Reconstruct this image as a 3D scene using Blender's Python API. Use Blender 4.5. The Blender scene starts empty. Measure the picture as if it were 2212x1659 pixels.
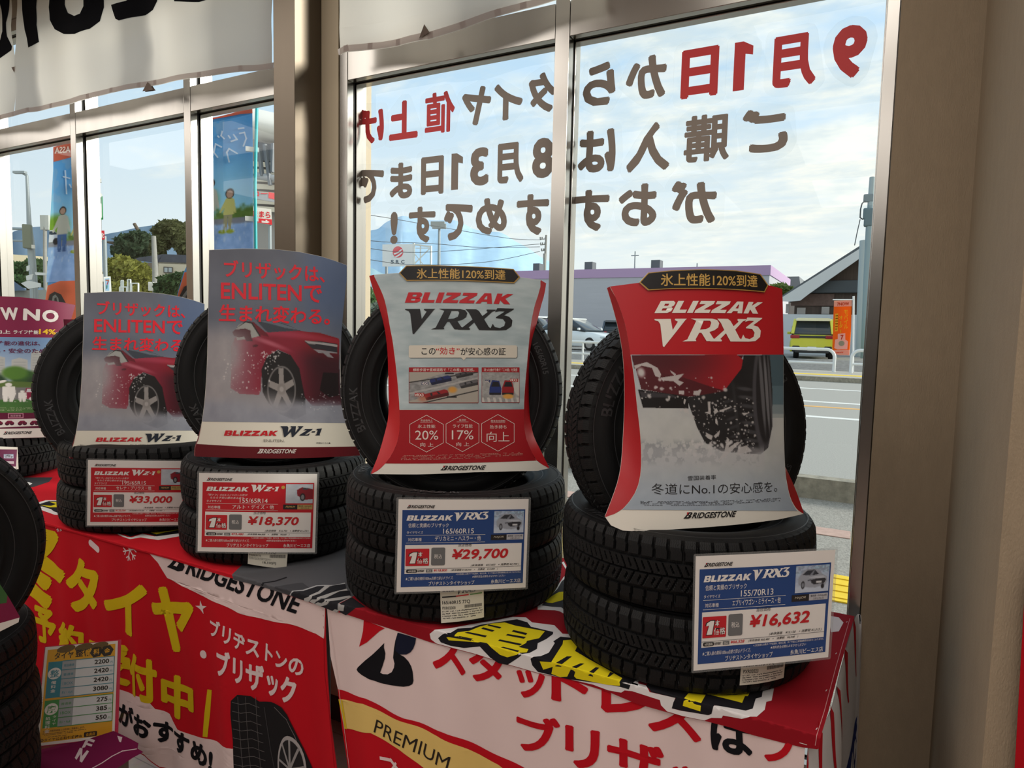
import bpy, bmesh, math, random
import numpy as np
from mathutils import Vector, Matrix
from mathutils.geometry import tessellate_polygon

scene = bpy.context.scene
COL = scene.collection

# ------------------------------------------------------------------ camera
W, H, F = 2212.0, 1659.0, 1450.0
YAW, PITCH, ROLL = math.radians(27.8825), math.radians(4.6675), math.radians(1.2831)
CAM = np.array([0.0, 0.0, 1.5])
_fwd = np.array([-math.sin(YAW) * math.cos(PITCH), math.cos(YAW) * math.cos(PITCH), -math.sin(PITCH)])
_rt = np.array([math.cos(YAW), math.sin(YAW), 0.0])
_up = np.cross(_rt, _fwd)
RIGHT = _rt * math.cos(ROLL) + _up * math.sin(ROLL)
UP = -_rt * math.sin(ROLL) + _up * math.cos(ROLL)
cam_data = bpy.data.cameras.new('camera')
cam_data.sensor_width = 36.0
cam_data.lens = F / W * 36.0
cam_data.clip_start = 0.02
cam_data.clip_end = 5000
cam = bpy.data.objects.new('camera', cam_data)
COL.objects.link(cam)
_m = Matrix(((RIGHT[0], UP[0], -_fwd[0], CAM[0]), (RIGHT[1], UP[1], -_fwd[1], CAM[1]),
   (RIGHT[2], UP[2], -_fwd[2], CAM[2]), (0, 0, 0, 1)))
cam.matrix_world = _m
scene.camera = cam

# ------------------------------------------------------------------ view
scene.view_settings.view_transform = 'Standard'
scene.view_settings.look = 'None'
scene.view_settings.gamma = 1.0
scene.view_settings.exposure = 0.0
scene.view_settings.use_curve_mapping = False
scene.cycles.max_bounces = 8
scene.cycles.transparent_max_bounces = 16
scene.cycles.caustics_reflective = False
scene.cycles.caustics_refractive = False
scene.cycles.sample_clamp_indirect = 6.0
scene.cycles.use_denoising = True


def lin(c):
 out = []
 for v in c[:3]:
  v = v / 255.0
  out.append(v / 12.92 if v <= 0.04045 else ((v + 0.055) / 1.055) ** 2.4)
 return tuple(out)


# ------------------------------------------------------------------ sky
SKY_STRENGTH = 1.38
world = bpy.data.worlds.new('sky')
scene.world = world
world.use_nodes = True
nt = world.node_tree
nt.nodes.clear()


def N(t, typ, **kw):
 n = t.nodes.new(typ)
 for k, v in kw.items():
  if k.startswith('i_'):
   key = k[2:]
   key = int(key) if key.isdigit() else key.replace('_', ' ')
   n.inputs[key].default_value = v
  else:
   setattr(n, k, v)
 return n


def ramp(t, stops, interp='LINEAR'):
 n = t.nodes.new('ShaderNodeValToRGB')
 n.color_ramp.interpolation = interp
 el = n.color_ramp.elements
 while len(el) < len(stops):
  el.new(0.5)
 for e, (p, c) in zip(el, stops):
  e.position = p
  e.color = (c[0], c[1], c[2], 1)
 return n


def build_sky():
 L = nt.links.new
 out = N(nt, 'ShaderNodeOutputWorld')
 bg = N(nt, 'ShaderNodeBackground', i_Strength=SKY_STRENGTH)
 tc = N(nt, 'ShaderNodeTexCoord')
 sep = N(nt, 'ShaderNodeSeparateXYZ')
 L(tc.outputs['Generated'], sep.inputs[0])
 # clear sky by elevation
 blue = ramp(nt, [(0.0, lin((222, 220, 208))), (0.1, lin((208, 220, 226))), (0.3, lin((182, 208, 228))), (1.0, lin((140, 178, 220)))])
 L(sep.outputs['Z'], blue.inputs[0])
 # clouds: project the direction on a flat layer
 zc = N(nt, 'ShaderNodeMath', operation='MAXIMUM', i_1=0.04)
 L(sep.outputs['Z'], zc.inputs[0])
 za = N(nt, 'ShaderNodeMath', operation='ADD', i_1=0.16)
 L(zc.outputs[0], za.inputs[0])
 dv = N(nt, 'ShaderNodeVectorMath', operation='DIVIDE')
 L(tc.outputs['Generated'], dv.inputs[0])
 cmb = N(nt, 'ShaderNodeCombineXYZ')
 for i in range(3):
  L(za.outputs[0], cmb.inputs[i])
 L(cmb.outputs[0], dv.inputs[1])
 mp = N(nt, 'ShaderNodeMapping')
 mp.inputs['Scale'].default_value = (1.0, 1.6, 0.4)
 L(dv.outputs[0], mp.inputs[0])
 no = N(nt, 'ShaderNodeTexNoise', i_Scale=2.6, i_Detail=7.0, i_Roughness=0.58, i_Distortion=0.35)
 L(mp.outputs[0], no.inputs['Vector'])
 # more cover towards +X (screen right)
 cov = N(nt, 'ShaderNodeMath', operation='MULTIPLY_ADD', i_1=0.30, i_2=0.09)
 L(sep.outputs['X'], cov.inputs[0])
 ad = N(nt, 'ShaderNodeMath', operation='ADD')
 L(no.outputs['Fac'], ad.inputs[0])
 L(cov.outputs[0], ad.inputs[1])
 cm = ramp(nt, [(0.40, (0, 0, 0)), (0.66, (1, 1, 1))])
 L(ad.outputs[0], cm.inputs[0])
 no2 = N(nt, 'ShaderNodeTexNoise', i_Scale=5.0, i_Detail=5.0, i_Roughness=0.6)
 L(mp.outputs[0], no2.inputs['Vector'])
 cc = ramp(nt, [(0.34, lin((200, 212, 216))), (0.52, lin((226, 230, 226))), (0.66, lin((244, 240, 228)))])
 L(no2.outputs['Fac'], cc.inputs[0])
 mix = N(nt, 'ShaderNodeMix', data_type='RGBA')
 L(cm.outputs[0], mix.inputs[0])
 L(blue.outputs[0], mix.inputs[6])
 L(cc.outputs[0], mix.inputs[7])
 # warm milky band near the horizon
 hz = ramp(nt, [(0.0, (0.75, 0.75, 0.75)), (0.16, (0.35, 0.35, 0.35)), (0.34, (0, 0, 0))])
 L(sep.outputs['Z'], hz.inputs[0])
 hc = ramp(nt, [(0.0, lin((214, 224, 228))), (0.45, lin((226, 228, 224))), (0.62, lin((252, 244, 226)))])
 hx = N(nt, 'ShaderNodeMath', operation='MULTIPLY_ADD', i_1=0.5, i_2=0.5)
 L(sep.outputs['X'], hx.inputs[0])
 L(hx.outputs[0], hc.inputs[0])
 mix2 = N(nt, 'ShaderNodeMix', data_type='RGBA')
 L(hz.outputs[0], mix2.inputs[0])
 L(mix.outputs[2], mix2.inputs[6])
 L(hc.outputs[0], mix2.inputs[7])
 L(mix2.outputs[2], bg.inputs['Color'])
 L(bg.outputs[0], out.inputs['Surface'])


build_sky()

# ------------------------------------------------------------------ hazy low sun, outside to the right
sun_data = bpy.data.lights.new('sun', 'SUN')
sun_data.energy = 4.5
sun_data.angle = math.radians(14)
sun_data.color = (1.0, 0.95, 0.86)
sun = bpy.data.objects.new('sun', sun_data)
COL.objects.link(sun)
sun.rotation_euler = Vector((0.797, 0.498, 0.36)).to_track_quat('Z', 'Y').to_euler()

# ------------------------------------------------------------------ rays of the photograph -> points of the place


def ray(px, py):
 a, b = (px - W / 2) / F, (H / 2 - py) / F
 return RIGHT * a + UP * b + _fwd


def onY(px, py, Y):
 d = ray(px, py)
 return CAM + d * ((Y - CAM[1]) / d[1])


def onX(px, py, X):
 d = ray(px, py)
 return CAM + d * ((X - CAM[0]) / d[0])


def onZ(px, py, Z):
 d = ray(px, py)
 return CAM + d * ((Z - CAM[2]) / d[2])


def atDepth(px, py, depth):
 """point at the given depth along the optical axis"""
 return CAM + ray(px, py) * depth


def atD(px, py, D):
 """point at horizontal distance D from the camera station"""
 d = ray(px, py)
 return CAM + d * (D / math.hypot(d[0], d[1]))


# ------------------------------------------------------------------ materials
MATS = {}


def new_mat(name):
 m = bpy.data.materials.new(name)
 m.use_nodes = True
 m.node_tree.nodes.clear()
 return m, m.node_tree


def pbr(name, rgb, rough=0.6, metal=0.0, noise=0.0, nscale=20.0, bump=0.0, bscale=200.0, spec=0.5, coat=0.0,
  trans=0.0, stretch=None, emit=None):
 """plain Principled with optional mottled colour and fine bump; rgb is 0..255 sRGB"""
 if name in MATS:
  return MATS[name]
 m, t = new_mat(name)
 L = t.links.new
 out = N(t, 'ShaderNodeOutputMaterial')
 p = N(t, 'ShaderNodeBsdfPrincipled')
 c = lin(rgb)
 p.inputs['Base Color'].default_value = (*c, 1)
 p.inputs['Roughness'].default_value = rough
 p.inputs['Metallic'].default_value = metal
 p.inputs['Specular IOR Level'].default_value = spec
 p.inputs['Coat Weight'].default_value = coat
 p.inputs['Coat Roughness'].default_value = 0.12
 tc = None
 if noise or bump:
  tc = N(t, 'ShaderNodeTexCoord')
  mp = N(t, 'ShaderNodeMapping')
  if stretch:
   mp.inputs['Scale'].default_value = stretch
  L(tc.outputs['Object'], mp.inputs[0])
 if noise:
  no = N(t, 'ShaderNodeTexNoise', i_Scale=nscale, i_Detail=5.0, i_Roughness=0.6)
  L(mp.outputs[0], no.inputs['Vector'])
  lo = tuple(max(0, x * (1 - noise)) for x in c)
  hi = tuple(min(1, x * (1 + noise)) for x in c)
  r = ramp(t, [(0.3, lo), (0.7, hi)])
  L(no.outputs['Fac'], r.inputs[0])
  L(r.outputs[0], p.inputs['Base Color'])
 if bump:
  no = N(t, 'ShaderNodeTexNoise', i_Scale=bscale, i_Detail=3.0)
  L(mp.outputs[0], no.inputs['Vector'])
  b = N(t, 'ShaderNodeBump', i_Strength=bump, i_Distance=0.002)
  L(no.outputs['Fac'], b.inputs['Height'])
  L(b.outputs[0], p.inputs['Normal'])
 if emit:
  p.inputs['Emission Color'].default_value = (*c, 1)
  p.inputs['Emission Strength'].default_value = emit
 if trans:
  tr = N(t, 'ShaderNodeBsdfTranslucent')
  tr.inputs['Color'].default_value = (*c, 1)
  mx = N(t, 'ShaderNodeMixShader', i_0=trans)
  L(p.outputs[0], mx.inputs[1])
  L(tr.outputs[0], mx.inputs[2])
  L(mx.outputs[0], out.inputs['Surface'])
 else:
  L(p.outputs[0], out.inputs['Surface'])
 MATS[name] = m
 return m


def print_mat(name, rough=0.5, spec=0.4, coat=0.0, trans=0.0, weave=0.0, wscale=900.0):
 """surface printed in flat inks: the ink is the mesh attribute «ink»"""
 if name in MATS:
  return MATS[name]
 m, t = new_mat(name)
 L = t.links.new
 out = N(t, 'ShaderNodeOutputMaterial')
 p = N(t, 'ShaderNodeBsdfPrincipled')
 p.inputs['Roughness'].default_value = rough
 p.inputs['Specular IOR Level'].default_value = spec
 p.inputs['Coat Weight'].default_value = coat
 p.inputs['Coat Roughness'].default_value = 0.08
 at = N(t, 'ShaderNodeAttribute', attribute_name='ink')
 L(at.outputs['Color'], p.inputs['Base Color'])
 if weave:
  tc = N(t, 'ShaderNodeTexCoord')
  no = N(t, 'ShaderNodeTexNoise', i_Scale=wscale, i_Detail=2.0)
  L(tc.outputs['Object'], no.inputs['Vector'])
  b = N(t, 'ShaderNodeBump', i_Strength=weave, i_Distance=0.001)
  L(no.outputs['Fac'], b.inputs['Height'])
  L(b.outputs[0], p.inputs['Normal'])
 if trans:
  tr = N(t, 'ShaderNodeBsdfTranslucent')
  L(at.outputs['Color'], tr.inputs['Color'])
  mx = N(t, 'ShaderNodeMixShader', i_0=trans)
  L(p.outputs[0], mx.inputs[1])
  L(tr.outputs[0], mx.inputs[2])
  L(mx.outputs[0], out.inputs['Surface'])
 else:
  L(p.outputs[0], out.inputs['Surface'])
 MATS[name] = m
 return m


# ------------------------------------------------------------------ objects
def tag(o, label=None, cat=None, group=None, kind=None):
 if label:
  o['label'] = label
 if cat:
  o['category'] = cat
 if group:
  o['group'] = group
 if kind:
  o['kind'] = kind
 return o


def empty(name, loc=(0, 0, 0), rz=0.0, parent=None):
 o = bpy.data.objects.new(name, None)
 COL.objects.link(o)
 o.location = loc
 o.rotation_euler = (0, 0, rz)
 o.empty_display_size = 0.05
 if parent is not None:
  o.parent = parent
 return o


class MB:
 """mesh builder"""

 def __init__(s):
  s.v, s.f, s.m, s.ink = [], [], [], []
  s.sm = []

 def add(s, vs, fs, mi=0, ink=None, smooth=False):
  b = len(s.v)
  s.v.extend([tuple(map(float, q)) for q in vs])
  for f in fs:
   s.f.append(tuple(b + i for i in f))
   s.m.append(mi)
   s.ink.append(ink)
   s.sm.append(smooth)
  return s

 def box(s, c, size, rz=0.0, mi=0, ink=None, rot=None, bevel=0.0):
  hx, hy, hz = size[0] / 2, size[1] / 2, size[2] / 2
  if bevel > 0:
   bm = bmesh.new()
   bmesh.ops.create_cube(bm, size=1.0)
   bmesh.ops.scale(bm, vec=size, verts=bm.verts)
   bmesh.ops.bevel(bm, geom=bm.edges[:], offset=bevel, segments=2, affect='EDGES', profile=0.5)
   bm.verts.index_update()
   vs = [v.co.copy() for v in bm.verts]
   fs = [tuple(v.index for v in f.verts) for f in bm.faces]
   bm.free()
  else:
   vs = [Vector((x, y, z)) for x in (-hx, hx) for y in (-hy, hy) for z in (-hz, hz)]
   fs = [(0, 1, 3, 2), (4, 6, 7, 5), (0, 4, 5, 1), (2, 3, 7, 6), (0, 2, 6, 4), (1, 5, 7, 3)]
  R = rot if rot is not None else Matrix.Rotation(rz, 3, 'Z')
  cc = Vector(c)
  return s.add([cc + R @ v for v in vs], fs, mi, ink)

 def bar(s, a, b, w, d, mi=0, ink=None):
  """square bar between two points"""
  a, b = Vector(a), Vector(b)
  z = (b - a).normalized()
  x = z.orthogonal().normalized() if abs(z.z) < 0.99 else Vector((1, 0, 0))
  if abs(z.z) < 0.99:
   x = Vector((0, 0, 1)).cross(z).normalized()
  y = z.cross(x)
  vs = []
  for p in (a, b):
   for sx, sy in ((-1, -1), (1, -1), (1, 1), (-1, 1)):
    vs.append(p + x * (sx * w / 2) + y * (sy * d / 2))
  fs = [(3, 2, 1, 0), (4, 5, 6, 7)] + [(i, (i + 1) % 4, 4 + (i + 1) % 4, 4 + i) for i in range(4)]
  return s.add(vs, fs, mi, ink)

 def tube(s, pts, r, n=10, mi=0, ink=None, caps=True, smooth=True):
  pts = [Vector(p) for p in pts]
  rs = r if isinstance(r, (list, tuple)) else [r] * len(pts)
  vs, fs = [], []
  px = None
  for i, p in enumerate(pts):
   t = (pts[min(i + 1, len(pts) - 1)] - pts[max(i - 1, 0)]).normalized()
   if px is None:
    px = t.orthogonal().normalized()
   px = (px - t * px.dot(t)).normalized()
   py = t.cross(px)
   for k in range(n):
    a = 2 * math.pi * k / n
    vs.append(p + px * (math.cos(a) * rs[i]) + py * (math.sin(a) * rs[i]))
  for i in range(len(pts) - 1):
   for k in range(n):
    fs.append((i * n + k, i * n + (k + 1) % n, (i + 1) * n + (k + 1) % n, (i + 1) * n + k))
  s.add(vs, fs, mi, ink, smooth)
  if caps:
   s.add(vs[:n], [tuple(range(n))[::-1]], mi, ink)
   s.add(vs[-n:], [tuple(range(n))], mi, ink)
  return s

 def prism(s, poly, fn, d0, d1, mi=0, ink=None):
  """outline in (a,b) extruded from depth d0 to d1; fn(a,b,d) -> point"""
  n = len(poly)
  vs = [fn(a, b, d0) for a, b in poly] + [fn(a, b, d1) for a, b in poly]
  tri = tessellate_polygon([[Vector((a, b, 0)) for a, b in poly]])
  fs = [t for t in tri] + [tuple(n + i for i in reversed(t)) for t in tri]
  fs += [(i, n + i, n + (i + 1) % n, (i + 1) % n) for i in range(n)]
  return s.add(vs, fs, mi, ink)

 def lathe(s, prof, n=24, c=(0, 0, 0), mi=0, ink=None, smooth=True):
  """profile of (radius, z) turned about z"""
  vs, fs = [], []
  for r, z in prof:
   for k in range(n):
    a = 2 * math.pi * k / n
    vs.append((c[0] + r * math.cos(a), c[1] + r * math.sin(a), c[2] + z))
  for i in range(len(prof) - 1):
   for k in range(n):
    fs.append((i * n + k, i * n + (k + 1) % n, (i + 1) * n + (k + 1) % n, (i + 1) * n + k))
  return s.add(vs, fs, mi, ink, smooth)

 def grid(s, P, mi=0, ink=None, smooth=True, close_u=False):
  """P[i][j] points"""
  nu, nv = len(P), len(P[0])
  vs = [q for row in P for q in row]
  fs = []
  for i in range(nu if close_u else nu - 1):
   for j in range(nv - 1):
    a, b = i * nv + j, ((i + 1) % nu) * nv + j
    fs.append((a, b, b + 1, a + 1))
  return s.add(vs, fs, mi, ink, smooth)

 def build(s, name, mats, parent=None, loc=None, local=None):
  """one mesh object; with a parent whose world matrix is known, points are taken as world points and moved into its space
        unless local=True"""
  me = bpy.data.meshes.new(name)
  vs = s.v
  if parent is not None and not local:
   inv = world_of(parent).inverted()
   vs = [inv @ Vector(q) for q in s.v]
  elif loc is not None:
   l = Vector(loc)
   vs = [Vector(q) - l for q in s.v]
  me.from_pydata(vs, [], s.f)
  if not isinstance(mats, (list, tuple)):
   mats = [mats]
  for m in mats:
   me.materials.append(m)
  me.polygons.foreach_set('material_index', s.m)
  me.polygons.foreach_set('use_smooth', s.sm)
  if any(k is not None for k in s.ink):
   at = me.color_attributes.new('ink', 'FLOAT_COLOR', 'CORNER')
   n = len(me.loops)
   buf = np.ones((n, 4), dtype=np.float32)
   k = 0
   for f, c in zip(s.f, s.ink):
    ln = len(f)
    if c is not None:
     c = np.asarray(c, dtype=np.float32)
     if c.ndim == 2:
      buf[k:k + ln, :3] = c
     else:
      buf[k:k + ln, :3] = c
    k += ln
   at.data.foreach_set('color', buf.ravel())
  me.validate()
  me.update()
  o = bpy.data.objects.new(name, me)
  COL.objects.link(o)
  if loc is not None and parent is None:
   o.location = loc
  if parent is not None:
   o.parent = parent
  return o


def world_of(o):
 m = Matrix.LocRotScale(o.location, o.rotation_euler, o.scale)
 if o.parent is not None:
  m = world_of(o.parent) @ m
 return m


def copy_thing(o, parent=None):
 c = o.copy()
 COL.objects.link(c)
 if parent is not None:
  c.parent = parent
 for ch in list(o.children):
  copy_thing(ch, c)
 return c


def structure(o, label=None):
 o['kind'] = 'structure'
 if label:
  o['label'] = label
 return o


# ------------------------------------------------------------------ lettering
GLYPH = {}


def glyph_mesh(s, bold=0.0, res=3):
 key = (s, round(bold, 4), res)
 if key in GLYPH:
  return GLYPH[key]
 c = bpy.data.curves.new('lettering', 'FONT')
 c.body = s
 c.offset = bold
 c.resolution_u = res
 c.fill_mode = 'FRONT'
 o = bpy.data.objects.new('lettering', c)
 COL.objects.link(o)
 dg = bpy.context.evaluated_depsgraph_get()
 e = o.evaluated_get(dg)
 me = e.to_mesh()
 vs = np.array([v.co[:2] for v in me.vertices]).reshape(-1, 2)
 fs = []
 for p in me.polygons:
  q = list(p.vertices)
  a = sum(vs[q[i]][0] * vs[q[(i + 1) % len(q)]][1] - vs[q[(i + 1) % len(q)]][0] * vs[q[i]][1] for i in range(len(q)))
  if abs(a) > 1e-9:
   fs.append(q if a > 0 else q[::-1])
 e.to_mesh_clear()
 bpy.data.objects.remove(o)
 bpy.data.curves.remove(c)
 if len(vs):
  lo, hi = vs.min(0), vs.max(0)
 else:
  lo, hi = np.zeros(2), np.ones(2)
 GLYPH[key] = (vs, fs, lo, hi)
 return GLYPH[key]


class Surf:
 """a printed sheet: plane O + u U + v V, with an optional bulge along its normal; px() carries a pixel of the photograph to (u, v)"""

 def __init__(s, O, U, V, bulge=None):
  s.O = np.array(O, float)
  s.U = np.array(U, float) / np.linalg.norm(U)
  s.V = np.array(V, float) / np.linalg.norm(V)
  s.Nn = np.cross(s.U, s.V)
  s.b = bulge or (lambda u, v: 0.0)

 def px(s, x, y):
  d = ray(x, y)
  h = 0.0
  for _ in range(12):
   t = ((s.O + s.Nn * h - CAM) @ s.Nn) / (d @ s.Nn)
   q = CAM + d * t - s.O
   u, v = q @ s.U, q @ s.V
   h2 = s.b(u, v)
   if abs(h2 - h) < 1e-6:
    break
   h = h2
  return np.array([u, v])

 def p(s, u, v, h=0.0):
  return s.O + s.U * u + s.V * v + s.Nn * (s.b(u, v) + h)


STEP = 0.00035


class Art:
 """flat inks laid on a Surf, layer over layer, all in one mesh"""

 def __init__(s, surf, mb, seg=0.02, mirror=False, mi=0):
  s.s, s.mb, s.seg, s.mi = surf, mb, seg, mi
  s.k = getattr(surf, 'ink_step', 1.0)
  s.layer = 1

 def up(s, n=1):
  s.layer += n
  return s

 def tri(s, pts, fs, ink, layer=None):
  h = STEP * s.k * (s.layer if layer is None else layer)
  c = lin(ink)
  P = [np.asarray(q, float) for q in pts]
  seg2 = s.seg ** 2
  cache = {}

  def mid(a, b):
   k = (a, b) if a < b else (b, a)
   if k not in cache:
    cache[k] = len(P)
    P.append((P[a] + P[b]) / 2)
   return cache[k]
  st = []
  for f in fs:
   for i in range(1, len(f) - 1):
    st.append((f[0], f[i], f[i + 1]))
  cv = getattr(s.s, 'fold_v', None)
  if cv is not None:
   cut = []
   for t in st:
    up, dn = [], []
    for i in range(3):
     a, b = t[i], t[(i + 1) % 3]
     da, db = P[a][1] - cv, P[b][1] - cv
     if da >= 0:
      up.append(a)
     if da <= 0:
      dn.append(a)
     if da * db < 0:
      P.append(P[a] + (P[b] - P[a]) * (da / (da - db)))
      P[-1][1] = cv
      up.append(len(P) - 1)
      dn.append(len(P) - 1)
    for q in (up, dn):
     for i in range(1, len(q) - 1):
      cut.append((q[0], q[i], q[i + 1]))
   st = cut
  cv = getattr(s.s, 'clip_v', None)           # nothing is printed above the table edge
  if cv is not None:
   cut = []
   for t in st:
    dn = []
    for i in range(3):
     a, b = t[i], t[(i + 1) % 3]
     da, db = P[a][1] - cv, P[b][1] - cv
     if da <= 0:
      dn.append(a)
     if da * db < 0:
      q = P[a] + (P[b] - P[a]) * (da / (da - db))
      q[1] = cv
      P.append(q)
      dn.append(len(P) - 1)
    for i in range(1, len(dn) - 1):
     cut.append((dn[0], dn[i], dn[i + 1]))
   st = cut
  done = []
  while st:
   a, b, d = st.pop()
   e = [((P[a] - P[b]) ** 2).sum(), ((P[b] - P[d]) ** 2).sum(), ((P[d] - P[a]) ** 2).sum()]
   k = int(np.argmax(e))
   if e[k] <= seg2:
    done.append((a, b, d))
    continue
   if k == 0:
    m = mid(a, b)
    st += [(a, m, d), (m, b, d)]
   elif k == 1:
    m = mid(b, d)
    st += [(a, b, m), (a, m, d)]
   else:
    m = mid(d, a)
    st += [(a, b, m), (m, b, d)]
  s.mb.add([s.s.p(q[0], q[1], h) for q in P], done, s.mi, c, True)
  return s

 def poly(s, uv, ink, holes=(), layer=None):
  loops = [[Vector((q[0], q[1], 0)) for q in uv]] + [[Vector((q[0], q[1], 0)) for q in h] for h in holes]
  flat = [q for l in loops for q in l]
  fs = []
  for t in tessellate_polygon(loops):
   a, b, d = (flat[i] for i in t)
   ar = (b.x - a.x) * (d.y - a.y) - (b.y - a.y) * (d.x - a.x)
   if abs(ar) < 1e-12:
    continue
   fs.append(t if ar > 0 else (t[0], t[2], t[1]))
  return s.tri([(q.x, q.y) for q in flat], fs, ink, layer)

 def pp(s, pts, ink, holes=(), layer=None):
  """polygon whose corners are read off the photograph"""
  return s.poly([s.s.px(*q) for q in pts], ink, [[s.s.px(*q) for q in h] for h in holes], layer)

 def frame(s, a, b, c):
  """affine frame from three photograph points: bottom left, bottom right, top left of a box"""
  A, B, C = s.s.px(*a), s.s.px(*b), s.s.px(*c)
  return lambda x, y: A + (B - A) * x + (C - A) * y

 def text(s, t, a, b, c, ink, bold=0.0, layer=None, uv=False, ref=None):
  """lettering whose own box fills the box a (bottom left), b (bottom right), c (top left)"""
  if bold > 0.02 and ref is None:             # heavy weight: light letters overlaid round a small ring, each a hair above the last
   if not uv:
    a, b, c = s.s.px(*a), s.s.px(*b), s.s.px(*c)
   a, b, c = np.array(a, float), np.array(b, float), np.array(c, float)
   _, _, lo, hi = glyph_mesh(t, 0.004)
   r = bold * 0.85
   ex, ey = (b - a) / (hi - lo + 2 * r)[0], (c - a) / (hi - lo + 2 * r)[1]
   a2, b2, c2 = a + (ex + ey) * r, b - ex * r + ey * r, c + ex * r - ey * r
   base = s.layer if layer is None else layer
   for k in range(9):
    d = (ex * math.cos(k * math.pi / 4 + .39) + ey * math.sin(k * math.pi / 4 + .39)) * r * (k < 8)
    s.text(t, a2 + d, b2 + d, c2 + d, ink, 0.004, base + k * .08, True)
   return s
  vs, fs, lo, hi = glyph_mesh(t, bold)
  if not len(vs):
   return s
  if ref is not None:                         # an outline: keep the box of the plain letters
   _, _, lo, hi = glyph_mesh(t, ref)
  if uv:
   A, B, C = np.array(a, float), np.array(b, float), np.array(c, float)
  else:
   A, B, C = s.s.px(*a), s.s.px(*b), s.s.px(*c)
  q = (vs - lo) / np.maximum(hi - lo, 1e-9)
  P = A + q[:, :1] * (B - A) + q[:, 1:] * (C - A)
  det = (B - A)[0] * (C - A)[1] - (B - A)[1] * (C - A)[0]
  if det < 0:
   fs = [f[::-1] for f in fs]
  return s.tri(P, fs, ink, layer)

 def shapes(s, polys, fr, ink, layer=None):
  """polygons given in a unit frame; each may be (outline, [holes])"""
  for q in polys:
   if isinstance(q, tuple):
    s.poly([fr(*k) for k in q[0]], ink, [[fr(*k) for k in h] for h in q[1]], layer)
   else:
    s.poly([fr(*k) for k in q], ink, (), layer)
  return s

 def line(s, pts, w, ink, layer=None, uv=False, closed=False):
  """stroke of width w (metres) along photograph points"""
  Q = [np.asarray(q, float) if uv else s.s.px(*q) for q in pts]
  if closed:
   Q = Q + [Q[0]]
  for a, b in zip(Q[:-1], Q[1:]):
   d = b - a
   L = np.linalg.norm(d)
   if L < 1e-9:
    continue
   d = d / L
   n = np.array([-d[1], d[0]]) * w / 2
   e = d * w / 2 * (1 if closed or len(Q) > 2 else 0)
   s.poly([a - e - n, b + e - n, b + e + n, a - e + n], ink, (), layer)
  return s

 def disc(s, c, r, ink, n=24, layer=None, ry=None, uv=False):
  C = np.asarray(c, float) if uv else s.s.px(*c)
  ry = ry or r
  s.poly([C + np.array([r * math.cos(2 * math.pi * k / n), ry * math.sin(2 * math.pi * k / n)]) for k in range(n)], ink, (), layer)
  return s

 def raster(s, fr, fn, nx, ny, layer=None, clip=None):
  """printed photograph: fn(x, y) -> rgb 0..255 on a fine grid over frame fr"""
  h = STEP * s.k * (s.layer if layer is None else layer)
  vs, fs, inks = [], [], []
  for j in range(ny + 1):
   for i in range(nx + 1):
    q = fr(i / nx, j / ny)
    vs.append(s.s.p(q[0], q[1], h))
  X, Y = np.meshgrid((np.arange(2 * nx) + 0.5) / nx / 2, (np.arange(2 * ny) + 0.5) / ny / 2)
  C = np.clip(np.asarray(fn(X, Y)), 0, 255) / 255.0
  C = np.where(C <= 0.04045, C / 12.92, ((C + 0.055) / 1.055) ** 2.4)
  C = C.reshape(ny, 2, nx, 2, 3).mean((1, 3))
  b = len(s.mb.v)
  s.mb.v.extend([tuple(map(float, q)) for q in vs])
  for j in range(ny):
   for i in range(nx):
    a = b + j * (nx + 1) + i
    s.mb.f.append((a, a + 1, a + nx + 2, a + nx + 1))
    s.mb.m.append(s.mi)
    s.mb.ink.append(C[j, i])
    s.mb.sm.append(True)
  return s

 def micro(s, a, b, c, ink, rows=2, seed=1, fill=0.8, layer=None):
  """rows of type too small to read in the photograph: broken fine strokes"""
  fr = s.frame(a, b, c)
  r = random.Random(seed)
  hrow = 1.0 / rows
  for k in range(rows):
   y0 = 1 - (k + 0.72) * hrow
   y1 = 1 - (k + 0.32) * hrow
   x = 0.0
   end = 1.0 if k < rows - 1 else 0.55 + 0.4 * r.random()
   while x < end:
    w = 0.006 + 0.012 * r.random()
    if r.random() < fill:
     j = 0.2 * (r.random() - 0.5) * hrow
     s.poly([fr(x, y0 + j), fr(min(x + w, end), y0 + j), fr(min(x + w, end), y1 + j), fr(x, y1 + j)], ink, (), layer)
    x += w + 0.004
  return s


def catmull(pts, n=6, closed=False):
 """smooth curve through points"""
 P = [np.asarray(p, float) for p in pts]
 out = []
 m = len(P)
 rng = range(m if closed else m - 1)
 for i in rng:
  p0 = P[(i - 1) % m] if closed or i > 0 else P[i]
  p1, p2 = P[i], P[(i + 1) % m]
  p3 = P[(i + 2) % m] if closed or i + 2 < m else p2
  for k in range(n):
   t = k / n
   out.append(0.5 * ((2 * p1) + (p2 - p0) * t + (2 * p0 - 5 * p1 + 4 * p2 - p3) * t * t + (3 * p1 - 3 * p2 + p3 - p0) * t ** 3))
 if not closed:
  out.append(P[-1])
 return [tuple(q) for q in out]
# ------------------------------------------------------------------ the room
YF, YG = 1.88, 1.962          # inner face of the window frames, glass
CEIL = 3.1
XL, XR, YB = -7.5, 3.2, -6.0
ZSILL = 0.30

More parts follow.
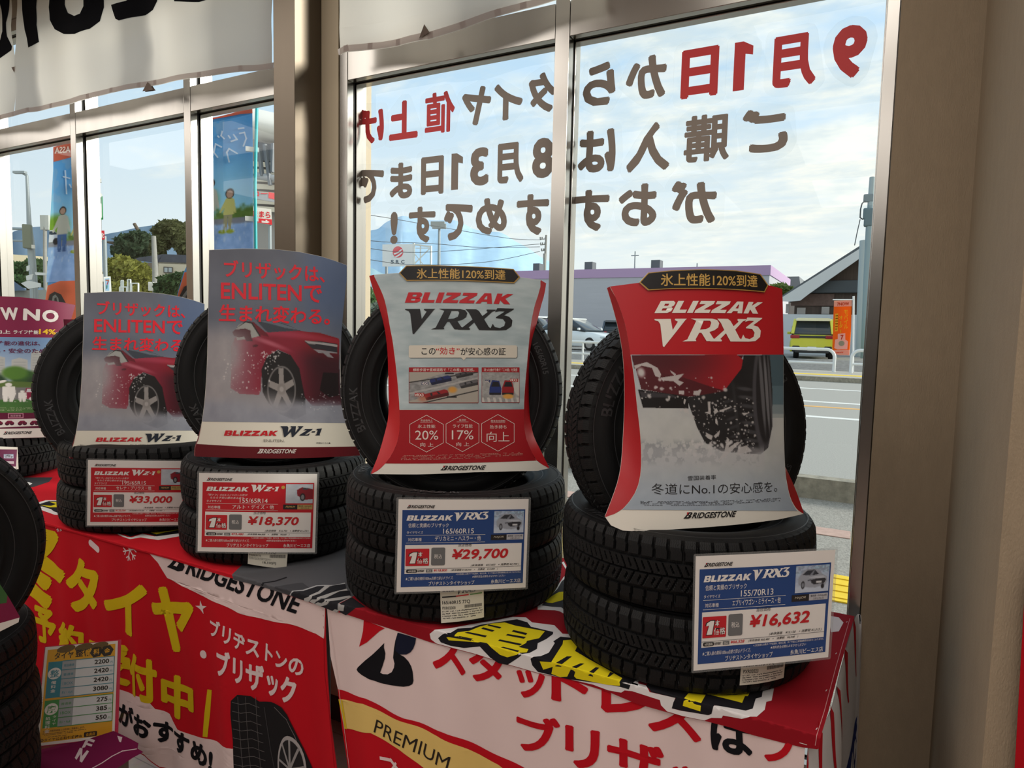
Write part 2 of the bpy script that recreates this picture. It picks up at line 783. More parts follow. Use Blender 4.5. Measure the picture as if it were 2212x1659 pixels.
M_ALU = pbr('brushed_aluminium', (176, 173, 168), rough=0.24, metal=1.0, noise=0.08, nscale=6, stretch=(1, 1, 0.05))
M_GASKET = pbr('window_gasket', (34, 33, 32), rough=0.7)
M_BRONZE = pbr('bronze_panel', (104, 95, 84), rough=0.36, metal=0.9, noise=0.05, nscale=5, stretch=(1, 1, 0.1))
M_WALL = pbr('tan_wallpaper', (146, 130, 108), rough=0.85, noise=0.05, nscale=60, bump=0.5, bscale=420, stretch=(1, 1, 0.35))
M_WALL2 = pbr('beige_wall_paint', (172, 160, 142), rough=0.85, noise=0.03, nscale=30)
M_CEIL = pbr('ceiling_board', (205, 203, 198), rough=0.9)
M_BASE = pbr('dark_baseboard', (42, 33, 30), rough=0.6)


def glass_material():
 m, t = new_mat('window_glass')
 L = t.links.new
 out = N(t, 'ShaderNodeOutputMaterial')
 fr = N(t, 'ShaderNodeFresnel', i_IOR=1.5)
 tr = N(t, 'ShaderNodeBsdfTransparent')
 tr.inputs['Color'].default_value = (0.95, 0.965, 0.96, 1)
 gl = N(t, 'ShaderNodeBsdfGlossy', i_Roughness=0.0)
 gl.inputs['Color'].default_value = (0.5, 0.5, 0.5, 1)
 mx = N(t, 'ShaderNodeMixShader')
 ge = N(t, 'ShaderNodeNewGeometry')
 iv = N(t, 'ShaderNodeMath', operation='SUBTRACT', i_0=1.0)
 L(ge.outputs['Backfacing'], iv.inputs[1])
 mu = N(t, 'ShaderNodeMath', operation='MULTIPLY')
 L(fr.outputs[0], mu.inputs[0])
 L(iv.outputs[0], mu.inputs[1])
 L(mu.outputs[0], mx.inputs[0])
 L(tr.outputs[0], mx.inputs[1])
 L(gl.outputs[0], mx.inputs[2])
 L(mx.outputs[0], out.inputs['Surface'])
 return m


M_GLASS = glass_material()


def floor_material():
 m, t = new_mat('vinyl_floor')
 L = t.links.new
 out = N(t, 'ShaderNodeOutputMaterial')
 p = N(t, 'ShaderNodeBsdfPrincipled', i_Roughness=0.35)
 tc = N(t, 'ShaderNodeTexCoord')
 br = N(t, 'ShaderNodeTexBrick', offset=0.0, i_Scale=1.0)
 br.inputs['Brick Width'].default_value = 0.45
 br.inputs['Row Height'].default_value = 0.45
 br.inputs['Mortar Size'].default_value = 0.002
 br.inputs['Color1'].default_value = (*lin((150, 132, 122)), 1)
 br.inputs['Color2'].default_value = (*lin((145, 128, 119)), 1)
 br.inputs['Mortar'].default_value = (*lin((110, 96, 88)), 1)
 no = N(t, 'ShaderNodeTexNoise', i_Scale=40.0, i_Detail=6.0)
 L(tc.outputs['Object'], br.inputs['Vector'])
 L(tc.outputs['Object'], no.inputs['Vector'])
 mx = N(t, 'ShaderNodeMix', data_type='RGBA', blend_type='OVERLAY')
 mx.inputs[0].default_value = 0.25
 L(br.outputs['Color'], mx.inputs[6])
 L(no.outputs['Color'], mx.inputs[7])
 L(mx.outputs[2], p.inputs['Base Color'])
 L(p.outputs[0], out.inputs['Surface'])
 return m


def slab(name, x0, x1, y0, y1, z0, z1, mat, label=None, bevel=0):
 mb = MB()
 mb.box(((x0 + x1) / 2, (y0 + y1) / 2, (z0 + z1) / 2), (x1 - x0, y1 - y0, z1 - z0), bevel=bevel)
 return structure(mb.build(name, mat), label)


slab('floor', XL, XR, YB, 2.05, -0.1, 0.0, floor_material(), 'brown vinyl shop floor under the display tables')
slab('ceiling', XL, XR, YB, 2.05, CEIL, CEIL + 0.1, M_CEIL, 'white board ceiling of the tyre shop')
slab('wall_back', XL, XR, YB - 0.1, YB, 0, CEIL, M_WALL2, 'beige shop wall behind the camera')
slab('reflection_panel', XL, XR, YB, YB + 0.03, 0, 2.85, pbr('dark_reflection_panel', (44, 38, 35), rough=0.6), 'unseen dark panel added for the window frames to reflect')  # unseen panel added so the aluminium reflects a dark room
slab('wall_left', XL - 0.1, XL, YB, 2.05, 0, CEIL, M_WALL2, 'beige shop wall at the far end of the windows')

XN = onY(2095, 500, 1.86)[0]                     # inner corner of the niche
Y1 = 1.195
mb = MB()
poly = [(0.021, 1.86), (XN, 1.86), (XN, Y1), (XR, Y1), (XR, 2.1), (0.021, 2.1)]
mb.prism(poly, lambda a, b, d: (a, b, d), 0.0, CEIL)
structure(mb.build('wall_right', M_WALL), 'tan textured wall stepping out beside the window')
slab('wall_far_right', XR, XR + 0.1, YB, Y1, 0, CEIL, M_WALL2, 'beige shop wall at the near end of the windows')
slab('wall_window', XL, 0.021, 1.87, 2.06, 0.0, ZSILL, M_WALL2, 'low beige wall under the shop windows')
slab('baseboard_window', XL, 0.02, 1.858, 1.87, 0.0, 0.09, M_BASE, 'dark baseboard along the window wall')
slab('wall_lintel', XL, 0.021, 1.87, 2.06, 2.98, CEIL, M_WALL2, 'beige wall over the shop windows')

# the bronze column between the two windows
YC = 1.752
xc0, xc1 = onY(591.5, 300, YC)[0], onY(636.7, 300, YC)[0]
mb = MB()
mb.box(((xc0 + xc1) / 2, (YC + 2.06) / 2, CEIL / 2), (xc1 - xc0, 2.06 - YC, CEIL), bevel=0.002)
structure(mb.build('wall_column', M_BRONZE), 'bronze metal column between the two shop windows')

# ------------------------------------------------------------------ windows
ZT0, ZT1 = 1.5 + 0.4588 * YF, 1.5 + 0.5125 * YF       # transom
ZHEAD = 2.98


def window(name, label, xs, x_left, x_right):
 """xs: (x0, x1) of every upright, left to right"""
 fm, gk = MB(), MB()

 def upright(a, b):
  fm.box(((a + b) / 2, YF + 0.0165, (ZSILL + ZHEAD) / 2), (b - a, 0.033, ZHEAD - ZSILL), bevel=0.0015)
  fm.box(((a + b) / 2, YF + 0.063, (ZSILL + ZHEAD) / 2), (b - a + 0.006, 0.034, ZHEAD - ZSILL), bevel=0.0015)
  gk.box(((a + b) / 2, YF + 0.037, (ZSILL + ZHEAD) / 2), (b - a - 0.004, 0.010, ZHEAD - ZSILL))
  fm.box(((a + b) / 2, YF + 0.10, (ZSILL + ZHEAD) / 2), (b - a - .022, 0.03, ZHEAD - ZSILL))

 def cross(z0, z1, a, b):
  fm.box(((a + b) / 2, YF + 0.014, (z0 + z1) / 2), (b - a - 0.003, 0.026, z1 - z0), bevel=0.0015)
  fm.box(((a + b) / 2, YF + 0.063, (z0 + z1) / 2), (b - a, 0.034, z1 - z0 + 0.004), bevel=0.0015)
  gk.box(((a + b) / 2, YF + 0.036, (z0 + z1) / 2), (b - a, 0.014, z1 - z0 - 0.006))
  fm.box(((a + b) / 2, YF + 0.10, (z0 + z1) / 2), (b - a, 0.03, z1 - z0 - .03))
 for a, b in xs:
  upright(a, b)
 for (a0, a1), (b0, b1) in zip(xs[:-1], xs[1:]):
  cross(ZT0, ZT1, a1, b0)
  cross(ZSILL, ZSILL + 0.06, a1, b0)
  cross(ZHEAD - 0.06, ZHEAD, a1, b0)
 o = structure(fm.build(name, M_ALU), label)
 g = gk.build('window_gasket', M_GASKET, o)
 for (a0, a1), (b0, b1) in zip(xs[:-1], xs[1:]):
  for z0, z1 in ((ZSILL + 0.06, ZT0), (ZT1, ZHEAD - 0.06)):
   p = MB()
   p.box(((a1 + b0) / 2, YG, (z0 + z1) / 2), (b0 - a1 - 0.004, 0.006, z1 - z0))
   p.build('glass_pane', M_GLASS, o)
 return o


def up_x(pl, pr, y):
 return onY(pl, y, YF)[0], onY(pr, y, YF)[0]


window('window_2', 'aluminium shop window carrying the mirrored sticker lettering',
 [up_x(733.5, 749.5, 440), up_x(1190, 1220, 420), up_x(1885, 1913, 500)], 0, 0)
m1, m2 = up_x(160, 171, 560), up_x(402, 416, 560)
window('window_1', 'aluminium shop window beyond the bronze column',
 [(-6.6, -6.56), (-5.78, -5.74), (-4.96, -4.92), (m1[0] - 0.81, m1[1] - 0.81), m1, m2, (xc0 - .045, xc0 - .003)], 0, 0)
slab('trim_1', xc1 + .001, onY(730.5, 440, YF)[0], YF, 2.06, 0.0, CEIL, pbr('beige_cover_strip', (196, 182, 156), rough=.5), 'beige cover strip between column and window frame')
slab('wall_window_far', XL, -6.58, 1.87, 2.06, ZSILL, 2.98, M_WALL2, 'beige wall beyond the last window')


# ------------------------------------------------------------------ unseen ceiling lights, enlarged and with rear rows added for frontal fill
def ceiling_light(x, y, power, label):
 o = empty('ceiling_light', (x, y, CEIL))
 tag(o, label, 'ceiling light', 'unseen ceiling panels added for room light')
 b = MB()
 b.box((x, y, CEIL - 0.02), (2.5, 1.7, 0.036), bevel=0.006)
 b.build('housing', pbr('white_enamel', (226, 226, 222), rough=0.4), o)
 d = MB()
 d.box((x, y, CEIL - 0.042), (2.42, 1.62, 0.006))
 d.build('diffuser', pbr('light_diffuser', (255, 247, 235), rough=0.8, emit=0.3), o)
 ld = bpy.data.lights.new('ceiling_light_glow', 'AREA')
 ld.shape = 'RECTANGLE'
 ld.size, ld.size_y = 2.4, 1.6
 ld.energy = power
 ld.color = (1.0, 0.95, 0.89)
 lo = bpy.data.objects.new('ceiling_light_glow', ld)
 COL.objects.link(lo)
 lo.location = (0, 0, -0.06)
 lo.parent = o
 return o


LAMP = 29.0
for y, row in ((0.35, 'row by the windows'), (-2.0, 'middle row'), (-4.3, 'row by the back wall')):
 for x, what in ((-5.6, 'far end of the '), (-2.7, 'middle of the '), (0.6, 'near end of the ')):
  ceiling_light(x, y, LAMP, 'unseen luminous ceiling panel at the ' + what + row)
# ------------------------------------------------------------------ tyres


def rubber(name, rgb, sipes):
 m, t = new_mat(name)
 L = t.links.new
 out = N(t, 'ShaderNodeOutputMaterial')
 p = N(t, 'ShaderNodeBsdfPrincipled', i_Roughness=0.62)
 p.inputs['Specular IOR Level'].default_value = 0.22
 tc = N(t, 'ShaderNodeTexCoord')
 no = N(t, 'ShaderNodeTexNoise', i_Scale=14.0, i_Detail=6.0)
 L(tc.outputs['Object'], no.inputs['Vector'])
 c = lin(rgb)
 r = ramp(t, [(0.3, tuple(k * 0.8 for k in c)), (0.75, tuple(k * 1.25 for k in c))])
 L(no.outputs['Fac'], r.inputs[0])
 L(r.outputs[0], p.inputs['Base Color'])
 b = N(t, 'ShaderNodeBump', i_Strength=0.55, i_Distance=0.0015)
 if sipes:
  at = N(t, 'ShaderNodeAttribute', attribute_name='sipe')
  L(at.outputs['Fac'], b.inputs['Height'])
 else:
  n2 = N(t, 'ShaderNodeTexNoise', i_Scale=300.0)
  L(tc.outputs['Object'], n2.inputs['Vector'])
  L(n2.outputs['Fac'], b.inputs['Height'])
  b.inputs['Strength'].default_value = 0.12
 L(b.outputs[0], p.inputs['Normal'])
 L(p.outputs[0], out.inputs['Surface'])
 return m


def tread_rubber():
 """tread rubber: fine zigzag sipes follow the arc length s and axial position a kept as mesh attributes"""
 m, t = new_mat('tread_rubber')
 L = t.links.new
 out = N(t, 'ShaderNodeOutputMaterial')
 p = N(t, 'ShaderNodeBsdfPrincipled', i_Roughness=0.58)
 p.inputs['Specular IOR Level'].default_value = 0.24
 p.inputs['Base Color'].default_value = (*lin((13, 13, 14)), 1)
 uv = N(t, 'ShaderNodeAttribute', attribute_name='around')
 sep = N(t, 'ShaderNodeSeparateXYZ')
 L(uv.outputs['Vector'], sep.inputs[0])
 # zigzag: s + k*tri(a)
 pp = N(t, 'ShaderNodeMath', operation='PINGPONG', i_1=0.004)
 L(sep.outputs['Y'], pp.inputs[0])
 ad = N(t, 'ShaderNodeMath', operation='MULTIPLY_ADD', i_1=0.55)
 L(pp.outputs[0], ad.inputs[0])
 L(sep.outputs['X'], ad.inputs[2])
 sp = N(t, 'ShaderNodeMath', operation='PINGPONG', i_1=0.0022)
 L(ad.outputs[0], sp.inputs[0])
 lt = N(t, 'ShaderNodeMapRange', i_1=0.0, i_2=0.0005)
 L(sp.outputs[0], lt.inputs[0])
 b = N(t, 'ShaderNodeBump', i_Strength=0.5, i_Distance=0.0012)
 L(lt.outputs[0], b.inputs['Height'])
 L(b.outputs[0], p.inputs['Normal'])
 L(p.outputs[0], out.inputs['Surface'])
 return m


M_SIDE = rubber('sidewall_rubber', (13, 13, 14), False)
M_TREAD = tread_rubber()
M_LETTER = pbr('moulded_rubber_lettering', (40, 40, 42), rough=0.5)
M_NUB = pbr('rubber_nubs', (30, 30, 31), rough=0.6)


class Tyre:
 def __init__(s, D, w, rim, pitches=62):
  s.R, s.w, s.r = D / 2, w, rim / 2
  s.tw = w * 0.88
  s.pitches = pitches

 def crown(s, a):
  """radius of the tread surface at axial position a"""
  t = abs(a) / (s.tw / 2)
  return s.R - 0.005 * t ** 2 - (0.004 * max(0, t - 0.85) / 0.15)

 def tread(s):
  per = 12
  n = s.pitches * per
  tw = s.tw
  # axial stations, dense around the ring grooves
  st = set()
  for k in range(29):
   st.add(round(-tw / 2 + tw * k / 28, 5))
  for g in (-0.235 * tw, 0.0, 0.225 * tw):
   for d in (-0.0042, -0.0026, 0.0026, 0.0042):
    st.add(round(g + d, 5))
  st = sorted(st)
  P, A = [], []
  for i in range(n):
   th = 2 * math.pi * i / n
   row, arow = [], []
   for a in st:
    R = s.crown(a)
    dep = 0.0
    t = a / tw
    for g, wd in ((-0.235, 0.0032), (0.0, 0.0026), (0.225, 0.0032)):
     if abs(a - g * tw) < wd:
      dep = 0.007
    f = i % per
    if abs(t) > 0.24:                       # shoulder blocks
     k = (f + int((abs(t) - 0.24) * 7) + (0 if t > 0 else 6)) % per
     if k < 2:
      dep = max(dep, 0.0075)
    elif t > 0:                             # inner ribs: slanted lateral slots
     k = (f + int(t * 26)) % per
     if k < 1 or (k == 6 and 0.05 < t < 0.17):
      dep = max(dep, 0.0055)
    else:
     k = (f - int(t * 26) + 4) % per
     if k < 1 or (k == 7 and 0.05 < -t < 0.17):
      dep = max(dep, 0.0055)
    R -= dep
    row.append((R * math.cos(th), R * math.sin(th), a))
    arow.append((th * s.R, a, 0))
   P.append(row)
   A.append(arow)
  mb = MB()
  # shoulder returns close the blocks to the carcass
  for i in range(n):
   th = 2 * math.pi * i / n
   c, sn = math.cos(th), math.sin(th)
   a0, a1 = st[0], st[-1]
   f = i % per
   notch = 0.006 if (f + 6 + 1) % per < 2 else 0.0
   notch2 = 0.006 if (f + 1) % per < 2 else 0.0
   lo = [((s.R - 0.020 - 0.0) * c, (s.R - 0.020) * sn, a0 - 0.0055), ((s.R - 0.0115 - notch) * c, (s.R - 0.0115 - notch) * sn, a0 - 0.0035 + notch * 0.4)]
   hi = [((s.R - 0.0115 - notch2) * c, (s.R - 0.0115 - notch2) * sn, a1 + 0.0035 - notch2 * 0.4), ((s.R - 0.020) * c, (s.R - 0.020) * sn, a1 + 0.0055)]
   P[i] = lo + P[i] + hi
   A[i] = [(th * s.R, a0 - 0.02, 0), (th * s.R, a0 - 0.01, 0)] + A[i] + [(th * s.R, a1 + 0.01, 0), (th * s.R, a1 + 0.02, 0)]
  P = [r[::-1] for r in P]
  A = [r[::-1] for r in A]
  mb.grid(P, smooth=False, close_u=True)
  nb = len(mb.v)
  att = [q for r in A for q in r]
  # moulding nubs
  rnd = random.Random(5)
  for i in range(0, n, 6):
   th = 2 * math.pi * (i + rnd.random() * 2) / n
   for a in (st[0] + 0.004, st[-1] - 0.004, 0.12 * tw, -0.12 * tw):
    if rnd.random() < 0.2:
     continue
    R0 = s.crown(a) - 0.001
    ln = 0.002 + 0.003 * rnd.random()
    p0 = Vector((R0 * math.cos(th), R0 * math.sin(th), a))
    p1 = Vector(((R0 + ln + 0.001) * math.cos(th), (R0 + ln + 0.001) * math.sin(th), a + (rnd.random() - 0.5) * 0.003))
    tg = Vector((-math.sin(th), math.cos(th), 0)) * 0.0006
    ax = Vector((0, 0, 0.0006))
    mb.add([p0 - tg, p0 + tg, p0 + ax, p1], [(0, 1, 3), (1, 2, 3), (2, 0, 3)])
    att += [(th * s.R, a, 0)] * 4
  me_o = mb
  return me_o, att

 def side(s):
  R, w, r = s.R, s.w, s.r
  h = R - r
  half = []                                   # outer profile from shoulder to bead (radius, axial)
  for rad, ax in ((R - 0.012, s.tw / 2 + 0.003), (R - 0.020, s.tw / 2 + 0.0055), (R - 0.021, s.tw / 2 + 0.0048), (R - 0.024, s.tw / 2 + 0.0058), (R - 0.20 * h - 0.008, w / 2 - 0.0035), (R - 0.33 * h, w / 2 - 0.0008),
      (R - 0.46 * h, w / 2), (R - 0.56 * h, w / 2 - 0.001), (R - 0.57 * h, w / 2 - 0.0022), (R - 0.68 * h, w / 2 - 0.005),
      (R - 0.80 * h, w / 2 - 0.010), (R - 0.81 * h, w / 2 - 0.0085), (R - 0.86 * h, w / 2 - 0.0105), (R - 0.88 * h, w / 2 - 0.013),
      (R - 0.95 * h, w / 2 - 0.016), (r, w / 2 - 0.020), (r - 0.003, w / 2 - 0.026), (r, w / 2 - 0.034)):
   half.append((rad, ax))
  inner = [(r + 0.012, w / 2 - 0.033), (r + 0.3 * h, w / 2 - 0.022), (r + 0.55 * h, w / 2 - 0.012), (R - 0.30 * h, w / 2 - 0.016), (R - 0.024, s.tw / 2 - 0.010), (R - 0.020, 0.0)]
  loop = [(a, b) for a, b in half] + inner + [(a, -b) for a, b in reversed(inner[:-1])] + [(a, -b) for a, b in reversed(half)]
  n = 120
  P = []
  for i in range(n):
   th = 2 * math.pi * i / n
   P.append([(a * math.cos(th), a * math.sin(th), b) for a, b in loop])
  mb = MB()
  mb.grid([row[::-1] for row in P], smooth=True, close_u=True)
  # close under the tread
  mb.grid([[(loop[-1][0] * math.cos(2 * math.pi * i / n), loop[-1][0] * math.sin(2 * math.pi * i / n), loop[-1][1]),
    (loop[0][0] * math.cos(2 * math.pi * i / n), loop[0][0] * math.sin(2 * math.pi * i / n), loop[0][1])] for i in range(n)][::-1], close_u=True)
  return mb

 def words(s, items):
  """moulded words around both flanks: (text, start angle, size); grey rings too"""
  mb = MB()
  h = s.R - s.r
  rm = s.R - 0.42 * h

  def ax(rad):
   t = (s.R - rad) / h
   if t < 0.5:
    return s.w / 2 + 0.0006
   return s.w / 2 - 0.0004 - max(0, t - 0.5) * 0.024
  for text, ang, size, sgn, off in items:
   vs, fs, lo, hi = glyph_mesh(text, 0.02)
   k = size
   pts = []
   for x, y in vs:
    rad = rm + off + (y - 0.35) * k
    th = ang - (x * k) / rm
    if sgn > 0:
     pts.append((rad * math.cos(th), rad * math.sin(th), ax(rad) + 0.0004))
    else:
     th = ang + (x * k) / rm
     pts.append((rad * math.cos(th), rad * math.sin(th), -ax(rad) - 0.0004))
   mb.add(pts, [f if sgn > 0 else f[::-1] for f in fs])
  # fine rings
  for rad in (s.R - 0.62 * h, s.R - 0.18 * h):
   for sg in (1, -1):
    n = 96
    P = []
    for i in range(n):
     th = 2 * math.pi * i / n
     P.append([((rad + d) * math.cos(th), (rad + d) * math.sin(th), sg * (ax(rad) + 0.0003)) for d in (-0.0008, 0.0008)])
    mb.grid(P if sg < 0 else [r[::-1] for r in P], close_u=True)
  return mb

 def make(s, name, items):
  o = s.side().build(name, M_SIDE)
  mb, att = s.tread()
  t = mb.build('tread', M_TREAD, o, local=True)
  if len(t.data.vertices) == len(att):
   a = t.data.attributes.new('around', 'FLOAT_VECTOR', 'POINT')
   a.data.foreach_set('vector', np.array(att, dtype=np.float32).ravel())
  s.words(items).build('sidewall_lettering', M_LETTER, o, local=True)
  return o


def set_pose(o, loc, axis_az=None, lean=0.0, spin=0.0):
 """lying (axis up) when axis_az is None, else standing with its +z flank facing azimuth axis_az (radians from -Y towards +X), leaning back"""
 if axis_az is None:
  R = Matrix.Rotation(spin, 4, 'Z')
 else:
  n = Vector((math.sin(axis_az) * math.cos(lean), -math.cos(axis_az) * math.cos(lean), math.sin(lean)))
  x = Vector((math.cos(axis_az), math.sin(axis_az), 0))
  y = n.cross(x)
  R = Matrix(((x.x, y.x, n.x, 0), (x.y, y.y, n.y, 0), (x.z, y.z, n.z, 0), (0, 0, 0, 1))) @ Matrix.Rotation(spin, 4, 'Z')
 o.location = loc
 o.rotation_euler = R.to_euler()


ZTAB = 0.81
W13 = [('BLIZZAK', 2.6, 0.036, 1, 0), ('STUDLESS', -0.75, 0.018, 1, 0), ('155/70R13', 0.5, 0.022, 1, 0), ('VRX3', 1.35, 0.04, 1, 0),
 ('BLIZZAK', 2.9, 0.036, -1, 0)]
STACKS = {}


def stack(key, D, w, rim, cx, cy, z0, nlying, size_text, where, items, gap=None, jitter=()):
 """lying tyres from z0 up; returns the list"""
 T = Tyre(D, w, rim)
 first = T.make('tyre', items)
 out = []
 names = {1: ['lying tyre at the bottom of the stack ' + where],
   2: ['lying tyre at the bottom of the stack ' + where, 'lying tyre on top of the stack ' + where],
   3: ['lying tyre at the bottom of the stack ' + where, 'lying tyre in the middle of the stack ' + where, 'lying tyre on top of the stack ' + where]}
 for k in range(nlying):
  o = first if k == 0 else copy_thing(first)
  dx, dy, sp = jitter[k] if k < len(jitter) else (0, 0, k * 0.7)
  set_pose(o, (cx + dx, cy + dy, z0 + w * (k + 0.5) + 0.0005 * (k + 1)), spin=sp)
  tag(o, names[nlying][k], 'tyre', 'studless tyres of the display')
  out.append(o)
 STACKS[key] = (T, first, out, (cx, cy), z0 + w * nlying + 0.001)
 return out


def standing(key, az, px, py, D, lean, where, spin=0.0):
 """the upright tyre sunk in the hole of the lying one; its centre lies on the ray (px, py) at horizontal distance D"""
 T, first, lst, (cx, cy), z = STACKS[key]
 o = copy_thing(first)
 c = atD(px, py, D)
 set_pose(o, c, az, lean, spin)
 tag(o, where, 'tyre', 'studless tyres of the display')
 STANDC[key] = (c, az, T)
 return o


STANDC = {}
AZ1, AZ2, AZ3, AZ4 = math.radians(43), math.radians(27), math.radians(44), math.radians(52)
C1, C2, C3, C4 = (-0.337, 1.495), (-0.959, 1.505), (-1.655, 1.518), (-2.252, 1.535)
stack('a', 0.547, 0.150, 0.33, *C1, ZTAB + 0.006, 2, '155/70R13', 'bearing the 16,632 yen card', W13, jitter=[(0, 0, 0.3), (-0.008, 0.004, 1.9)])
stack('b', 0.579, 0.152, 0.381, *C2, ZTAB + 0.006, 2, '165/60R15', 'bearing the 29,700 yen card',
 [('BLIZZAK', 2.7, 0.03, 1, 0), ('165/60R15', -0.35, 0.02, 1, 0), ('VRX3', 1.3, 0.034, 1, 0)], jitter=[(0, 0, 0.2), (0.006, -0.004, 2.6)])
stack('c', 0.557, 0.138, 0.356, *C3, ZTAB + 0.006, 2, '155/65R14', 'bearing the 18,370 yen card',
 [('BLIZZAK', 2.7, 0.03, 1, 0), ('155/65R14', -0.35, 0.02, 1, 0)], jitter=[(0, 0, 0.2), (0.004, 0.006, 2.2)])
stack('d', 0.634, 0.140, 0.381, *C4, ZTAB + 0.006, 2, '195/65R15', 'bearing the 33,000 yen card', [('BLIZZAK', 2.7, 0.032, 1, 0)], jitter=[(0, 0, 0.2), (0.004, 0.003, 1.2)])
standing('a', AZ1, 1482, 926, 1.55, 0.08, 'black tyre standing behind the red winter tyre board', spin=0.4)
standing('b', AZ2, 979, 843, 1.785, 0.06, 'black tyre standing behind the pale snow patterned board', spin=0.9)
standing('c', AZ3, 588, 814, 2.255, 0.08, 'black tyre standing behind the big red car board over the 18,370 yen card', spin=1.3)
standing('d', AZ4, 302, 846, 2.74, 0.08, 'black tyre standing behind the smaller red car board over the 33,000 yen card', spin=1.0)
# ------------------------------------------------------------------ logos drawn from their outlines
RED, NAVY, INK, PAPER = (186, 26, 38), (22, 66, 122), (22, 22, 26), (226, 222, 212)

SLAB = {
 'B': (1.0, [([(0, 0), (.80, 0), (1, .15), (1, .38), (.86, .5), (.98, .62), (.98, .85), (.82, 1), (0, 1)],
    [[(.36, .2), (.36, .38), (.64, .38), (.64, .2)], [(.36, .6), (.36, .78), (.62, .78), (.62, .6)]])]),
 'L': (.86, [[(0, 0), (.86, 0), (.86, .27), (.38, .27), (.38, 1), (0, 1)]]),
 'I': (.38, [[(0, 0), (.38, 0), (.38, 1), (0, 1)]]),
 'Z': (1.0, [[(0, 0), (1, 0), (1, .27), (.52, .27), (1, .76), (1, 1), (.05, 1), (.05, .73), (.48, .73), (0, .24)]]),
 'A': (1.12, [([(0, 0), (.34, 0), (.40, .18), (.74, .18), (.78, 0), (1.12, 0), (.82, 1), (.36, 1)], [[(.47, .4), (.55, .74), (.61, .74), (.68, .4)]])]),
 'K': (1.12, [[(0, 0), (.36, 0), (.36, .36), (.70, 0), (1.12, 0), (.66, .52), (1.08, 1), (.68, 1), (.36, .66), (.36, 1), (0, 1)]]),
}


def blizzak(A, a, b, c, ink, layer=None):
 fr0 = A.frame(a, b, c)
 tot = sum(SLAB[ch][0] for ch in 'BLIZZAK') + 6 * 0.10
 x = 0.0
 for ch in 'BLIZZAK':
  w, polys = SLAB[ch]
  A.shapes(polys, lambda u, v, x=x: fr0((x + u) / tot, v), ink, layer)
  x += w + 0.10
 return A


def _n(pts, x0, y0, w, h):
 return [((x - x0) / w, (y0 - y) / h) for x, y in pts]


_V = [(630, 1072), (735, 1072), (748, 1150), (782, 1092), (762, 1080), (765, 1071), (842, 1071), (832, 1080), (692, 1268), (684, 1262), (668, 1110), (655, 1088), (632, 1080)]
_R = ([(868, 1070), (1015, 1070), (1050, 1080), (1064, 1102), (1056, 1132), (1030, 1152), (995, 1164), (1022, 1208), (1058, 1228), (975, 1228),
 (940, 1170), (925, 1170), (900, 1215), (905, 1228), (812, 1230), (845, 1215), (905, 1085)],
 [[(955, 1085), (930, 1148), (970, 1145), (998, 1130), (1008, 1100), (1000, 1085)]])
_X = [(1050, 1070), (1125, 1070), (1145, 1084), (1168, 1122), (1205, 1090), (1196, 1078), (1200, 1070), (1262, 1070), (1260, 1078), (1238, 1086), (1180, 1146),
 (1213, 1206), (1235, 1222), (1235, 1230), (1145, 1230), (1122, 1190), (1112, 1172), (1072, 1212), (1084, 1222), (1080, 1230), (1000, 1230), (1008, 1220), (1030, 1212),
 (1100, 1150), (1075, 1098)]
_3 = [(1272, 1058), (1390, 1058), (1385, 1066), (1318, 1112), (1355, 1122), (1378, 1150), (1372, 1195), (1335, 1225), (1280, 1230), (1218, 1230), (1240, 1180),
 (1255, 1205), (1290, 1212), (1320, 1195), (1328, 1165), (1310, 1140), (1262, 1135), (1262, 1128), (1325, 1082), (1285, 1080), (1255, 1090)]


def vrx3(A, a, b, c, ink, layer=None):
 fr = A.frame(a, b, c)
 g = lambda P: _n(P, 630, 1268, 760, 210)
 A.shapes([g(_V), (g(_R[0]), [g(_R[1][0])]), g(_X), g(_3)], fr, ink, layer)
 return A


_W = [(865, 1273), (938, 1273), (950, 1290), (942, 1345), (985, 1290), (972, 1280), (975, 1273), (1030, 1273), (1022, 1345), (1062, 1290), (1050, 1280), (1055, 1273),
 (1112, 1273), (998, 1395), (985, 1390), (978, 1335), (915, 1395), (903, 1390), (886, 1300)]
_Z = [(1128, 1305), (1210, 1305), (1200, 1318), (1128, 1366), (1150, 1368), (1172, 1355), (1182, 1355), (1165, 1378), (1066, 1378), (1075, 1366), (1150, 1318), (1120, 1320), (1108, 1328)]
_D = [(1205, 1330), (1240, 1330), (1232, 1346), (1197, 1346)]
_1 = [(1255, 1305), (1312, 1300), (1286, 1366), (1290, 1378), (1236, 1378), (1250, 1366), (1266, 1320), (1250, 1322)]


def wz1(A, a, b, c, ink, layer=None):
 fr = A.frame(a, b, c)
 A.shapes([_n(P, 865, 1395, 447, 122) for P in (_W, _Z, _D, _1)], fr, ink, layer)
 return A


def bridgestone(A, a, b, c, ink, accent=None, layer=None):
 """slanted wordmark; the B has a red wedge in its top corner"""
 Aq, Bq, Cq = A.s.px(*a), A.s.px(*b), A.s.px(*c)
 d, e = Bq - Aq, Cq - Aq
 fr = lambda x, y: Aq + d * x + e * y
 A.shapes([[(0, 0), (.10, 0), (.135, .12), (.142, .35), (.125, .5), (.148, .68), (.146, .9), (.125, 1), (.075, 1), (.02, .2)]], fr, ink, layer)
 A.shapes([[(.052, .22), (.082, .22), (.09, .44), (.07, .46)], [(.082, .58), (.103, .58), (.11, .80), (.098, .82)]], fr,
   accent[1] if accent else (226, 222, 212), (layer or A.layer) + 1)
 A.shapes([[(.055, .55), (.075, 1), (.03, 1), (.045, .8)]], fr, accent[0] if accent else ink, (layer or A.layer) + 2)
 A.text('RIDGESTONE', fr(.16, 0), fr(1, 0), fr(.175, .96), ink, bold=0.028, layer=layer, uv=True)
 return A


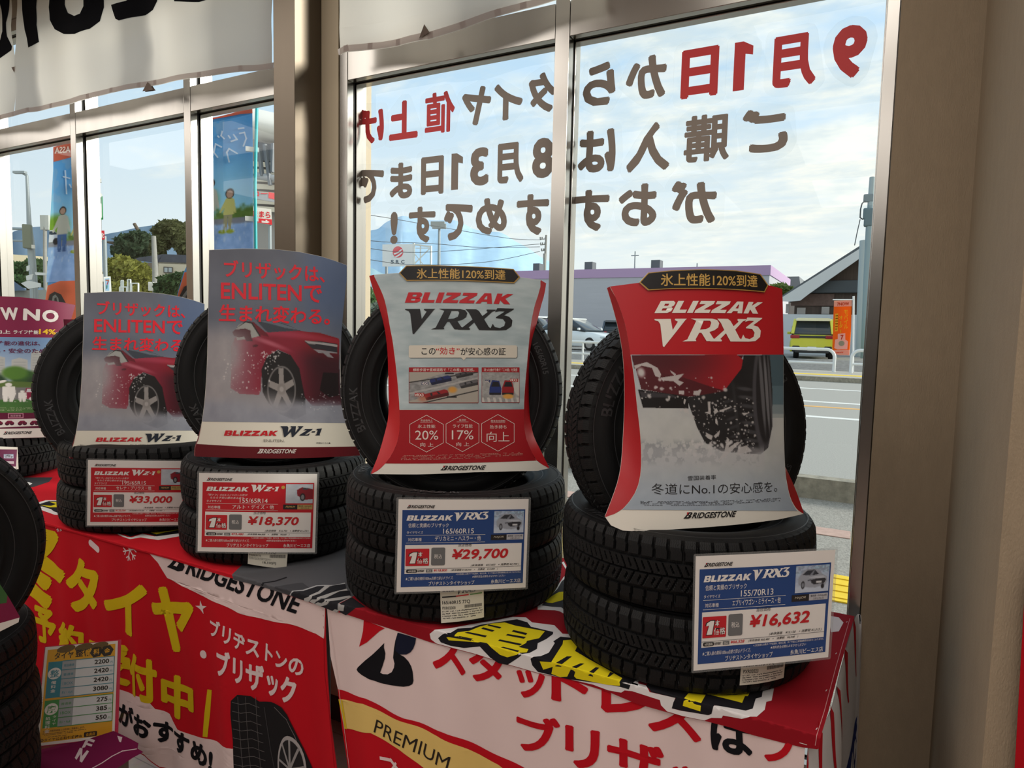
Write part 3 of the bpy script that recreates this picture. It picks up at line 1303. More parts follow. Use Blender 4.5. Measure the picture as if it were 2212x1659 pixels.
# ------------------------------------------------------------------ small painter for printed photographs
_rng = np.random.RandomState(7)


def vnoise(X, Y, f, seed=0):
 r = np.random.RandomState(seed)
 g = r.rand(64, 64)
 x, y = X * f, Y * f
 xi, yi = np.floor(x).astype(int), np.floor(y).astype(int)
 fx, fy = x - xi, y - yi
 fx, fy = fx * fx * (3 - 2 * fx), fy * fy * (3 - 2 * fy)
 a, b = g[yi % 64, xi % 64], g[yi % 64, (xi + 1) % 64]
 c, d = g[(yi + 1) % 64, xi % 64], g[(yi + 1) % 64, (xi + 1) % 64]
 return (a * (1 - fx) + b * fx) * (1 - fy) + (c * (1 - fx) + d * fx) * fy


def fbm(X, Y, f, seed=0, o=4):
 s, a, t = 0, 0.5, 0
 for k in range(o):
  s = s + a * vnoise(X, Y, f * 2 ** k, seed + k)
  t += a
  a *= 0.5
 return s / t


def sst(e0, e1, x):
 t = np.clip((x - e0) / (e1 - e0), 0, 1)
 return t * t * (3 - 2 * t)


def inpoly(X, Y, pts):
 m = np.zeros(X.shape, bool)
 n = len(pts)
 for i in range(n):
  x0, y0 = pts[i]
  x1, y1 = pts[(i + 1) % n]
  if y0 == y1:
   continue
  c = ((y0 > Y) != (y1 > Y)) & (X < (x1 - x0) * (Y - y0) / (y1 - y0) + x0)
  m ^= c
 return m.astype(float)


def ell(X, Y, cx, cy, rx, ry, soft=0.05, rot=0.0):
 c, s = math.cos(rot), math.sin(rot)
 dx, dy = X - cx, Y - cy
 u, v = (dx * c + dy * s) / rx, (-dx * s + dy * c) / ry
 return 1 - sst(1 - soft, 1 + soft, np.sqrt(u * u + v * v))


class Pic:
 def __init__(s, X, Y, bg):
  s.X, s.Y = X, Y
  s.C = np.ones(X.shape + (3,)) * np.asarray(bg, float)

 def put(s, mask, col):
  col = np.asarray(col, float)
  s.C = s.C * (1 - mask[..., None]) + col * mask[..., None]
  return s

 def poly(s, pts, col, k=1.0):
  return s.put(inpoly(s.X, s.Y, pts) * k, col)

 def dots(s, n, seed, box, col, r0, r1, k=0.9):
  r = np.random.RandomState(seed)
  for _ in range(n):
   x, y = box[0] + r.rand() * (box[2] - box[0]), box[1] + r.rand() * (box[3] - box[1])
   rr = r0 + (r1 - r0) * r.rand() ** 3
   s.put(ell(s.X, s.Y, x, y, rr, rr * (0.7 + 0.6 * r.rand()), 0.5, r.rand() * 3) * k, col)
  return s


def unit(pts, x0, y0, x1, y1):
 """picture points (y down) to a unit frame (y up)"""
 return [((x - x0) / (x1 - x0), 1 - (y - y0) / (y1 - y0)) for x, y in pts]


def pic_tyre_in_snow(X, Y):
 U = lambda P: unit(P, 250, 100, 1590, 1440)
 n1, n2 = fbm(X, Y, 6, 3), fbm(X, Y, 18, 9)
 p = Pic(X, Y, (150, 156, 164))
 # snow field: pale at mid height, bluish at the foot
 base = np.stack([168 + 18 * n1 - 20 * sst(.45, 0, Y) - 18 * sst(.6, 1, Y), 170 + 18 * n1 - 10 * sst(.45, 0, Y) - 10 * sst(.6, 1, Y), 172 + 12 * n1 + 4 * sst(.4, 0, Y)], -1)
 p.C = base + (n2[..., None] - .5) * 10
 p.put(((X > .86) & (Y > .62)).astype(float), (86, 108, 118))
 p.put(((X > .86) & (Y > .80)).astype(float) * .6, (58, 78, 88))
 p.put(((X > .86) & (Y > .595) & (Y < .68)).astype(float) * .7, (140, 150, 152))
 # hedge of dark spray along the contact line
 sp = fbm(X, Y, 34, 21)
 p.put(sst(.50, .56, sp) * sst(.27, .33, Y) * (1 - sst(.41, .47, Y)) * (X < .82) * .5, (104, 110, 116))
 # sill and underbody
 p.poly(U([(255, 105), (1240, 105), (1050, 420), (720, 465), (300, 400)]), (76, 22, 30))
 p.poly(U([(270, 400), (720, 460), (720, 565), (300, 560)]), (16, 15, 18))
 p.poly(U([(285, 420), (560, 440), (640, 470), (300, 468)]), (52, 50, 54))
 # red body
 red = inpoly(X, Y, U([(255, 105), (1180, 100), (1240, 150), (1215, 220), (1060, 410), (960, 385), (700, 300), (470, 250), (260, 220)]))
 p.put(red, np.stack([92 + 66 * sst(.15, .8, X) + 8 * n1, 24 + 6 * n1, 34 + 6 * n1], -1))
 p.put(ell(X, Y, .10, .97, .35, .10, .9) * red * .8, (66, 18, 26))
 # tyre
 tyre = inpoly(X, Y, U([(1240, 105), (1470, 105), (1490, 420), (1485, 720), (1440, 900), (1370, 955), (1200, 950), (1000, 930), (850, 860), (780, 720), (705, 470), (1050, 415), (1215, 220)]))
 p.put(tyre, np.stack([26 + 10 * n2, 26 + 10 * n2, 29 + 10 * n2], -1))
 for k in range(9):
  y = .68 - k * .055
  p.put(tyre * ell(X, Y, .74 + .02 * k * .3, y + .10, .05, .012, .5, -.12) * .6, (84, 84, 88))
  p.put(tyre * ell(X, Y, .62 + .01 * k, y + .02, .035, .01, .5, .3) * .45, (74, 74, 78))
 p.put(tyre * ell(X, Y, .685, .50, .012, .35, .6, .08) * .5, (60, 60, 62))
 # rim
 p.put(tyre * ell(X, Y, .865, .72, .075, .36, .08) * .95, (70, 69, 74))
 p.put(tyre * ell(X, Y, .872, .74, .058, .31, .08), (36, 35, 38))
 for dx, w, c in ((-.018, .012, 92), (.012, .010, 104), (.035, .008, 80)):
  p.put(tyre * ell(X, Y, .875 + dx, .76, w, .25, .3, .06), (c, c, c + 4))
 p.put(tyre * ell(X, Y, .868, .36, .06, .02, .5) * .6, (120, 120, 124))
 # flying snow
 pale = (182, 178, 176)
 for pts in ([(262, 195), (380, 165), (470, 215), (495, 270), (480, 300), (440, 285), (420, 215), (330, 195), (270, 225)],
    [(485, 300), (590, 285), (700, 265), (640, 320), (690, 340), (650, 370), (600, 330), (500, 322)],
    [(580, 235), (630, 270), (615, 285), (585, 255)], [(640, 410), (690, 410), (685, 445), (640, 440)], [(775, 415), (845, 405), (825, 450), (770, 448)],
    [(900, 505), (922, 505), (918, 615), (860, 600), (900, 590)], [(945, 590), (975, 560), (990, 590), (955, 615)], [(955, 655), (975, 655), (980, 710), (958, 690)],
    [(860, 770), (925, 800), (910, 835), (870, 815)], [(935, 800), (995, 750), (985, 790), (950, 820)], [(1205, 600), (1270, 600), (1225, 625)],
    [(1060, 810), (1080, 830), (1070, 900), (1150, 850), (1180, 855), (1060, 960), (960, 1020), (1030, 930)], [(1160, 900), (1240, 880), (1290, 930), (1140, 965)],
    [(1000, 580), (1110, 545), (1105, 558), (1010, 595)], [(540, 455), (560, 460), (550, 495), (538, 490)], [(685, 480), (700, 490), (685, 530), (675, 520)]):
  p.poly(U(pts), pale, .92)
 p.put(ell(X, Y, .05, .885, .025, .03, .6), pale)
 p.dots(60, 3, (.02, .60, .62, .86), pale, .003, .016)
 p.dots(170, 4, (.36, .38, .80, .72), pale, .002, .008)
 p.dots(110, 5, (.30, .34, .80, .45), (190, 188, 188), .003, .012)
 # soft snow mist over the contact line
 p.put(sst(.44, .36, Y) * sst(.22, .34, Y) * .55 * (.5 + n1) * (X < .86), (176, 176, 180))
 return p.C


def pic_snow_field(X, Y):
 y2 = Y + .03 * fbm(X, Y, 4, 2)
 w = fbm(X * .7, y2 * 2.6, 9, 11, 5)
 c = np.stack([138 + 50 * w, 156 + 44 * w, 162 + 40 * w], -1) - (fbm(X, Y, 2.5, 31)[..., None] - .5) * 40
 return c


def pic_red_car(X, Y):
 """photograph of a red car ploughing through snow; x,y measured on (90,-560)-(1510,1215)"""
 U = lambda P: unit(P, 60, -600, 1530, 1215)
 n1, n2 = fbm(X, Y, 5, 14), fbm(X, Y, 16, 17)
 sky = np.stack([82 + 30 * n1, 88 + 28 * n1, 102 + 26 * n1], -1)
 p = Pic(X, Y, (120, 124, 134))
 p.C = sky
 p.put(sst(.55, .85, X) * sst(.45, .8, Y) * .55, (74, 98, 142))
 p.put(sst(.80, 1.0, Y) * (1 - sst(.25, .8, X)) * .5, (78, 80, 90))
 p.put(sst(.60, .30, Y), np.stack([112 + 26 * n1, 111 + 24 * n1, 118 + 22 * n1], -1))
 # body
 hood = inpoly(X, Y, U([(360, 330), (600, 270), (720, 270), (1060, 238), (1300, 235), (1510, 260), (1530, 1010), (1330, 1030), (1210, 1035), (1140, 950), (1080, 640), (980, 500),
      (840, 450), (720, 520), (665, 650), (660, 880), (640, 930), (430, 920), (330, 860), (320, 420)]))
 sh = np.stack([124 - 66 * sst(.58, .85, X) * sst(.50, .36, Y) + 20 * (n1 - .5), 30 - 8 * sst(.6, .85, X), 48 - 18 * sst(.6, .85, X)], -1)
 p.put(hood, sh)
 p.put(hood * ell(X, Y, .60, .515, .40, .018, .9, -.03) * .5, (176, 70, 92))
 p.put(hood * ell(X, Y, .46, .46, .12, .012, .9, -.25) * .6, (196, 120, 134))
 # glasshouse
 p.poly(U([(590, 150), (700, 145), (900, 175), (1090, 235), (720, 275)]), (56, 62, 72))
 p.poly(U([(600, 150), (760, 150), (1090, 232), (900, 215)]), (96, 104, 116))
 p.poly(U([(500, 160), (560, 165), (720, 290), (735, 320), (640, 300)]), (98, 24, 36))
 p.poly(U([(365, 240), (400, 195), (470, 165), (540, 175), (640, 310), (500, 345), (380, 360)]), (150, 152, 148))
 p.poly(U([(365, 235), (470, 158), (545, 170), (648, 318), (632, 318), (536, 184), (472, 172), (385, 225)]), (30, 26, 28))
 p.poly(U([(330, 270), (360, 245), (470, 235), (530, 255), (535, 310), (560, 370), (490, 370), (460, 320), (400, 330), (345, 310)]), (62, 22, 30))
 p.poly(U([(555, 410), (590, 398), (625, 408), (600, 428), (560, 428)]), (70, 16, 26))
 # lamp
 p.poly(U([(1125, 345), (1290, 325), (1490, 325), (1490, 420), (1220, 415)]), (44, 42, 48))
 p.poly(U([(1130, 340), (1490, 332), (1490, 360), (1170, 362)]), (150, 146, 146))
 p.poly(U([(1230, 420), (1490, 418), (1490, 432), (1400, 440), (1455, 488), (1390, 485), (1340, 450), (1290, 455)]), (128, 124, 128))
 p.poly(U([(1340, 660), (1510, 650), (1510, 900), (1400, 930), (1300, 860)]), (26, 16, 18))
 # wheel
 arch = inpoly(X, Y, U([(660, 660), (720, 520), (840, 455), (980, 500), (1080, 640), (1140, 950), (1130, 1120), (1000, 1185), (860, 1130), (740, 1010), (680, 900)]))
 p.put(arch, (26, 24, 26))
 W_ = 1470.0
 cx, cy = (885 - 60) / 1470, 1 - (865 + 600) / 1815
 p.put(ell(X, Y, cx, cy, 155 / 1470, 245 / 1815, .04), (112, 108, 108))
 p.put(ell(X, Y, cx, cy, 142 / 1470, 228 / 1815, .04), (30, 29, 31))
 for k in range(5):
  a = math.pi / 2 + .06 + k * 2 * math.pi / 5
  ex, ey = cx + math.cos(a) * 138 / 1470, cy + math.sin(a) * 222 / 1815
  px, py = -math.sin(a) * 30 / 1470, math.cos(a) * 40 / 1815
  p.poly([(cx - px, cy - py), (cx + px, cy + py), (ex + px * .8, ey + py * .8), (ex - px * .8, ey - py * .8)], (134, 128, 126))
 p.put(ell(X, Y, cx, cy, 48 / 1470, 62 / 1815, .1), (124, 118, 116))
 p.put(ell(X, Y, cx, cy, 22 / 1470, 28 / 1815, .1), (150, 144, 142))
 # blown snow on the left and along the ground
 mist = sst(.46, .10, X) * sst(.62, .45, Y) * (.55 + .8 * n1)
 p.put(np.clip(mist, 0, .93), np.stack([142 + 22 * n2, 138 + 20 * n2, 142 + 18 * n2], -1))
 p.put(sst(.17, .10, Y + .03 * n1) * (.9), np.stack([124 + 24 * n2, 126 + 24 * n2, 138 + 22 * n2], -1))
 p.put(ell(X, Y, .47, .12, .16, .05, .9) * .55, (150, 146, 148))
 p.dots(90, 8, (.12, .16, .48, .40), (196, 188, 188), .0015, .006)
 p.dots(40, 9, (.40, .30, .55, .42), (206, 202, 202), .002, .007)
 p.dots(40, 10, (.70, .07, 1, .18), (176, 172, 176), .002, .006)
 return p.C


# ------------------------------------------------------------------ display boards
M_CARD = print_mat('printed_card', rough=0.38, spec=0.45)
M_SLEEVE = None


def plane_at(px, py, D, az, lean, bulge=None):
 """sheet whose (0,0) lies on the ray (px,py) at distance D; az from -Y towards +X; lean>0 tips its face upward"""
 O = atD(px, py, D)
 U = np.array([math.cos(az), math.sin(az), 0])
 Nn = np.array([math.sin(az) * math.cos(lean), -math.cos(az) * math.cos(lean), math.sin(lean)])
 return Surf(O, U, np.cross(Nn, U), bulge)


def sheet_body(mb, A, outline, ink, thick=0.0025, back=(206, 202, 194)):
 """card stock under the print: front, back and rim"""
 uv = [A.s.px(*q) for q in outline]
 ar = sum(uv[i][0] * uv[(i + 1) % len(uv)][1] - uv[(i + 1) % len(uv)][0] * uv[i][1] for i in range(len(uv)))
 if ar < 0:
  uv = uv[::-1]
 A.poly(uv, ink, layer=0)
 k = len(mb.f)
 A.poly(uv, back, layer=-thick / STEP)
 for i in range(k, len(mb.f)):
  mb.f[i] = mb.f[i][::-1]
 n = len(uv)
 for i in range(n):
  a, b = uv[i], uv[(i + 1) % n]
  m = max(1, int(np.linalg.norm(b - a) / A.seg))
  for j in range(m):
   p, q = a + (b - a) * j / m, a + (b - a) * (j + 1) / m
   mb.add([A.s.p(*p, -thick), A.s.p(*q, -thick), A.s.p(*q, 0), A.s.p(*p, 0)], [(0, 1, 2, 3)], A.mi, lin(back))
 return uv


def wing(mb, A, fold, outer, ink, depth, thick=0.002):
 """side flap folded back from the crease «fold» to the free edge «outer» (both photograph polylines, top to bottom)"""
 n = 26

 def resample(P):
  P = [np.asarray(q, float) for q in catmull(P, 5)]
  d = [0]
  for a, b in zip(P[:-1], P[1:]):
   d.append(d[-1] + np.linalg.norm(b - a))
  out = []
  for k in range(n + 1):
   t = d[-1] * k / n
   j = max(0, min(len(P) - 2, int(np.searchsorted(d, t)) - 1))
   f = (t - d[j]) / max(1e-9, d[j + 1] - d[j])
   out.append(P[j] + (P[j + 1] - P[j]) * f)
  return out
 F_, O_ = resample(fold), resample(outer)
 rows = []
 for k in range(n + 1):
  t = k / n
  dep = depth * (0.35 + 0.65 * math.sin(math.pi * t)) if t < .5 else depth * (0.02 + 0.98 * math.sin(math.pi * t))
  u = A.s.px(*F_[k])
  a = A.s.p(*u, 0.0003)
  # the free edge lies on its ray, dep behind the crease along the board normal
  d = ray(*O_[k])
  q0 = a - A.s.Nn * dep
  tt = ((q0 - CAM) @ A.s.Nn) / (d @ A.s.Nn)
  b = CAM + d * tt
  rows.append([a + (b - a) * j / 4 for j in range(5)])
 flip = A.s.px(*O_[n // 2])[0] > A.s.px(*F_[n // 2])[0]
 g = MB()
 P = rows if flip else [r[::-1] for r in rows]
 mb.grid(P, A.mi, lin(ink))
 # back face
 mb.grid([[q - A.s.Nn * thick for q in r[::-1]] for r in P], A.mi, lin((200, 190, 184)))
 return rows


def board(name, label, surf, group='tyre display boards'):
 o = empty(name, surf.O)
 tag(o, label, 'display board', group)
 return o


def bulge_fn(B, Wd):
 return lambda u, v: B * (1 - min(4.0, (2 * u / Wd) ** 2))


def header_badge(o, A, pts, inner, text_box, gold=(176, 138, 62)):
 """black and gold title plate standing proud of the board's top edge"""
 mb = MB()
 S2 = Surf(A.s.O + A.s.Nn * 0.004, A.s.U, A.s.V, A.s.b)
 B = Art(S2, mb, 0.012)
 sheet_body(mb, B, pts, gold, 0.003)
 B.pp(inner, (20, 19, 21), layer=1)
 a, b, c, = text_box
 glyphs = '氷上性能120%到達'
 B.text(glyphs, a, b, c, (196, 158, 84), bold=0.012, layer=2)
 mb.build('header_badge', M_CARD, o)


# --- red board with the tyre in snow
def board_red():
 S = plane_at(1520, 1120, 1.385, math.radians(38), 0.10, bulge_fn(0.036, 0.43))
 o = board('display_board', 'curved red cardboard board with white lettering over a tyre spraying snow', S)
 mb = MB()
 A = Art(S, mb, 0.014)
 L = [(1317.8, 619), (1333.7, 651.6), (1350, 700), (1359.7, 752.5), (1369.5, 817.6), (1376, 879.5), (1382.5, 934.8), (1384.8, 987), (1382.5, 1029), (1372.8, 1061.7), (1353, 1091), (1333.7, 1107), (1307.7, 1117)]
 Rr = [(1689.5, 624), (1691, 667), (1692.5, 760), (1693, 922), (1696, 1009), (1700, 1042), (1707, 1073), (1720, 1098), (1735.5, 1110)]
 Ls, Rs = catmull(L, 4), catmull(Rr, 4)
 bot = [(1682, 1122), (1562, 1136), (1460, 1143), (1381, 1148), (1345, 1146), (1320, 1135)]
 top = [(1660, 616), (1590, 606), (1510, 601), (1440, 604), (1383, 610.5)]
 outline = Ls + bot[::-1] + Rs[::-1] + top
 sheet_body(mb, A, outline, PAPER)
 yq = lambda c, y: min(c, key=lambda q: abs(q[1] - y))
 il, ir = [q for q in Ls if q[1] < 766], [q for q in Rs if q[1] < 767]
 A.layer = 1
 A.pp(il + [(1361.5, 766), (1692.3, 768)] + ir[::-1] + top, (176, 24, 34))
 # photograph: row by row between the two creases
 def edge(c, y):
  for a, b in zip(c[:-1], c[1:]):
   if a[1] <= y <= b[1]:
    return a[0] + (b[0] - a[0]) * (y - a[1]) / max(1e-6, b[1] - a[1])
  return c[-1][0]
 y0, y1 = 766.0, 1101.0

 def fr(x, y):
  yy = y1 + (y0 - y1) * y
  xl, xr = edge(Ls, yy) + 0.6, edge(Rs, yy) - 0.6
  return S.px(xl + (xr - xl) * x, yy + 2.5 * x * (1 - y))
 A.layer = 2
 A.raster(fr, pic_tyre_in_snow, 220, 220)
 A.layer = 4
 blizzak(A, (1413, 676.5), (1637, 678), (1427, 650.5), PAPER)
 vrx3(A, (1413, 750), (1646, 750), (1413, 685), PAPER)
 A.text('雪国装着率', (1485, 1038), (1546, 1035.5), (1485, 1028), INK)
 A.text('冬道にNo.1の安心感を。', (1407, 1068), (1678, 1062), (1407, 1044), INK, bold=-0.004)
 A.micro((1383, 1092), (1686, 1085), (1383, 1081), (60, 62, 68), rows=4, seed=4)
 bridgestone(A, (1475, 1120), (1586, 1116), (1479, 1106.5), INK, ((186, 26, 38), PAPER))
 mb.build('front_panel', M_CARD, o)
 w = MB()
 B = Art(S, w, 0.02)
 wing(w, B, [(1318.4, 618.5)] + L[1:], [(1311.3, 622), (1324, 664.6), (1335, 707), (1343.5, 752.5), (1348, 801), (1349, 856.7), (1348, 905.5), (1345, 960.8), (1341.8, 1003), (1335, 1039), (1320.7, 1081), (1307.2, 1115)], (164, 18, 28), 0.045)
 w.build('side_flap', M_CARD, o)
 w = MB()
 B = Art(S, w, 0.02)
 wing(w, B, [(1696, 1009), (1700, 1042), (1707, 1073), (1720, 1098), (1735.2, 1109.5)], [(1696.6, 1009), (1709, 1035), (1719, 1059), (1727, 1080), (1736, 1107)], (150, 18, 26), 0.02)
 w.build('side_flap', M_CARD, o)
 header_badge(o, A, [(1381, 610), (1400, 589), (1450, 584), (1520, 581.5), (1590, 584), (1643, 592), (1660, 616), (1652, 631), (1590, 626), (1520, 623.5), (1450, 624), (1400.5, 627)],
    [(1384, 609.6), (1401.5, 590.6), (1450, 585.7), (1520, 583.2), (1590, 585.8), (1641.5, 593.6), (1657.4, 616), (1650.5, 629), (1590, 624.2), (1520, 621.8), (1450, 622.2), (1402, 625)],
    ((1427, 618), (1636, 621), (1427, 591)))


board_red()


def board_snow():
 S = plane_at(985, 1005, 1.665, math.radians(30), 0.08, bulge_fn(0.034, 0.47))
 o = board('display_board', 'curved pale board with red and black lettering, two car diagrams and three hexagons', S)
 mb = MB()
 A = Art(S, mb, 0.015)
 L = [(807.8, 593.5), (826, 634), (835, 666), (842.8, 710), (847.6, 734), (854, 782), (859, 830), (862.3, 873), (863.6, 906), (862.8, 931), (857.8, 956.6), (849, 976.8), (836, 997), (818.6, 1014.8), (802.5, 1023.8)]
 Rr = [(1168, 605), (1162, 628), (1155, 652), (1147, 695.5), (1142, 748), (1137.8, 794), (1134, 837.5), (1132, 878.7), (1132.3, 917.6), (1136.6, 947), (1145.8, 970), (1159.5, 995), (1185.8, 1011.5)]
 Ls, Rs = catmull(L, 4), catmull(Rr, 4)
 top = [(1123, 599), (1060, 592), (985, 588), (920, 587), (862, 589.5)]
 bot = [(850, 1024.6), (903, 1024.8), (1026, 1020), (1110, 1018), (1162, 1017)]
 sheet_body(mb, A, Ls + bot + Rs[::-1] + top, PAPER)

 def edge(c, y):
  for a, b in zip(c[:-1], c[1:]):
   if a[1] <= y <= b[1]:
    return a[0] + (b[0] - a[0]) * (y - a[1]) / max(1e-6, b[1] - a[1])
  return c[0][0] if y < c[0][1] else c[-1][0]

 def fr(x, y):
  yt = 590 - 0 * x
  yy = 885.0 + (yt - 885.0) * y
  xl, xr = edge(Ls, yy) + .6, edge(Rs, yy) - .6
  px = xl + (xr - xl) * x
  tp = np.interp(px, [807, 862, 920, 985, 1060, 1123, 1168], [593.5, 589.5, 587, 588, 592, 599, 605])
  return S.px(px, 885.0 + (tp + .4 - 885.0) * y)
 A.layer = 1
 A.raster(fr, pic_snow_field, 110, 110)
 A.layer = 2
 redL = [q for q in Ls if 885.5 < q[1] < 1001]
 redR = [q for q in Rs if 884 < q[1] < 995]
 A.pp([(862.8, 885.6)] + redL + [(832, 1001), (1158.5, 994.6)] + redR[::-1] + [(1132.2, 884)], (156, 22, 32))
 A.layer = 4
 blizzak(A, (874.5, 654), (1102, 657.4), (882.5, 631.6), RED)
 vrx3(A, (874.9, 722), (1110.6, 725), (874.9, 663.5), INK)
 # speech plate
 sh, pl = 1.2, (206, 200, 186)
 rr = lambda x0, y0, x1, y1, r: [(x0 + r, y0), (x1 - r, y0), (x1, y0 + r), (x1, y1 - r), (x1 - r, y1), (x0 + r, y1), (x0, y1 - r), (x0, y0 + r)]
 A.pp([(q[0] + sh, q[1] + sh) for q in rr(883, 746, 1117, 772.8, 2.5)], (120, 124, 124), layer=3)
 A.pp(rr(883, 746, 1117, 772.8, 2.5), pl)
 A.pp([(996.5, 772.5), (1007, 772.5), (1002, 778.5)], pl)
 A.layer = 5
 A.text('この', (910.7, 766), (941, 766), (910.7, 752), INK, bold=.008)
 A.text('“効き”', (942, 766), (993, 766), (942, 750), RED, bold=.01)
 A.text('が安心感の証', (995, 767.5), (1092.5, 767.5), (995, 751), INK, bold=.008)
 # two diagrams
 def diagram(x0, y0, x1, y1, title, fn):
  A.layer = 4
  A.pp([(x0, y0), (x1, y0), (x1, y1), (x0, y1)], (150, 24, 32))
  A.layer = 5
  g = A.frame((x0 + .8, y1 - 1), (x1 - .8, y1 - 1), (x0 + .8, y0 + 10.5))
  A.raster(g, fn, 120, 72)
  A.text(title, (x0 + (x1 - x0) * .06, y0 + 8.6), (x1 - (x1 - x0) * .06, y0 + 8.6), (x0 + (x1 - x0) * .06, y0 + 2.2), (226, 218, 210))

 def car(p, cx, cy, s, col, rot):
  c, sn = math.cos(rot), math.sin(rot)
  T = lambda P: [(cx + (x * c - y * sn) * s, cy + (x * sn + y * c) * s * 1.5) for x, y in P]
  p.poly(T([(-.5, -.2), (.45, -.22), (.5, -.05), (.5, .12), (.4, .2), (-.45, .2), (-.5, .1)]), tuple(k * .55 for k in col))
  p.poly(T([(-.5, -.02), (.5, -.02), (.48, .14), (.4, .2), (-.45, .2)]), col)
  p.poly(T([(-.25, .0), (.18, .0), (.12, .17), (-.22, .17)]), (34, 34, 40))
  p.poly(T([(-.16, .02), (.08, .02), (.06, .15), (-.14, .15)]), tuple(min(255, k * 1.1) for k in col))

 def two_lanes(X, Y):
  n = fbm(X, Y, 20, 5)
  p = Pic(X, Y, (160, 154, 144))
  p.put(inpoly(X, Y, [(0, .05), (1, .62), (1, .98), (.55, 1), (0, .62)]), np.stack([104 + 60 * n] * 3, -1))
  p.put(((np.abs(Y - (.66 + .34 * X)) < .02) | (np.abs(Y - (-.12 + .52 * X)) < .02)).astype(float), (52, 50, 50))
  p.put((np.abs(Y - (.30 + .5 * X)) < .03).astype(float) * .6, (176, 172, 168))
  car(p, .46, .74, .32, (34, 44, 96), .34)
  car(p, .40, .26, .36, (140, 30, 34), .34)
  car(p, .88, .62, .30, (92, 90, 92), .34)
  car(p, .80, .93, .26, (70, 68, 70), .34)
  p.put(ell(X, Y, .63, .42, .06, .10, .5), (196, 140, 60))
  p.put(ell(X, Y, .20, .14, .06, .10, .8) * .6, (180, 90, 60))
  p.poly([(.08, .20), (.22, .20), (.22, .32), (.08, .32)], (160, 26, 34))
  p.poly([(.18, .58), (.28, .58), (.28, .68), (.18, .68)], (32, 46, 92))
  p.poly([(.55, .16), (.69, .16), (.69, .21), (.55, .21)], (20, 20, 22))
  p.poly([(.52, .93), (.65, .93), (.65, .98), (.52, .98)], (20, 20, 22))
  return p.C

 def bend(X, Y):
  n = fbm(X, Y, 14, 6)
  p = Pic(X, Y, (150, 148, 142))
  p.put(np.ones(X.shape) * .8, np.stack([118 + 60 * n] * 3, -1))
  p.put(((np.sin(X * 40 + Y * 8) > .2) & (Y < .16)).astype(float) * .8, (196, 192, 186))
  p.put(ell(X, Y, 1.05, .5, .2, .3, .1), (186, 182, 176))
  for cx, col in ((.36, (34, 50, 108)), (.70, (140, 28, 34))):
   p.poly([(cx - .17, .26), (cx + .15, .26), (cx + .16, .45), (cx + .10, .72), (cx - .09, .74), (cx - .16, .5)], col)
   p.poly([(cx - .12, .52), (cx + .12, .52), (cx + .08, .68), (cx - .07, .68)], (28, 28, 34))
   p.poly([(cx - .16, .24), (cx + .14, .24), (cx + .14, .32), (cx - .16, .32)], (30, 30, 36))
  p.put(ell(X, Y, .70, .20, .14, .08, .4), (206, 150, 70))
  p.poly([(.74, .68), (.97, .68), (.97, .79), (.74, .79)], (160, 26, 34))
  p.poly([(.08, .66), (.22, .66), (.22, .74), (.08, .74)], (32, 46, 92))
  return p.C
 diagram(883.3, 793.5, 1033.5, 870.5, '横断歩道や直線道路で「この差」を実感。', two_lanes)
 diagram(1040.5, 793.5, 1122.2, 870, '凍った曲がり角で「この差」を実感', bend)
 A.layer = 7
 A.text('VRX3', (896, 856), (915, 856), (896, 850), (226, 218, 210), bold=.02)
 A.text('VRX2', (911, 831), (924, 831), (911, 825.5), (226, 218, 210), bold=.02)
 A.text('VRX3', (1101, 824), (1117, 824), (1101, 818.5), (226, 218, 210), bold=.02)
 A.text('VRX2', (1047, 826.5), (1056.5, 826.5), (1047, 822), (226, 218, 210), bold=.02)
 A.text('※イメージ図', (1020, 873.4), (1032, 873.4), (1020, 871.2), (90, 92, 96))
 A.text('※イメージ図', (1109, 872.6), (1121, 872.6), (1109, 870.4), (90, 92, 96))
 # hexagons
 W_ = (222, 206, 198)

 def hexa(cx, t, b, l, r, rows):
  q = (b - t) * .25
  A.line([(cx, t), (r, t + q), (r, b - q), (cx, b), (l, b - q), (l, t + q)], .0011, W_, closed=True)
  for s_, x0, x1, y0, y1 in rows:
   A.text(s_, (x0, y1), (x1, y1), (x0, y0), W_)
 cv = lambda x, y: (850 + x * .18086, 730 + y * .18086)
 X_ = lambda x: 850 + x * .18086
 Y_ = lambda y: 730 + y * .18086
 A.layer = 4
 hexa(X_(395), Y_(922), Y_(1362), X_(196), X_(596), [('安全性向上', X_(325), X_(468), Y_(973), Y_(998)), ('氷上性能', X_(290), X_(500), Y_(1035), Y_(1075)), ('20%', X_(260), X_(535), Y_(1106), Y_(1215)), ('向 上', X_(320), X_(478), Y_(1250), Y_(1298))])
 hexa(X_(824), Y_(918), Y_(1358), X_(628), X_(1020), [('経済的', X_(785), X_(866), Y_(968), Y_(993)), ('ライフ性能', X_(710), X_(945), Y_(1030), Y_(1074)), ('17%', X_(697), X_(955), Y_(1102), Y_(1212)), ('向 上', X_(750), X_(905), Y_(1245), Y_(1292))])
 hexa(X_(1247), Y_(914), Y_(1352), X_(1053), X_(1441), [('経年劣化抑制', X_(1163), X_(1332), Y_(978), Y_(1004)), ('効き持ち', X_(1150), X_(1350), Y_(1040), Y_(1085)), ('向上', X_(1112), X_(1385), Y_(1120), Y_(1240))])
 A.line([cv(320, 1008), cv(470, 1008)], .0006, W_)
 A.line([cv(755, 1002), cv(897, 1002)], .0006, W_)
 A.line([cv(1163, 1013), cv(1332, 1013)], .0006, W_)
 A.micro(cv(90, 1460), cv(1545, 1418), cv(90, 1398), (190, 130, 120), rows=4, seed=8, fill=.7)
 bridgestone(A, cv(556, 1580), cv(1080, 1572), cv(578, 1525), INK, ((186, 26, 38), PAPER))
 mb.build('front_panel', M_CARD, o)
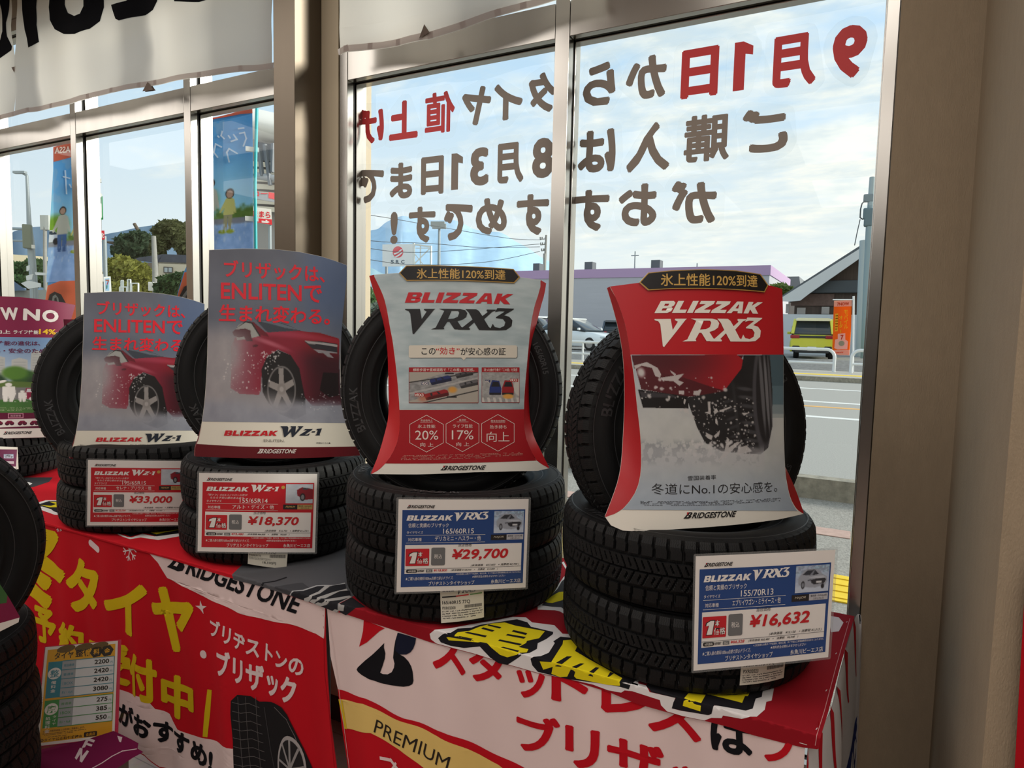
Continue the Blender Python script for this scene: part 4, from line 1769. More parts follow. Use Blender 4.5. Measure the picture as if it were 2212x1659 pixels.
 for fold, outer in ((L, [(797.6, 596), (804.7, 622.5), (817, 658), (827.4, 693.4), (833.8, 729), (837.6, 772), (839, 830), (839.5, 880), (838, 906), (831, 936), (818.6, 979), (801.6, 1022)]),
      (Rr, [(1179.8, 612), (1176, 636), (1168.7, 661), (1157, 709), (1148, 748), (1143.8, 780), (1142, 826), (1142.6, 872), (1144.8, 901.5), (1152.6, 940.5), (1166.4, 970), (1180, 997.7), (1186.4, 1010)])):
  w = MB()
  wing(w, Art(S, w, 0.02), fold, outer, (178, 22, 30), 0.045)
  w.build('side_flap', M_CARD, o)
 header_badge(o, A, [(862, 589.5), (877.5, 573.5), (940, 573), (1000, 574.5), (1060, 577.5), (1109.5, 581), (1123.5, 598.5), (1111, 611.5), (1060, 609), (1000, 606.5), (940, 606), (878, 606.5)],
    [(864.6, 589.5), (878.6, 575.2), (940, 574.7), (1000, 576.2), (1060, 579.2), (1108.5, 582.6), (1120.6, 598.3), (1110, 609.6), (1060, 607.2), (1000, 604.8), (940, 604.3), (879, 604.7)],
    ((900, 602), (1092, 605), (900, 580)))


board_snow()


def board_car(px, py, D, az, label, K, Wd, full=True):
 """pale board with a red car in the snow; K maps the big board's crop pixels (380..800 x 520..1260 at 2.243) to the photograph"""
 S = plane_at(px, py, D, az, 0.07, bulge_fn(0.045, Wd))
 o = board('display_board', label, S)
 mb = MB()
 A = Art(S, mb, 0.018)
 k = K
 L = [k(160, 45), k(158, 200), k(155, 400), k(150, 600), k(140, 760), k(125, 880), k(110, 960), k(95, 1000), k(95, 1045)]
 Rr = [k(828, 118), k(815, 260), k(802, 430), k(798, 620), k(803, 760), k(822, 850), k(845, 925), k(880, 1000), k(893, 1040)]
 Ls, Rs = catmull(L, 4), catmull(Rr, 4)
 top = [k(765, 95), k(700, 75), k(600, 54), k(480, 41), k(320, 38)]
 bot = [k(300, 1052), k(500, 1055), k(700, 1050)]
 sheet_body(mb, A, Ls + bot + Rs[::-1] + top, (214, 208, 194))

 def edge(c, y):
  for a, b in zip(c[:-1], c[1:]):
   if a[1] <= y <= b[1]:
    return a[0] + (b[0] - a[0]) * (y - a[1]) / max(1e-6, b[1] - a[1])
  return c[0][0] if y < c[0][1] else c[-1][0]
 tx, ty = [q[0] for q in (L[0],) + tuple(top[::-1]) + (Rr[0],)], [q[1] for q in (L[0],) + tuple(top[::-1]) + (Rr[0],)]
 yb = [k(127, 876)[1], k(825, 884)[1]]

 def fr(x, y):
  pb = yb[0] + (yb[1] - yb[0]) * x
  yy = pb + (ty[2] - pb) * y
  xl, xr = edge(Ls, yy) + .5, edge(Rs, yy) - .5
  qx = xl + (xr - xl) * x
  tp = np.interp(qx, tx, ty) + .4
  return S.px(qx, pb + (tp - pb) * y)
 A.layer = 1
 A.raster(fr, pic_red_car, 170, 210)
 A.layer = 2
 low = [q for q in Ls if q[1] > k(100, 985)[1]]
 A.pp([k(100, 984)] + low + bot + [k(893, 1040), k(880, 1000)] + [k(878, 996), k(600, 1000), k(300, 996)], (92, 14, 24))
 A.layer = 3
 RD = (214, 30, 48)
 A.text('ブリザックは、', k(235, 178), k(722, 205), k(232, 92), RD, bold=.02)
 A.text('ENLITENで', k(218, 286), k(708, 302), k(218, 198), RD, bold=.018)
 A.text('生まれ変わる。', k(207, 392), k(745, 410), k(210, 306), RD, bold=.02)
 blizzak(A, k(232, 944), k(488, 945), k(241, 919), (186, 30, 40))
 wz1(A, k(506, 952), k(708, 950), k(506, 898), (34, 40, 52))
 A.text('ENLITEN.', k(425, 975), k(527, 976), k(425, 962), (110, 104, 98))
 if full:
  A.text('詳細はこちら▶', k(680, 984), k(750, 985), k(680, 975), (60, 58, 58))
 A.layer = 4
 bridgestone(A, k(393, 1030), k(577, 1030), k(399, 1008), (206, 196, 190), ((206, 196, 190), (92, 14, 24)))
 mb.build('front_panel', M_CARD, o)
 w = MB()
 wing(w, Art(S, w, .02), [k(128, 880), k(112, 955), k(96, 1000), k(92, 1045)], [k(126, 880), k(106, 955), k(91, 1000), k(88, 1040)], (104, 16, 26), .02)
 w.build('side_flap', M_CARD, o)
 return o


board_car(603, 985, 2.09, math.radians(47), 'bigger of two grey boards showing a red car in snow, beside the bronze column',
  lambda x, y: (380 + .4459 * x, 520 + .4459 * y), .52)


def K4(x, y):
 # the smaller board: same print, farther along the table
 x0, y0 = 181.6 + (x - 160) * .3905, 633 + (y - 45) * .3575
 return (x0 - (y - 45) * .004, y0 - (x - 160) * .004)


board_car(320, 990, 2.56, math.radians(54), 'smaller of two grey boards showing a red car in snow, beside a wine board', K4, .56, False)
# ------------------------------------------------------------------ price cards
M_PLASTIC = print_mat('laminated_paper', rough=0.32, spec=0.5, coat=0.35)


def sleeve_material():
 m, t = new_mat('clear_sleeve')
 L = t.links.new
 out = N(t, 'ShaderNodeOutputMaterial')
 tr = N(t, 'ShaderNodeBsdfTransparent')
 tr.inputs['Color'].default_value = (0.86, 0.87, 0.87, 1)
 p = N(t, 'ShaderNodeBsdfPrincipled', i_Roughness=0.12)
 p.inputs['Base Color'].default_value = (0.55, 0.56, 0.56, 1)
 mx = N(t, 'ShaderNodeMixShader', i_0=0.22)
 L(tr.outputs[0], mx.inputs[1])
 L(p.outputs[0], mx.inputs[2])
 L(mx.outputs[0], out.inputs['Surface'])
 return m


M_SLEEVE = sleeve_material()


def az_view(px, py):
 d = ray(px, py)
 return math.atan2(-d[0], d[1])


def rrect(x0, y0, x1, y1, r, n=4):
 out = []
 for cx, cy, a0 in ((x1 - r, y1 - r, 0), (x0 + r, y1 - r, 90), (x0 + r, y0 + r, 180), (x1 - r, y0 + r, 270)):
  for k in range(n + 1):
   a = math.radians(a0 + 90 * k / n)
   out.append((cx + r * math.cos(a), cy + r * math.sin(a)))
 return out


def pic_white_car(X, Y):
 n = fbm(X, Y, 12, 41)
 p = Pic(X, Y, (150, 168, 192))
 p.C = np.stack([150 + 40 * n - 20 * sst(.4, 1, Y) * (n > .5), 164 + 36 * n, 188 + 30 * n], -1)
 p.put(((Y > .72) & (fbm(X, Y, 22, 5) > .52)).astype(float) * .6, (120, 132, 150))
 p.put(sst(.34, .18, Y) * .7, (192, 202, 216))
 p.poly([(.10, .30), (.08, .52), (.14, .66), (.30, .86), (.56, .88), (.70, .80), (.80, .66), (.93, .56), (.95, .40), (.90, .24), (.60, .16), (.40, .18), (.24, .22)], (150, 156, 168))
 p.poly([(.20, .66), (.34, .82), (.56, .84), (.70, .66), (.50, .62)], (44, 50, 60))
 p.poly([(.42, .64), (.55, .83), (.57, .83), (.50, .62)], (120, 126, 138))
 p.poly([(.40, .54), (.60, .60), (.82, .60), (.92, .52), (.70, .50)], (176, 182, 192))
 p.poly([(.45, .46), (.62, .50), (.88, .50), (.92, .44), (.86, .30), (.56, .28), (.48, .34)], (40, 44, 52))
 p.poly([(.62, .33), (.78, .33), (.78, .40), (.62, .40)], (196, 198, 202))
 p.poly([(.36, .46), (.46, .49), (.46, .44), (.38, .42)], (70, 76, 86))
 p.put(ell(X, Y, .23, .28, .055, .15, .1), (30, 32, 38))
 p.put(ell(X, Y, .23, .28, .034, .09, .2), (128, 134, 144))
 p.put(ell(X, Y, .82, .20, .05, .09, .2), (30, 32, 38))
 return p.C


def pic_mini_red(X, Y):
 n = fbm(X, Y, 8, 43)
 p = Pic(X, Y, (170, 180, 190))
 p.C = np.stack([160 + 40 * n, 172 + 36 * n, 186 + 30 * n], -1)
 p.poly([(.40, .70), (.60, .84), (.75, .80), (1, .74), (1, .22), (.70, .18), (.55, .30), (.42, .40)], (132, 30, 44))
 p.poly([(.58, .72), (.66, .82), (.88, .78), (.75, .70)], (60, 64, 74))
 p.put(ell(X, Y, .62, .32, .10, .20, .1), (34, 34, 38))
 p.put(ell(X, Y, .62, .32, .06, .13, .1), (130, 130, 134))
 p.put(sst(.5, .2, X) * .6, (186, 190, 198))
 return p.C


def price_card(corners, D, rel_az, lean, label, base, model, size, cars, price, sub, sub4, badge, group='laminated price cards hung on the tyre stacks'):
 cx, cy = sum(q[0] for q in corners) / 4, sum(q[1] for q in corners) / 4
 S = plane_at(cx, cy, D, az_view(cx, cy) + math.radians(rel_az), lean, lambda u, v: 0.0012 * math.sin(u * 16 + 1) - 0.02 * (u * 2) ** 2 * .4)
 o = empty('price_card', S.O)
 tag(o, label, 'price card', group)
 mb = MB()
 A = Art(S, mb, 0.035)
 TL, TR, BR, BL = [S.px(*q) for q in corners]
 fr = lambda x, y: (BL * (1 - x) + BR * x) * (1 - y) + (TL * (1 - x) + TR * x) * y
 uv = [fr(x, y) for x, y in ((0, 0), (1, 0), (1, 1), (0, 1))]
 WHT = (226, 222, 218)
 # stock
 A.poly(uv, WHT, layer=0)
 k = len(mb.f)
 A.poly(uv, WHT, layer=-2)
 for i in range(k, len(mb.f)):
  mb.f[i] = mb.f[i][::-1]
 R = lambda x0, y0, x1, y1: [fr(x0, y0), fr(x1, y0), fr(x1, y1), fr(x0, y1)]

 def T(t, x0, y0, x1, y1, ink, bold=0.0, sl=0.0, layer=None, ref=None):
  A.text(t, fr(x0, y0), fr(x1 - sl, y0), fr(x0 + sl, y1), ink, bold, layer, True, ref)
 A.layer = 1
 A.poly(R(.03, .055, .975, .887), base)
 A.layer = 2
 A.poly(R(.055, .20, .955, .512), WHT)
 Bf = lambda x0, y0, x1, y1, sl: (fr(x0, y0), fr(x1 - sl, y0), fr(x0 + sl, y1))
 A.layer = 3

 def logo(fn, x0, y0, x1, y1, ink, sl=0.0, **kw):
  a, b, c = Bf(x0, y0, x1, y1, sl)
  inv = lambda q: q
  keep = A.s.px
  A.s.px = lambda x, y: np.array([x, y])          # the builders take points already on the sheet
  fn(A, a, b, c, ink, **kw)
  A.s.px = keep
 logo(bridgestone, .06, .908, .268, .942, INK, .006, accent=((186, 26, 38), WHT))
 logo(blizzak, .06, .775, .41, .83, WHT, .012)
 if model == 'V':
  logo(vrx3, .415, .765, .682, .868, WHT)
  T('信頼と実績のブリザック', .075, .70, .375, .748, WHT)
 else:
  logo(wz1, .425, .768, .665, .862, WHT)
  T('「断トツ」のICEコントロール性が', .072, .715, .40, .742, WHT, sl=.006)
  T('もたらす安心感のある走り', .09, .678, .37, .705, WHT, sl=.006)
  A.disc(fr(.70, .83), .005, (190, 150, 70), uv=True)
 T('タイヤサイズ', .065, .633, .185, .664, WHT)
 T(size, .335, .632, .57, .687, WHT, .004)
 A.line([fr(.06, .617), fr(.66, .617)], .0007, WHT, uv=True)
 T('対応車種', .075, .553, .175, .589, WHT)
 T(cars, .275, .553, .625, .607, WHT, .004)
 A.line([fr(.06, .535), fr(.66, .535)], .0007, WHT, uv=True)
 A.raster(lambda x, y: fr(.725 + .24 * x, .63 + .243 * y), pic_white_car if model == 'V' else pic_mini_red, 44, 32)
 A.poly(R(.705, .553, .83, .613), (26, 26, 30))
 A.poly(R(.83, .553, .965, .613), (176, 176, 182) if model == 'V' else (176, 150, 90))
 T('当店価格', .45, .487, .56, .525, (40, 40, 44), sl=.006)
 A.layer = 4
 T(badge, .725, .572, .81, .597, (200, 190, 170) if model == 'V' else (206, 176, 104), sl=.006)
 T('乗用車・SUV/4x4用', .84, .585, .955, .605, (40, 40, 46))
 T('スタッドレス', .86, .559, .935, .579, (40, 40, 46), .006)
 A.poly([fr(*q) for q in rrect(.06, .285, .235, .472, .006)], (190, 24, 38))
 A.poly([fr(*q) for q in rrect(.25, .288, .355, .482, .014)], (104, 106, 108))
 ONE = [(.090, .315), (.130, .315), (.146, .435), (.118, .435), (.090, .415), (.087, .39), (.108, .396)]
 A.poly([fr(.115 + (x - .115) * 1.25, .375 + (y - .375) * 1.12) for x, y in ONE], INK, layer=5)
 T('価格', .145, .31, .228, .372, INK, .04, layer=5, ref=.01)
 T('本', .152, .385, .185, .44, INK, .04, layer=5, ref=.01)
 A.poly([fr(x, y) for x, y in ONE], WHT, layer=6)
 T('価格', .145, .31, .228, .372, WHT, .01, layer=6)
 T('本', .152, .385, .185, .44, WHT, .01, layer=6)
 T('税込', .272, .362, .332, .412, WHT, layer=5)
 T(price, .395, .335, .855, .462, (190, 22, 34), .03, sl=.02, layer=4)
 T(sub, .55, .262, .94, .292, INK, .008, sl=.008)
 A.line([fr(.055, .253), fr(.955, .253)], .0007, (60, 60, 70), uv=True)
 A.poly([fr(*q) for q in rrect(.066, .212, .148, .247, .012)], (34, 34, 38))
 T('4本価格', .078, .217, .138, .242, WHT, layer=5)
 T('当店価格', .15, .216, .205, .243, INK, .02)
 A.poly(R(.213, .213, .262, .245), (104, 106, 108))
 T('税込', .222, .218, .253, .24, WHT, layer=5)
 T(sub4[0], .268, .215, .375, .246, (190, 22, 34), .02, sl=.006)
 T(sub4[1], .40, .217, .77, .244, INK, .008, sl=.006)
 T('※上記金額には廃タイヤ処理料、取付工賃、タイヤ組込工賃等諸費用は含まれておりません', .44, .176, .955, .195, WHT)
 T('★ご購入後の無料100km点検で安心ドライブ。', .06, .128, .425, .166, WHT, sl=.006)
 T('★無料安全点検もおまかせください', .565, .138, .83, .165, WHT, sl=.004)
 T('ブリヂストンタイヤショップ', .235, .066, .585, .113, WHT, .004)
 T('糸魚川ビーエス店', .715, .066, .955, .113, WHT, .004)
 mb.build('printed_sheet', M_PLASTIC, o)
 # clear laminate, a little larger than the sheet
 cl = MB()
 B = Art(S, cl, 0.04)
 e = .016
 out = [fr(*q) for q in rrect(-e, -e * 1.3, 1 + e * 1.2, 1 + e * 1.3, .012)]
 hole = [fr(0, 0), fr(0, 1), fr(1, 1), fr(1, 0)]
 B.poly(out, WHT, [hole], layer=0)
 cl.build('clear_sleeve', M_SLEEVE, o)
 return o


BLUE, CRED = (24, 64, 124), (186, 22, 38)
price_card([(1503, 1201.8), (1804.7, 1187.5), (1789, 1419.5), (1498, 1449)], 1.262, 17, -0.05, 'blue price card reading 16,632 yen hung under the red tyre spray board', BLUE, 'V', '155/70R13',
  'エブリイワゴン・ミライース・他', '¥16,632', '(本体価格　¥15,120　+ 消費税 ¥1,512 )', ('¥66,528', '(本体価格 ¥60,480　+　消費税　¥6,048　)'), 'MAJOR')
price_card([(861, 1078.6), (1142, 1078), (1135.3, 1269), (856.5, 1279.6)], 1.472, 12, -0.05, 'blue price card reading 29,700 yen under the pale snow patterned board', BLUE, 'V', '165/60R15',
  'デリカミニ・ハスラー・他', '¥29,700', '(本体価格　¥27,000　+ 消費税 ¥2,700 )', ('¥118,800', '(本体価格 ¥108,000　+　消費税　¥10,800　)'), 'MAJOR')
price_card([(430, 1021.6), (685.4, 1023.9), (680, 1193.3), (426.8, 1191)], 1.952, 2, -0.03, 'red price card reading 18,370 yen beside the bronze column', CRED, 'W', '155/65R14',
  'アルト・デイズ・他', '¥18,370', '(本体価格　¥16,700　+ 消費税 ¥1,670 )', ('¥73,480', '(本体価格 ¥66,800　+　消費税　¥6,680　)'), 'PREMIUM')
price_card([(190, 993.4), (405, 996), (402, 1134), (188, 1135)], 2.385, 0, -0.03, 'red price card reading 33,000 yen under the smaller red car board', CRED, 'W', '195/65R15',
  'セレナ・プリウス・他', '¥33,000', '(本体価格　¥30,000　+ 消費税 ¥3,000 )', ('¥132,000', '(本体価格 ¥120,000　+　消費税　¥12,000　)'), 'PREMIUM')


# ------------------------------------------------------------------ paper size labels stuck round the lowest tyres
def size_label(key, quad, rows, logo=False):
 T, first, lst, (cx, cy), _ = STACKS[key]
 o = lst[0]
 c = np.array([o.location.x, o.location.y])
 mx = sum(q[0] for q in quad) / 4
 d = ray(mx, quad[0][1])
 dh = np.array([d[0], d[1]]) / math.hypot(d[0], d[1])
 # nearest hit of the viewing ray with the tread cylinder
 R = T.R + 0.003
 b = c @ dh
 t = b - math.sqrt(max(0.0, R * R - (c @ c - b * b)))
 P = dh * t
 n = (P - c) / np.linalg.norm(P - c)
 az = math.atan2(n[0], -n[1])
 U = np.array([math.cos(az), math.sin(az), 0])
 S = Surf(np.array([P[0], P[1], o.location.z]), U, (0, 0, 1), lambda u, v: math.sqrt(max(0.001, R * R - u * u)) - R)
 mb = MB()
 A = Art(S, mb, 0.02)
 TL, TR, BR, BL = [S.px(*q) for q in quad]
 fr = lambda x, y: (BL * (1 - x) + BR * x) * (1 - y) + (TL * (1 - x) + TR * x) * y
 WHT = (206, 202, 188)
 A.poly([fr(0, 0), fr(1, .02), fr(1, 1), fr(0, 1)], WHT, layer=0)
 k = len(mb.f)
 A.poly([fr(0, 0), fr(1, .02), fr(1, 1), fr(0, 1)], WHT, layer=-1)
 for i in range(k, len(mb.f)):
  mb.f[i] = mb.f[i][::-1]
 keep = S.px
 S.px = lambda x, y: np.array([x, y])
 for t_, x0, y0, x1, y1 in rows:
  if t_ == 'micro':
   A.micro(fr(x0, y0), fr(x1, y0), fr(x0, y1), (70, 70, 72), rows=4, seed=3, layer=1)
  elif t_ == 'bars':
   r = random.Random(9)
   x = x0
   while x < x1:
    w = .004 + .008 * r.random()
    A.poly([fr(x, y0), fr(x + w, y0), fr(x + w, y1), fr(x, y1)], (50, 50, 52), layer=1)
    x += w + .006
  else:
   A.text(t_, fr(x0, y0), fr(x1, y0), fr(x0, y1), (36, 36, 38), .012, 1, True)
 if logo:
  blizzak(A, fr(.05, .74), fr(.32, .75), fr(.06, .78), INK, 1)
  vrx3(A, fr(.38, .67), fr(.82, .69), fr(.38, .84), INK, 1)
  A.poly([fr(.04, .60), fr(.36, .62), fr(.36, .65), fr(.04, .63)], INK, layer=1)
  A.poly([fr(.36, .62), fr(.65, .645), fr(.65, .675), fr(.36, .65)], (190, 40, 46), layer=1)
  A.poly([fr(.68, .645), fr(.96, .66), fr(.96, .69), fr(.68, .675)], (96, 140, 84), layer=1)
 S.px = keep
 w = mb.build('size_label', print_mat('label_paper', rough=0.6), o)
 w['label'] = 'white paper size label'


size_label('b', [(950, 1255), (1044.5, 1253), (1045.5, 1335), (953, 1346)],
  [('165/60R15 77Q', .04, .43, .68, .53), ('PXR02000', .04, .32, .34, .39), ('bars', .55, .33, .95, .41), ('micro', .03, .08, .97, .30), ('micro', .55, .88, .95, .98)], True)
size_label('a', [(1602, 1425), (1698, 1414), (1692.7, 1465), (1597.8, 1480.5)],
  [('155/70R13 75Q', .05, .68, .72, .92), ('PXR02023', .05, .46, .36, .60), ('bars', .55, .52, .95, .68), ('micro', .04, .08, .95, .42)])
size_label('c', [(537, 1180), (623, 1177), (618.5, 1230), (535, 1218)],
  [('155/65R14 75Q', .05, .62, .70, .80), ('PXR03175', .03, .48, .32, .58), ('bars', .55, .46, .95, .60), ('18,370円', .38, .14, .72, .28), ('micro', .03, .30, .6, .44)])
# ------------------------------------------------------------------ tables and the banners draped over them
M_CLOTH = print_mat('printed_banner_cloth', rough=0.85, spec=0.15, trans=0.12, weave=0.15, wscale=1400)
M_STEEL = pbr('table_steel', (96, 96, 98), rough=0.4, metal=0.8)
M_TOPB = pbr('table_laminate', (176, 164, 146), rough=0.5)
YT0, YT1 = 1.238, 1.835
XT = (-2.98, -1.150, -1.140, -0.05)
YB0 = YT0 - .004             # plane of the hanging banners


def table(x0, x1, label, YT1=1.742):
 o = empty('folding_table', ((x0 + x1) / 2, (YT0 + YT1) / 2, 0))
 tag(o, label, 'table', 'folding display tables')
 m = MB()
 m.box(((x0 + x1) / 2, (YT0 + YT1) / 2 + .004, ZTAB - .018), (x1 - x0 - .004, YT1 - YT0 - .012, .028), bevel=.004)
 m.build('table_top', M_TOPB, o)
 for x in (x0 + .09, x1 - .09):
  for y in (YT0 + .07, YT1 - .07):
   l = MB()
   l.tube([(x, y, ZTAB - .03), (x, y, 0.0)], .014, 10)
   l.build('leg', M_STEEL, o)
  s = MB()
  s.tube([(x, YT0 + .07, .2), (x, YT1 - .07, .2)], .009, 8)
  s.build('stretcher', M_STEEL, o)
 return o


table(XT[0], XT[1], 'folding table under the red winter tyre booking banner')
table(XT[2], XT[3], 'folding table under the pinkish white banner', YT1)
table(-4.80, -2.99, 'folding table at the far end under the white lettered board')

WHITE_C, RED_C, DRED, YEL, BLK = (226, 204, 202), (188, 18, 32), (126, 18, 28), (222, 204, 28), (20, 19, 24)


def cloth(name, label, surf, seg=.02):
 mb = MB()
 return mb, Art(surf, mb, seg)


def finish_cloth(mb, name, label, back_uv=None, A=None, back=(206, 150, 150), cat='banner', mat=None):
 if back_uv is not None:
  k = len(mb.f)
  A.poly(back_uv, back, layer=-3)
  for i in range(k, len(mb.f)):
   mb.f[i] = mb.f[i][::-1]
 o = mb.build(name, mat or M_CLOTH)
 return tag(o, label, cat)


def ccw(uv):
 ar = sum(uv[i][0] * uv[(i + 1) % len(uv)][1] - uv[(i + 1) % len(uv)][0] * uv[i][1] for i in range(len(uv)))
 return uv if ar > 0 else uv[::-1]


def sweep(u, v, a):
 d = max(0.0, -v)
 return (d ** 1.1) * (.020 * math.sin(u * 13 + a) + .012 * math.sin(u * 31 + 2 * a)) + .012 * d + .003 * math.sin(u * 50 + v * 9) * min(1, d * 8)


# --- white banner over the front of the near table
def white_banner():
 S = Surf((0, YB0, ZTAB), (1, 0, 0), (0, 0, 1), lambda u, v: sweep(u, v, .6))
 S.clip_v, S.ink_step = -.003, 2.2
 mb, A = cloth('c', 'l', S)
 k = lambda x, y: (680 + x * .5515, 1200 + y * .5515)
 left = [(705.7, 1316.5), (713.7, 1417), (729.7, 1487.8), (738.8, 1570), (752.5, 1659)]
 lu = [S.px(*q) for q in left]
 lu[0] = np.array([lu[0][0], -.004])
 xr = -.058
 uv = lu + [np.array([lu[-1][0] + .02, -.52]), np.array([xr, -.52]), np.array([xr, -.004])]
 uv = ccw(uv)
 A.poly(uv, WHITE_C, layer=0)
 A.layer = 1
 # emblem
 kA = lambda P: [(720 + x * .29837, 1300 + y * .29837) for x, y in P]
 A.pp(kA([(222, 130), (375, 190), (335, 212), (290, 252), (245, 292), (188, 324), (205, 262), (216, 210)]), RED_C)
 A.pp(kA([(170, 490), (178, 474), (230, 425), (280, 385), (330, 338), (370, 297), (367, 330), (378, 372), (374, 410), (358, 462), (340, 512), (360, 522), (395, 524), (424, 508), (440, 476), (444, 446), (434, 404),
   (440, 340), (450, 280), (468, 222), (600, 262), (594, 300), (580, 338), (560, 364), (530, 380), (482, 380), (515, 398), (545, 430), (565, 465), (576, 505), (582, 570), (574, 595), (550, 608), (510, 614),
   (440, 606), (340, 586), (260, 560), (205, 528), (178, 505)]), BLK)
 A.layer = 2
 A.pp(kA([(468, 222), (600, 262), (594, 300), (580, 338), (560, 364), (530, 380), (482, 380), (452, 350), (456, 270)]), (24, 28, 48))
 A.layer = 1
 # first row of letters
 def letter(ch, x0, x1, h, dy=0, ink=RED_C, bold=.035, yb=None):
  y = lambda x: 440 + .27 * (x - 465) + dy
  A.text(ch, k(x0, y(x0)), k(x1, y(x1)), k(x0, y(x0) - h), ink, bold)
 for ch, x0, x1, h, dy in (('ス', 462, 592, 150, 0), ('タ', 604, 745, 150, 4), ('ッ', 790, 900, 110, 18), ('ド', 925, 1085, 165, 0), ('レ', 1120, 1315, 165, -8), ('ス', 1305, 1515, 160, 16)):
  letter(ch, x0, x1, h, dy)
 letter('は', 1550, 1715, 150, 22, BLK)
 letter('ブ', 1745, 1900, 150, 10)
 for ch, x0, x1, h, dy in (('ブ', 790, 960, 150, 224), ('リ', 980, 1115, 160, 240), ('ザ', 1145, 1370, 175, 246), ('ッ', 1400, 1520, 130, 250), ('ク', 1540, 1720, 160, 260)):
  letter(ch, x0, x1, h, dy)
 # ribbon, gold plate and red field
 lower = [k(90, 523), k(200, 560), k(350, 638), k(500, 692), k(650, 748), k(830, 836), k(1000, 930), k(1100, 1100)]
 A.pp(lower + [(1000, 1900), (775, 1900), (752.5, 1659), (738.8, 1570), k(92, 530)], RED_C)
 A.layer = 2
 A.pp([k(95, 562), k(190, 580), k(330, 646), k(480, 706), k(620, 765), k(720, 818), k(820, 900), k(560, 900), k(430, 832), k(330, 758), k(220, 694), k(118, 676)], (222, 190, 112))
 A.layer = 3
 A.pp([k(95, 562), k(110, 566), k(128, 678), k(118, 676)], (206, 178, 40))
 A.text('PREMIUM', k(232, 690), k(520, 842), k(244, 640), (44, 36, 30))
 A.line([k(262, 792), k(300, 800), k(330, 840), k(360, 870)], .008, WHITE_C)
 A.line([k(320, 810), k(300, 845)], .006, WHITE_C)
 # fold creases and hem
 A.line([S.px(*left[0]) + (.006, -.004), S.px(*left[2]) + (.006, 0), S.px(*left[4]) + (.006, 0)], .0012, (206, 190, 188), uv=True, layer=4)
 finish_cloth(mb, 'table_banner', 'pinkish white banner with red katakana hanging down the front of the table', uv, A, (222, 200, 198))


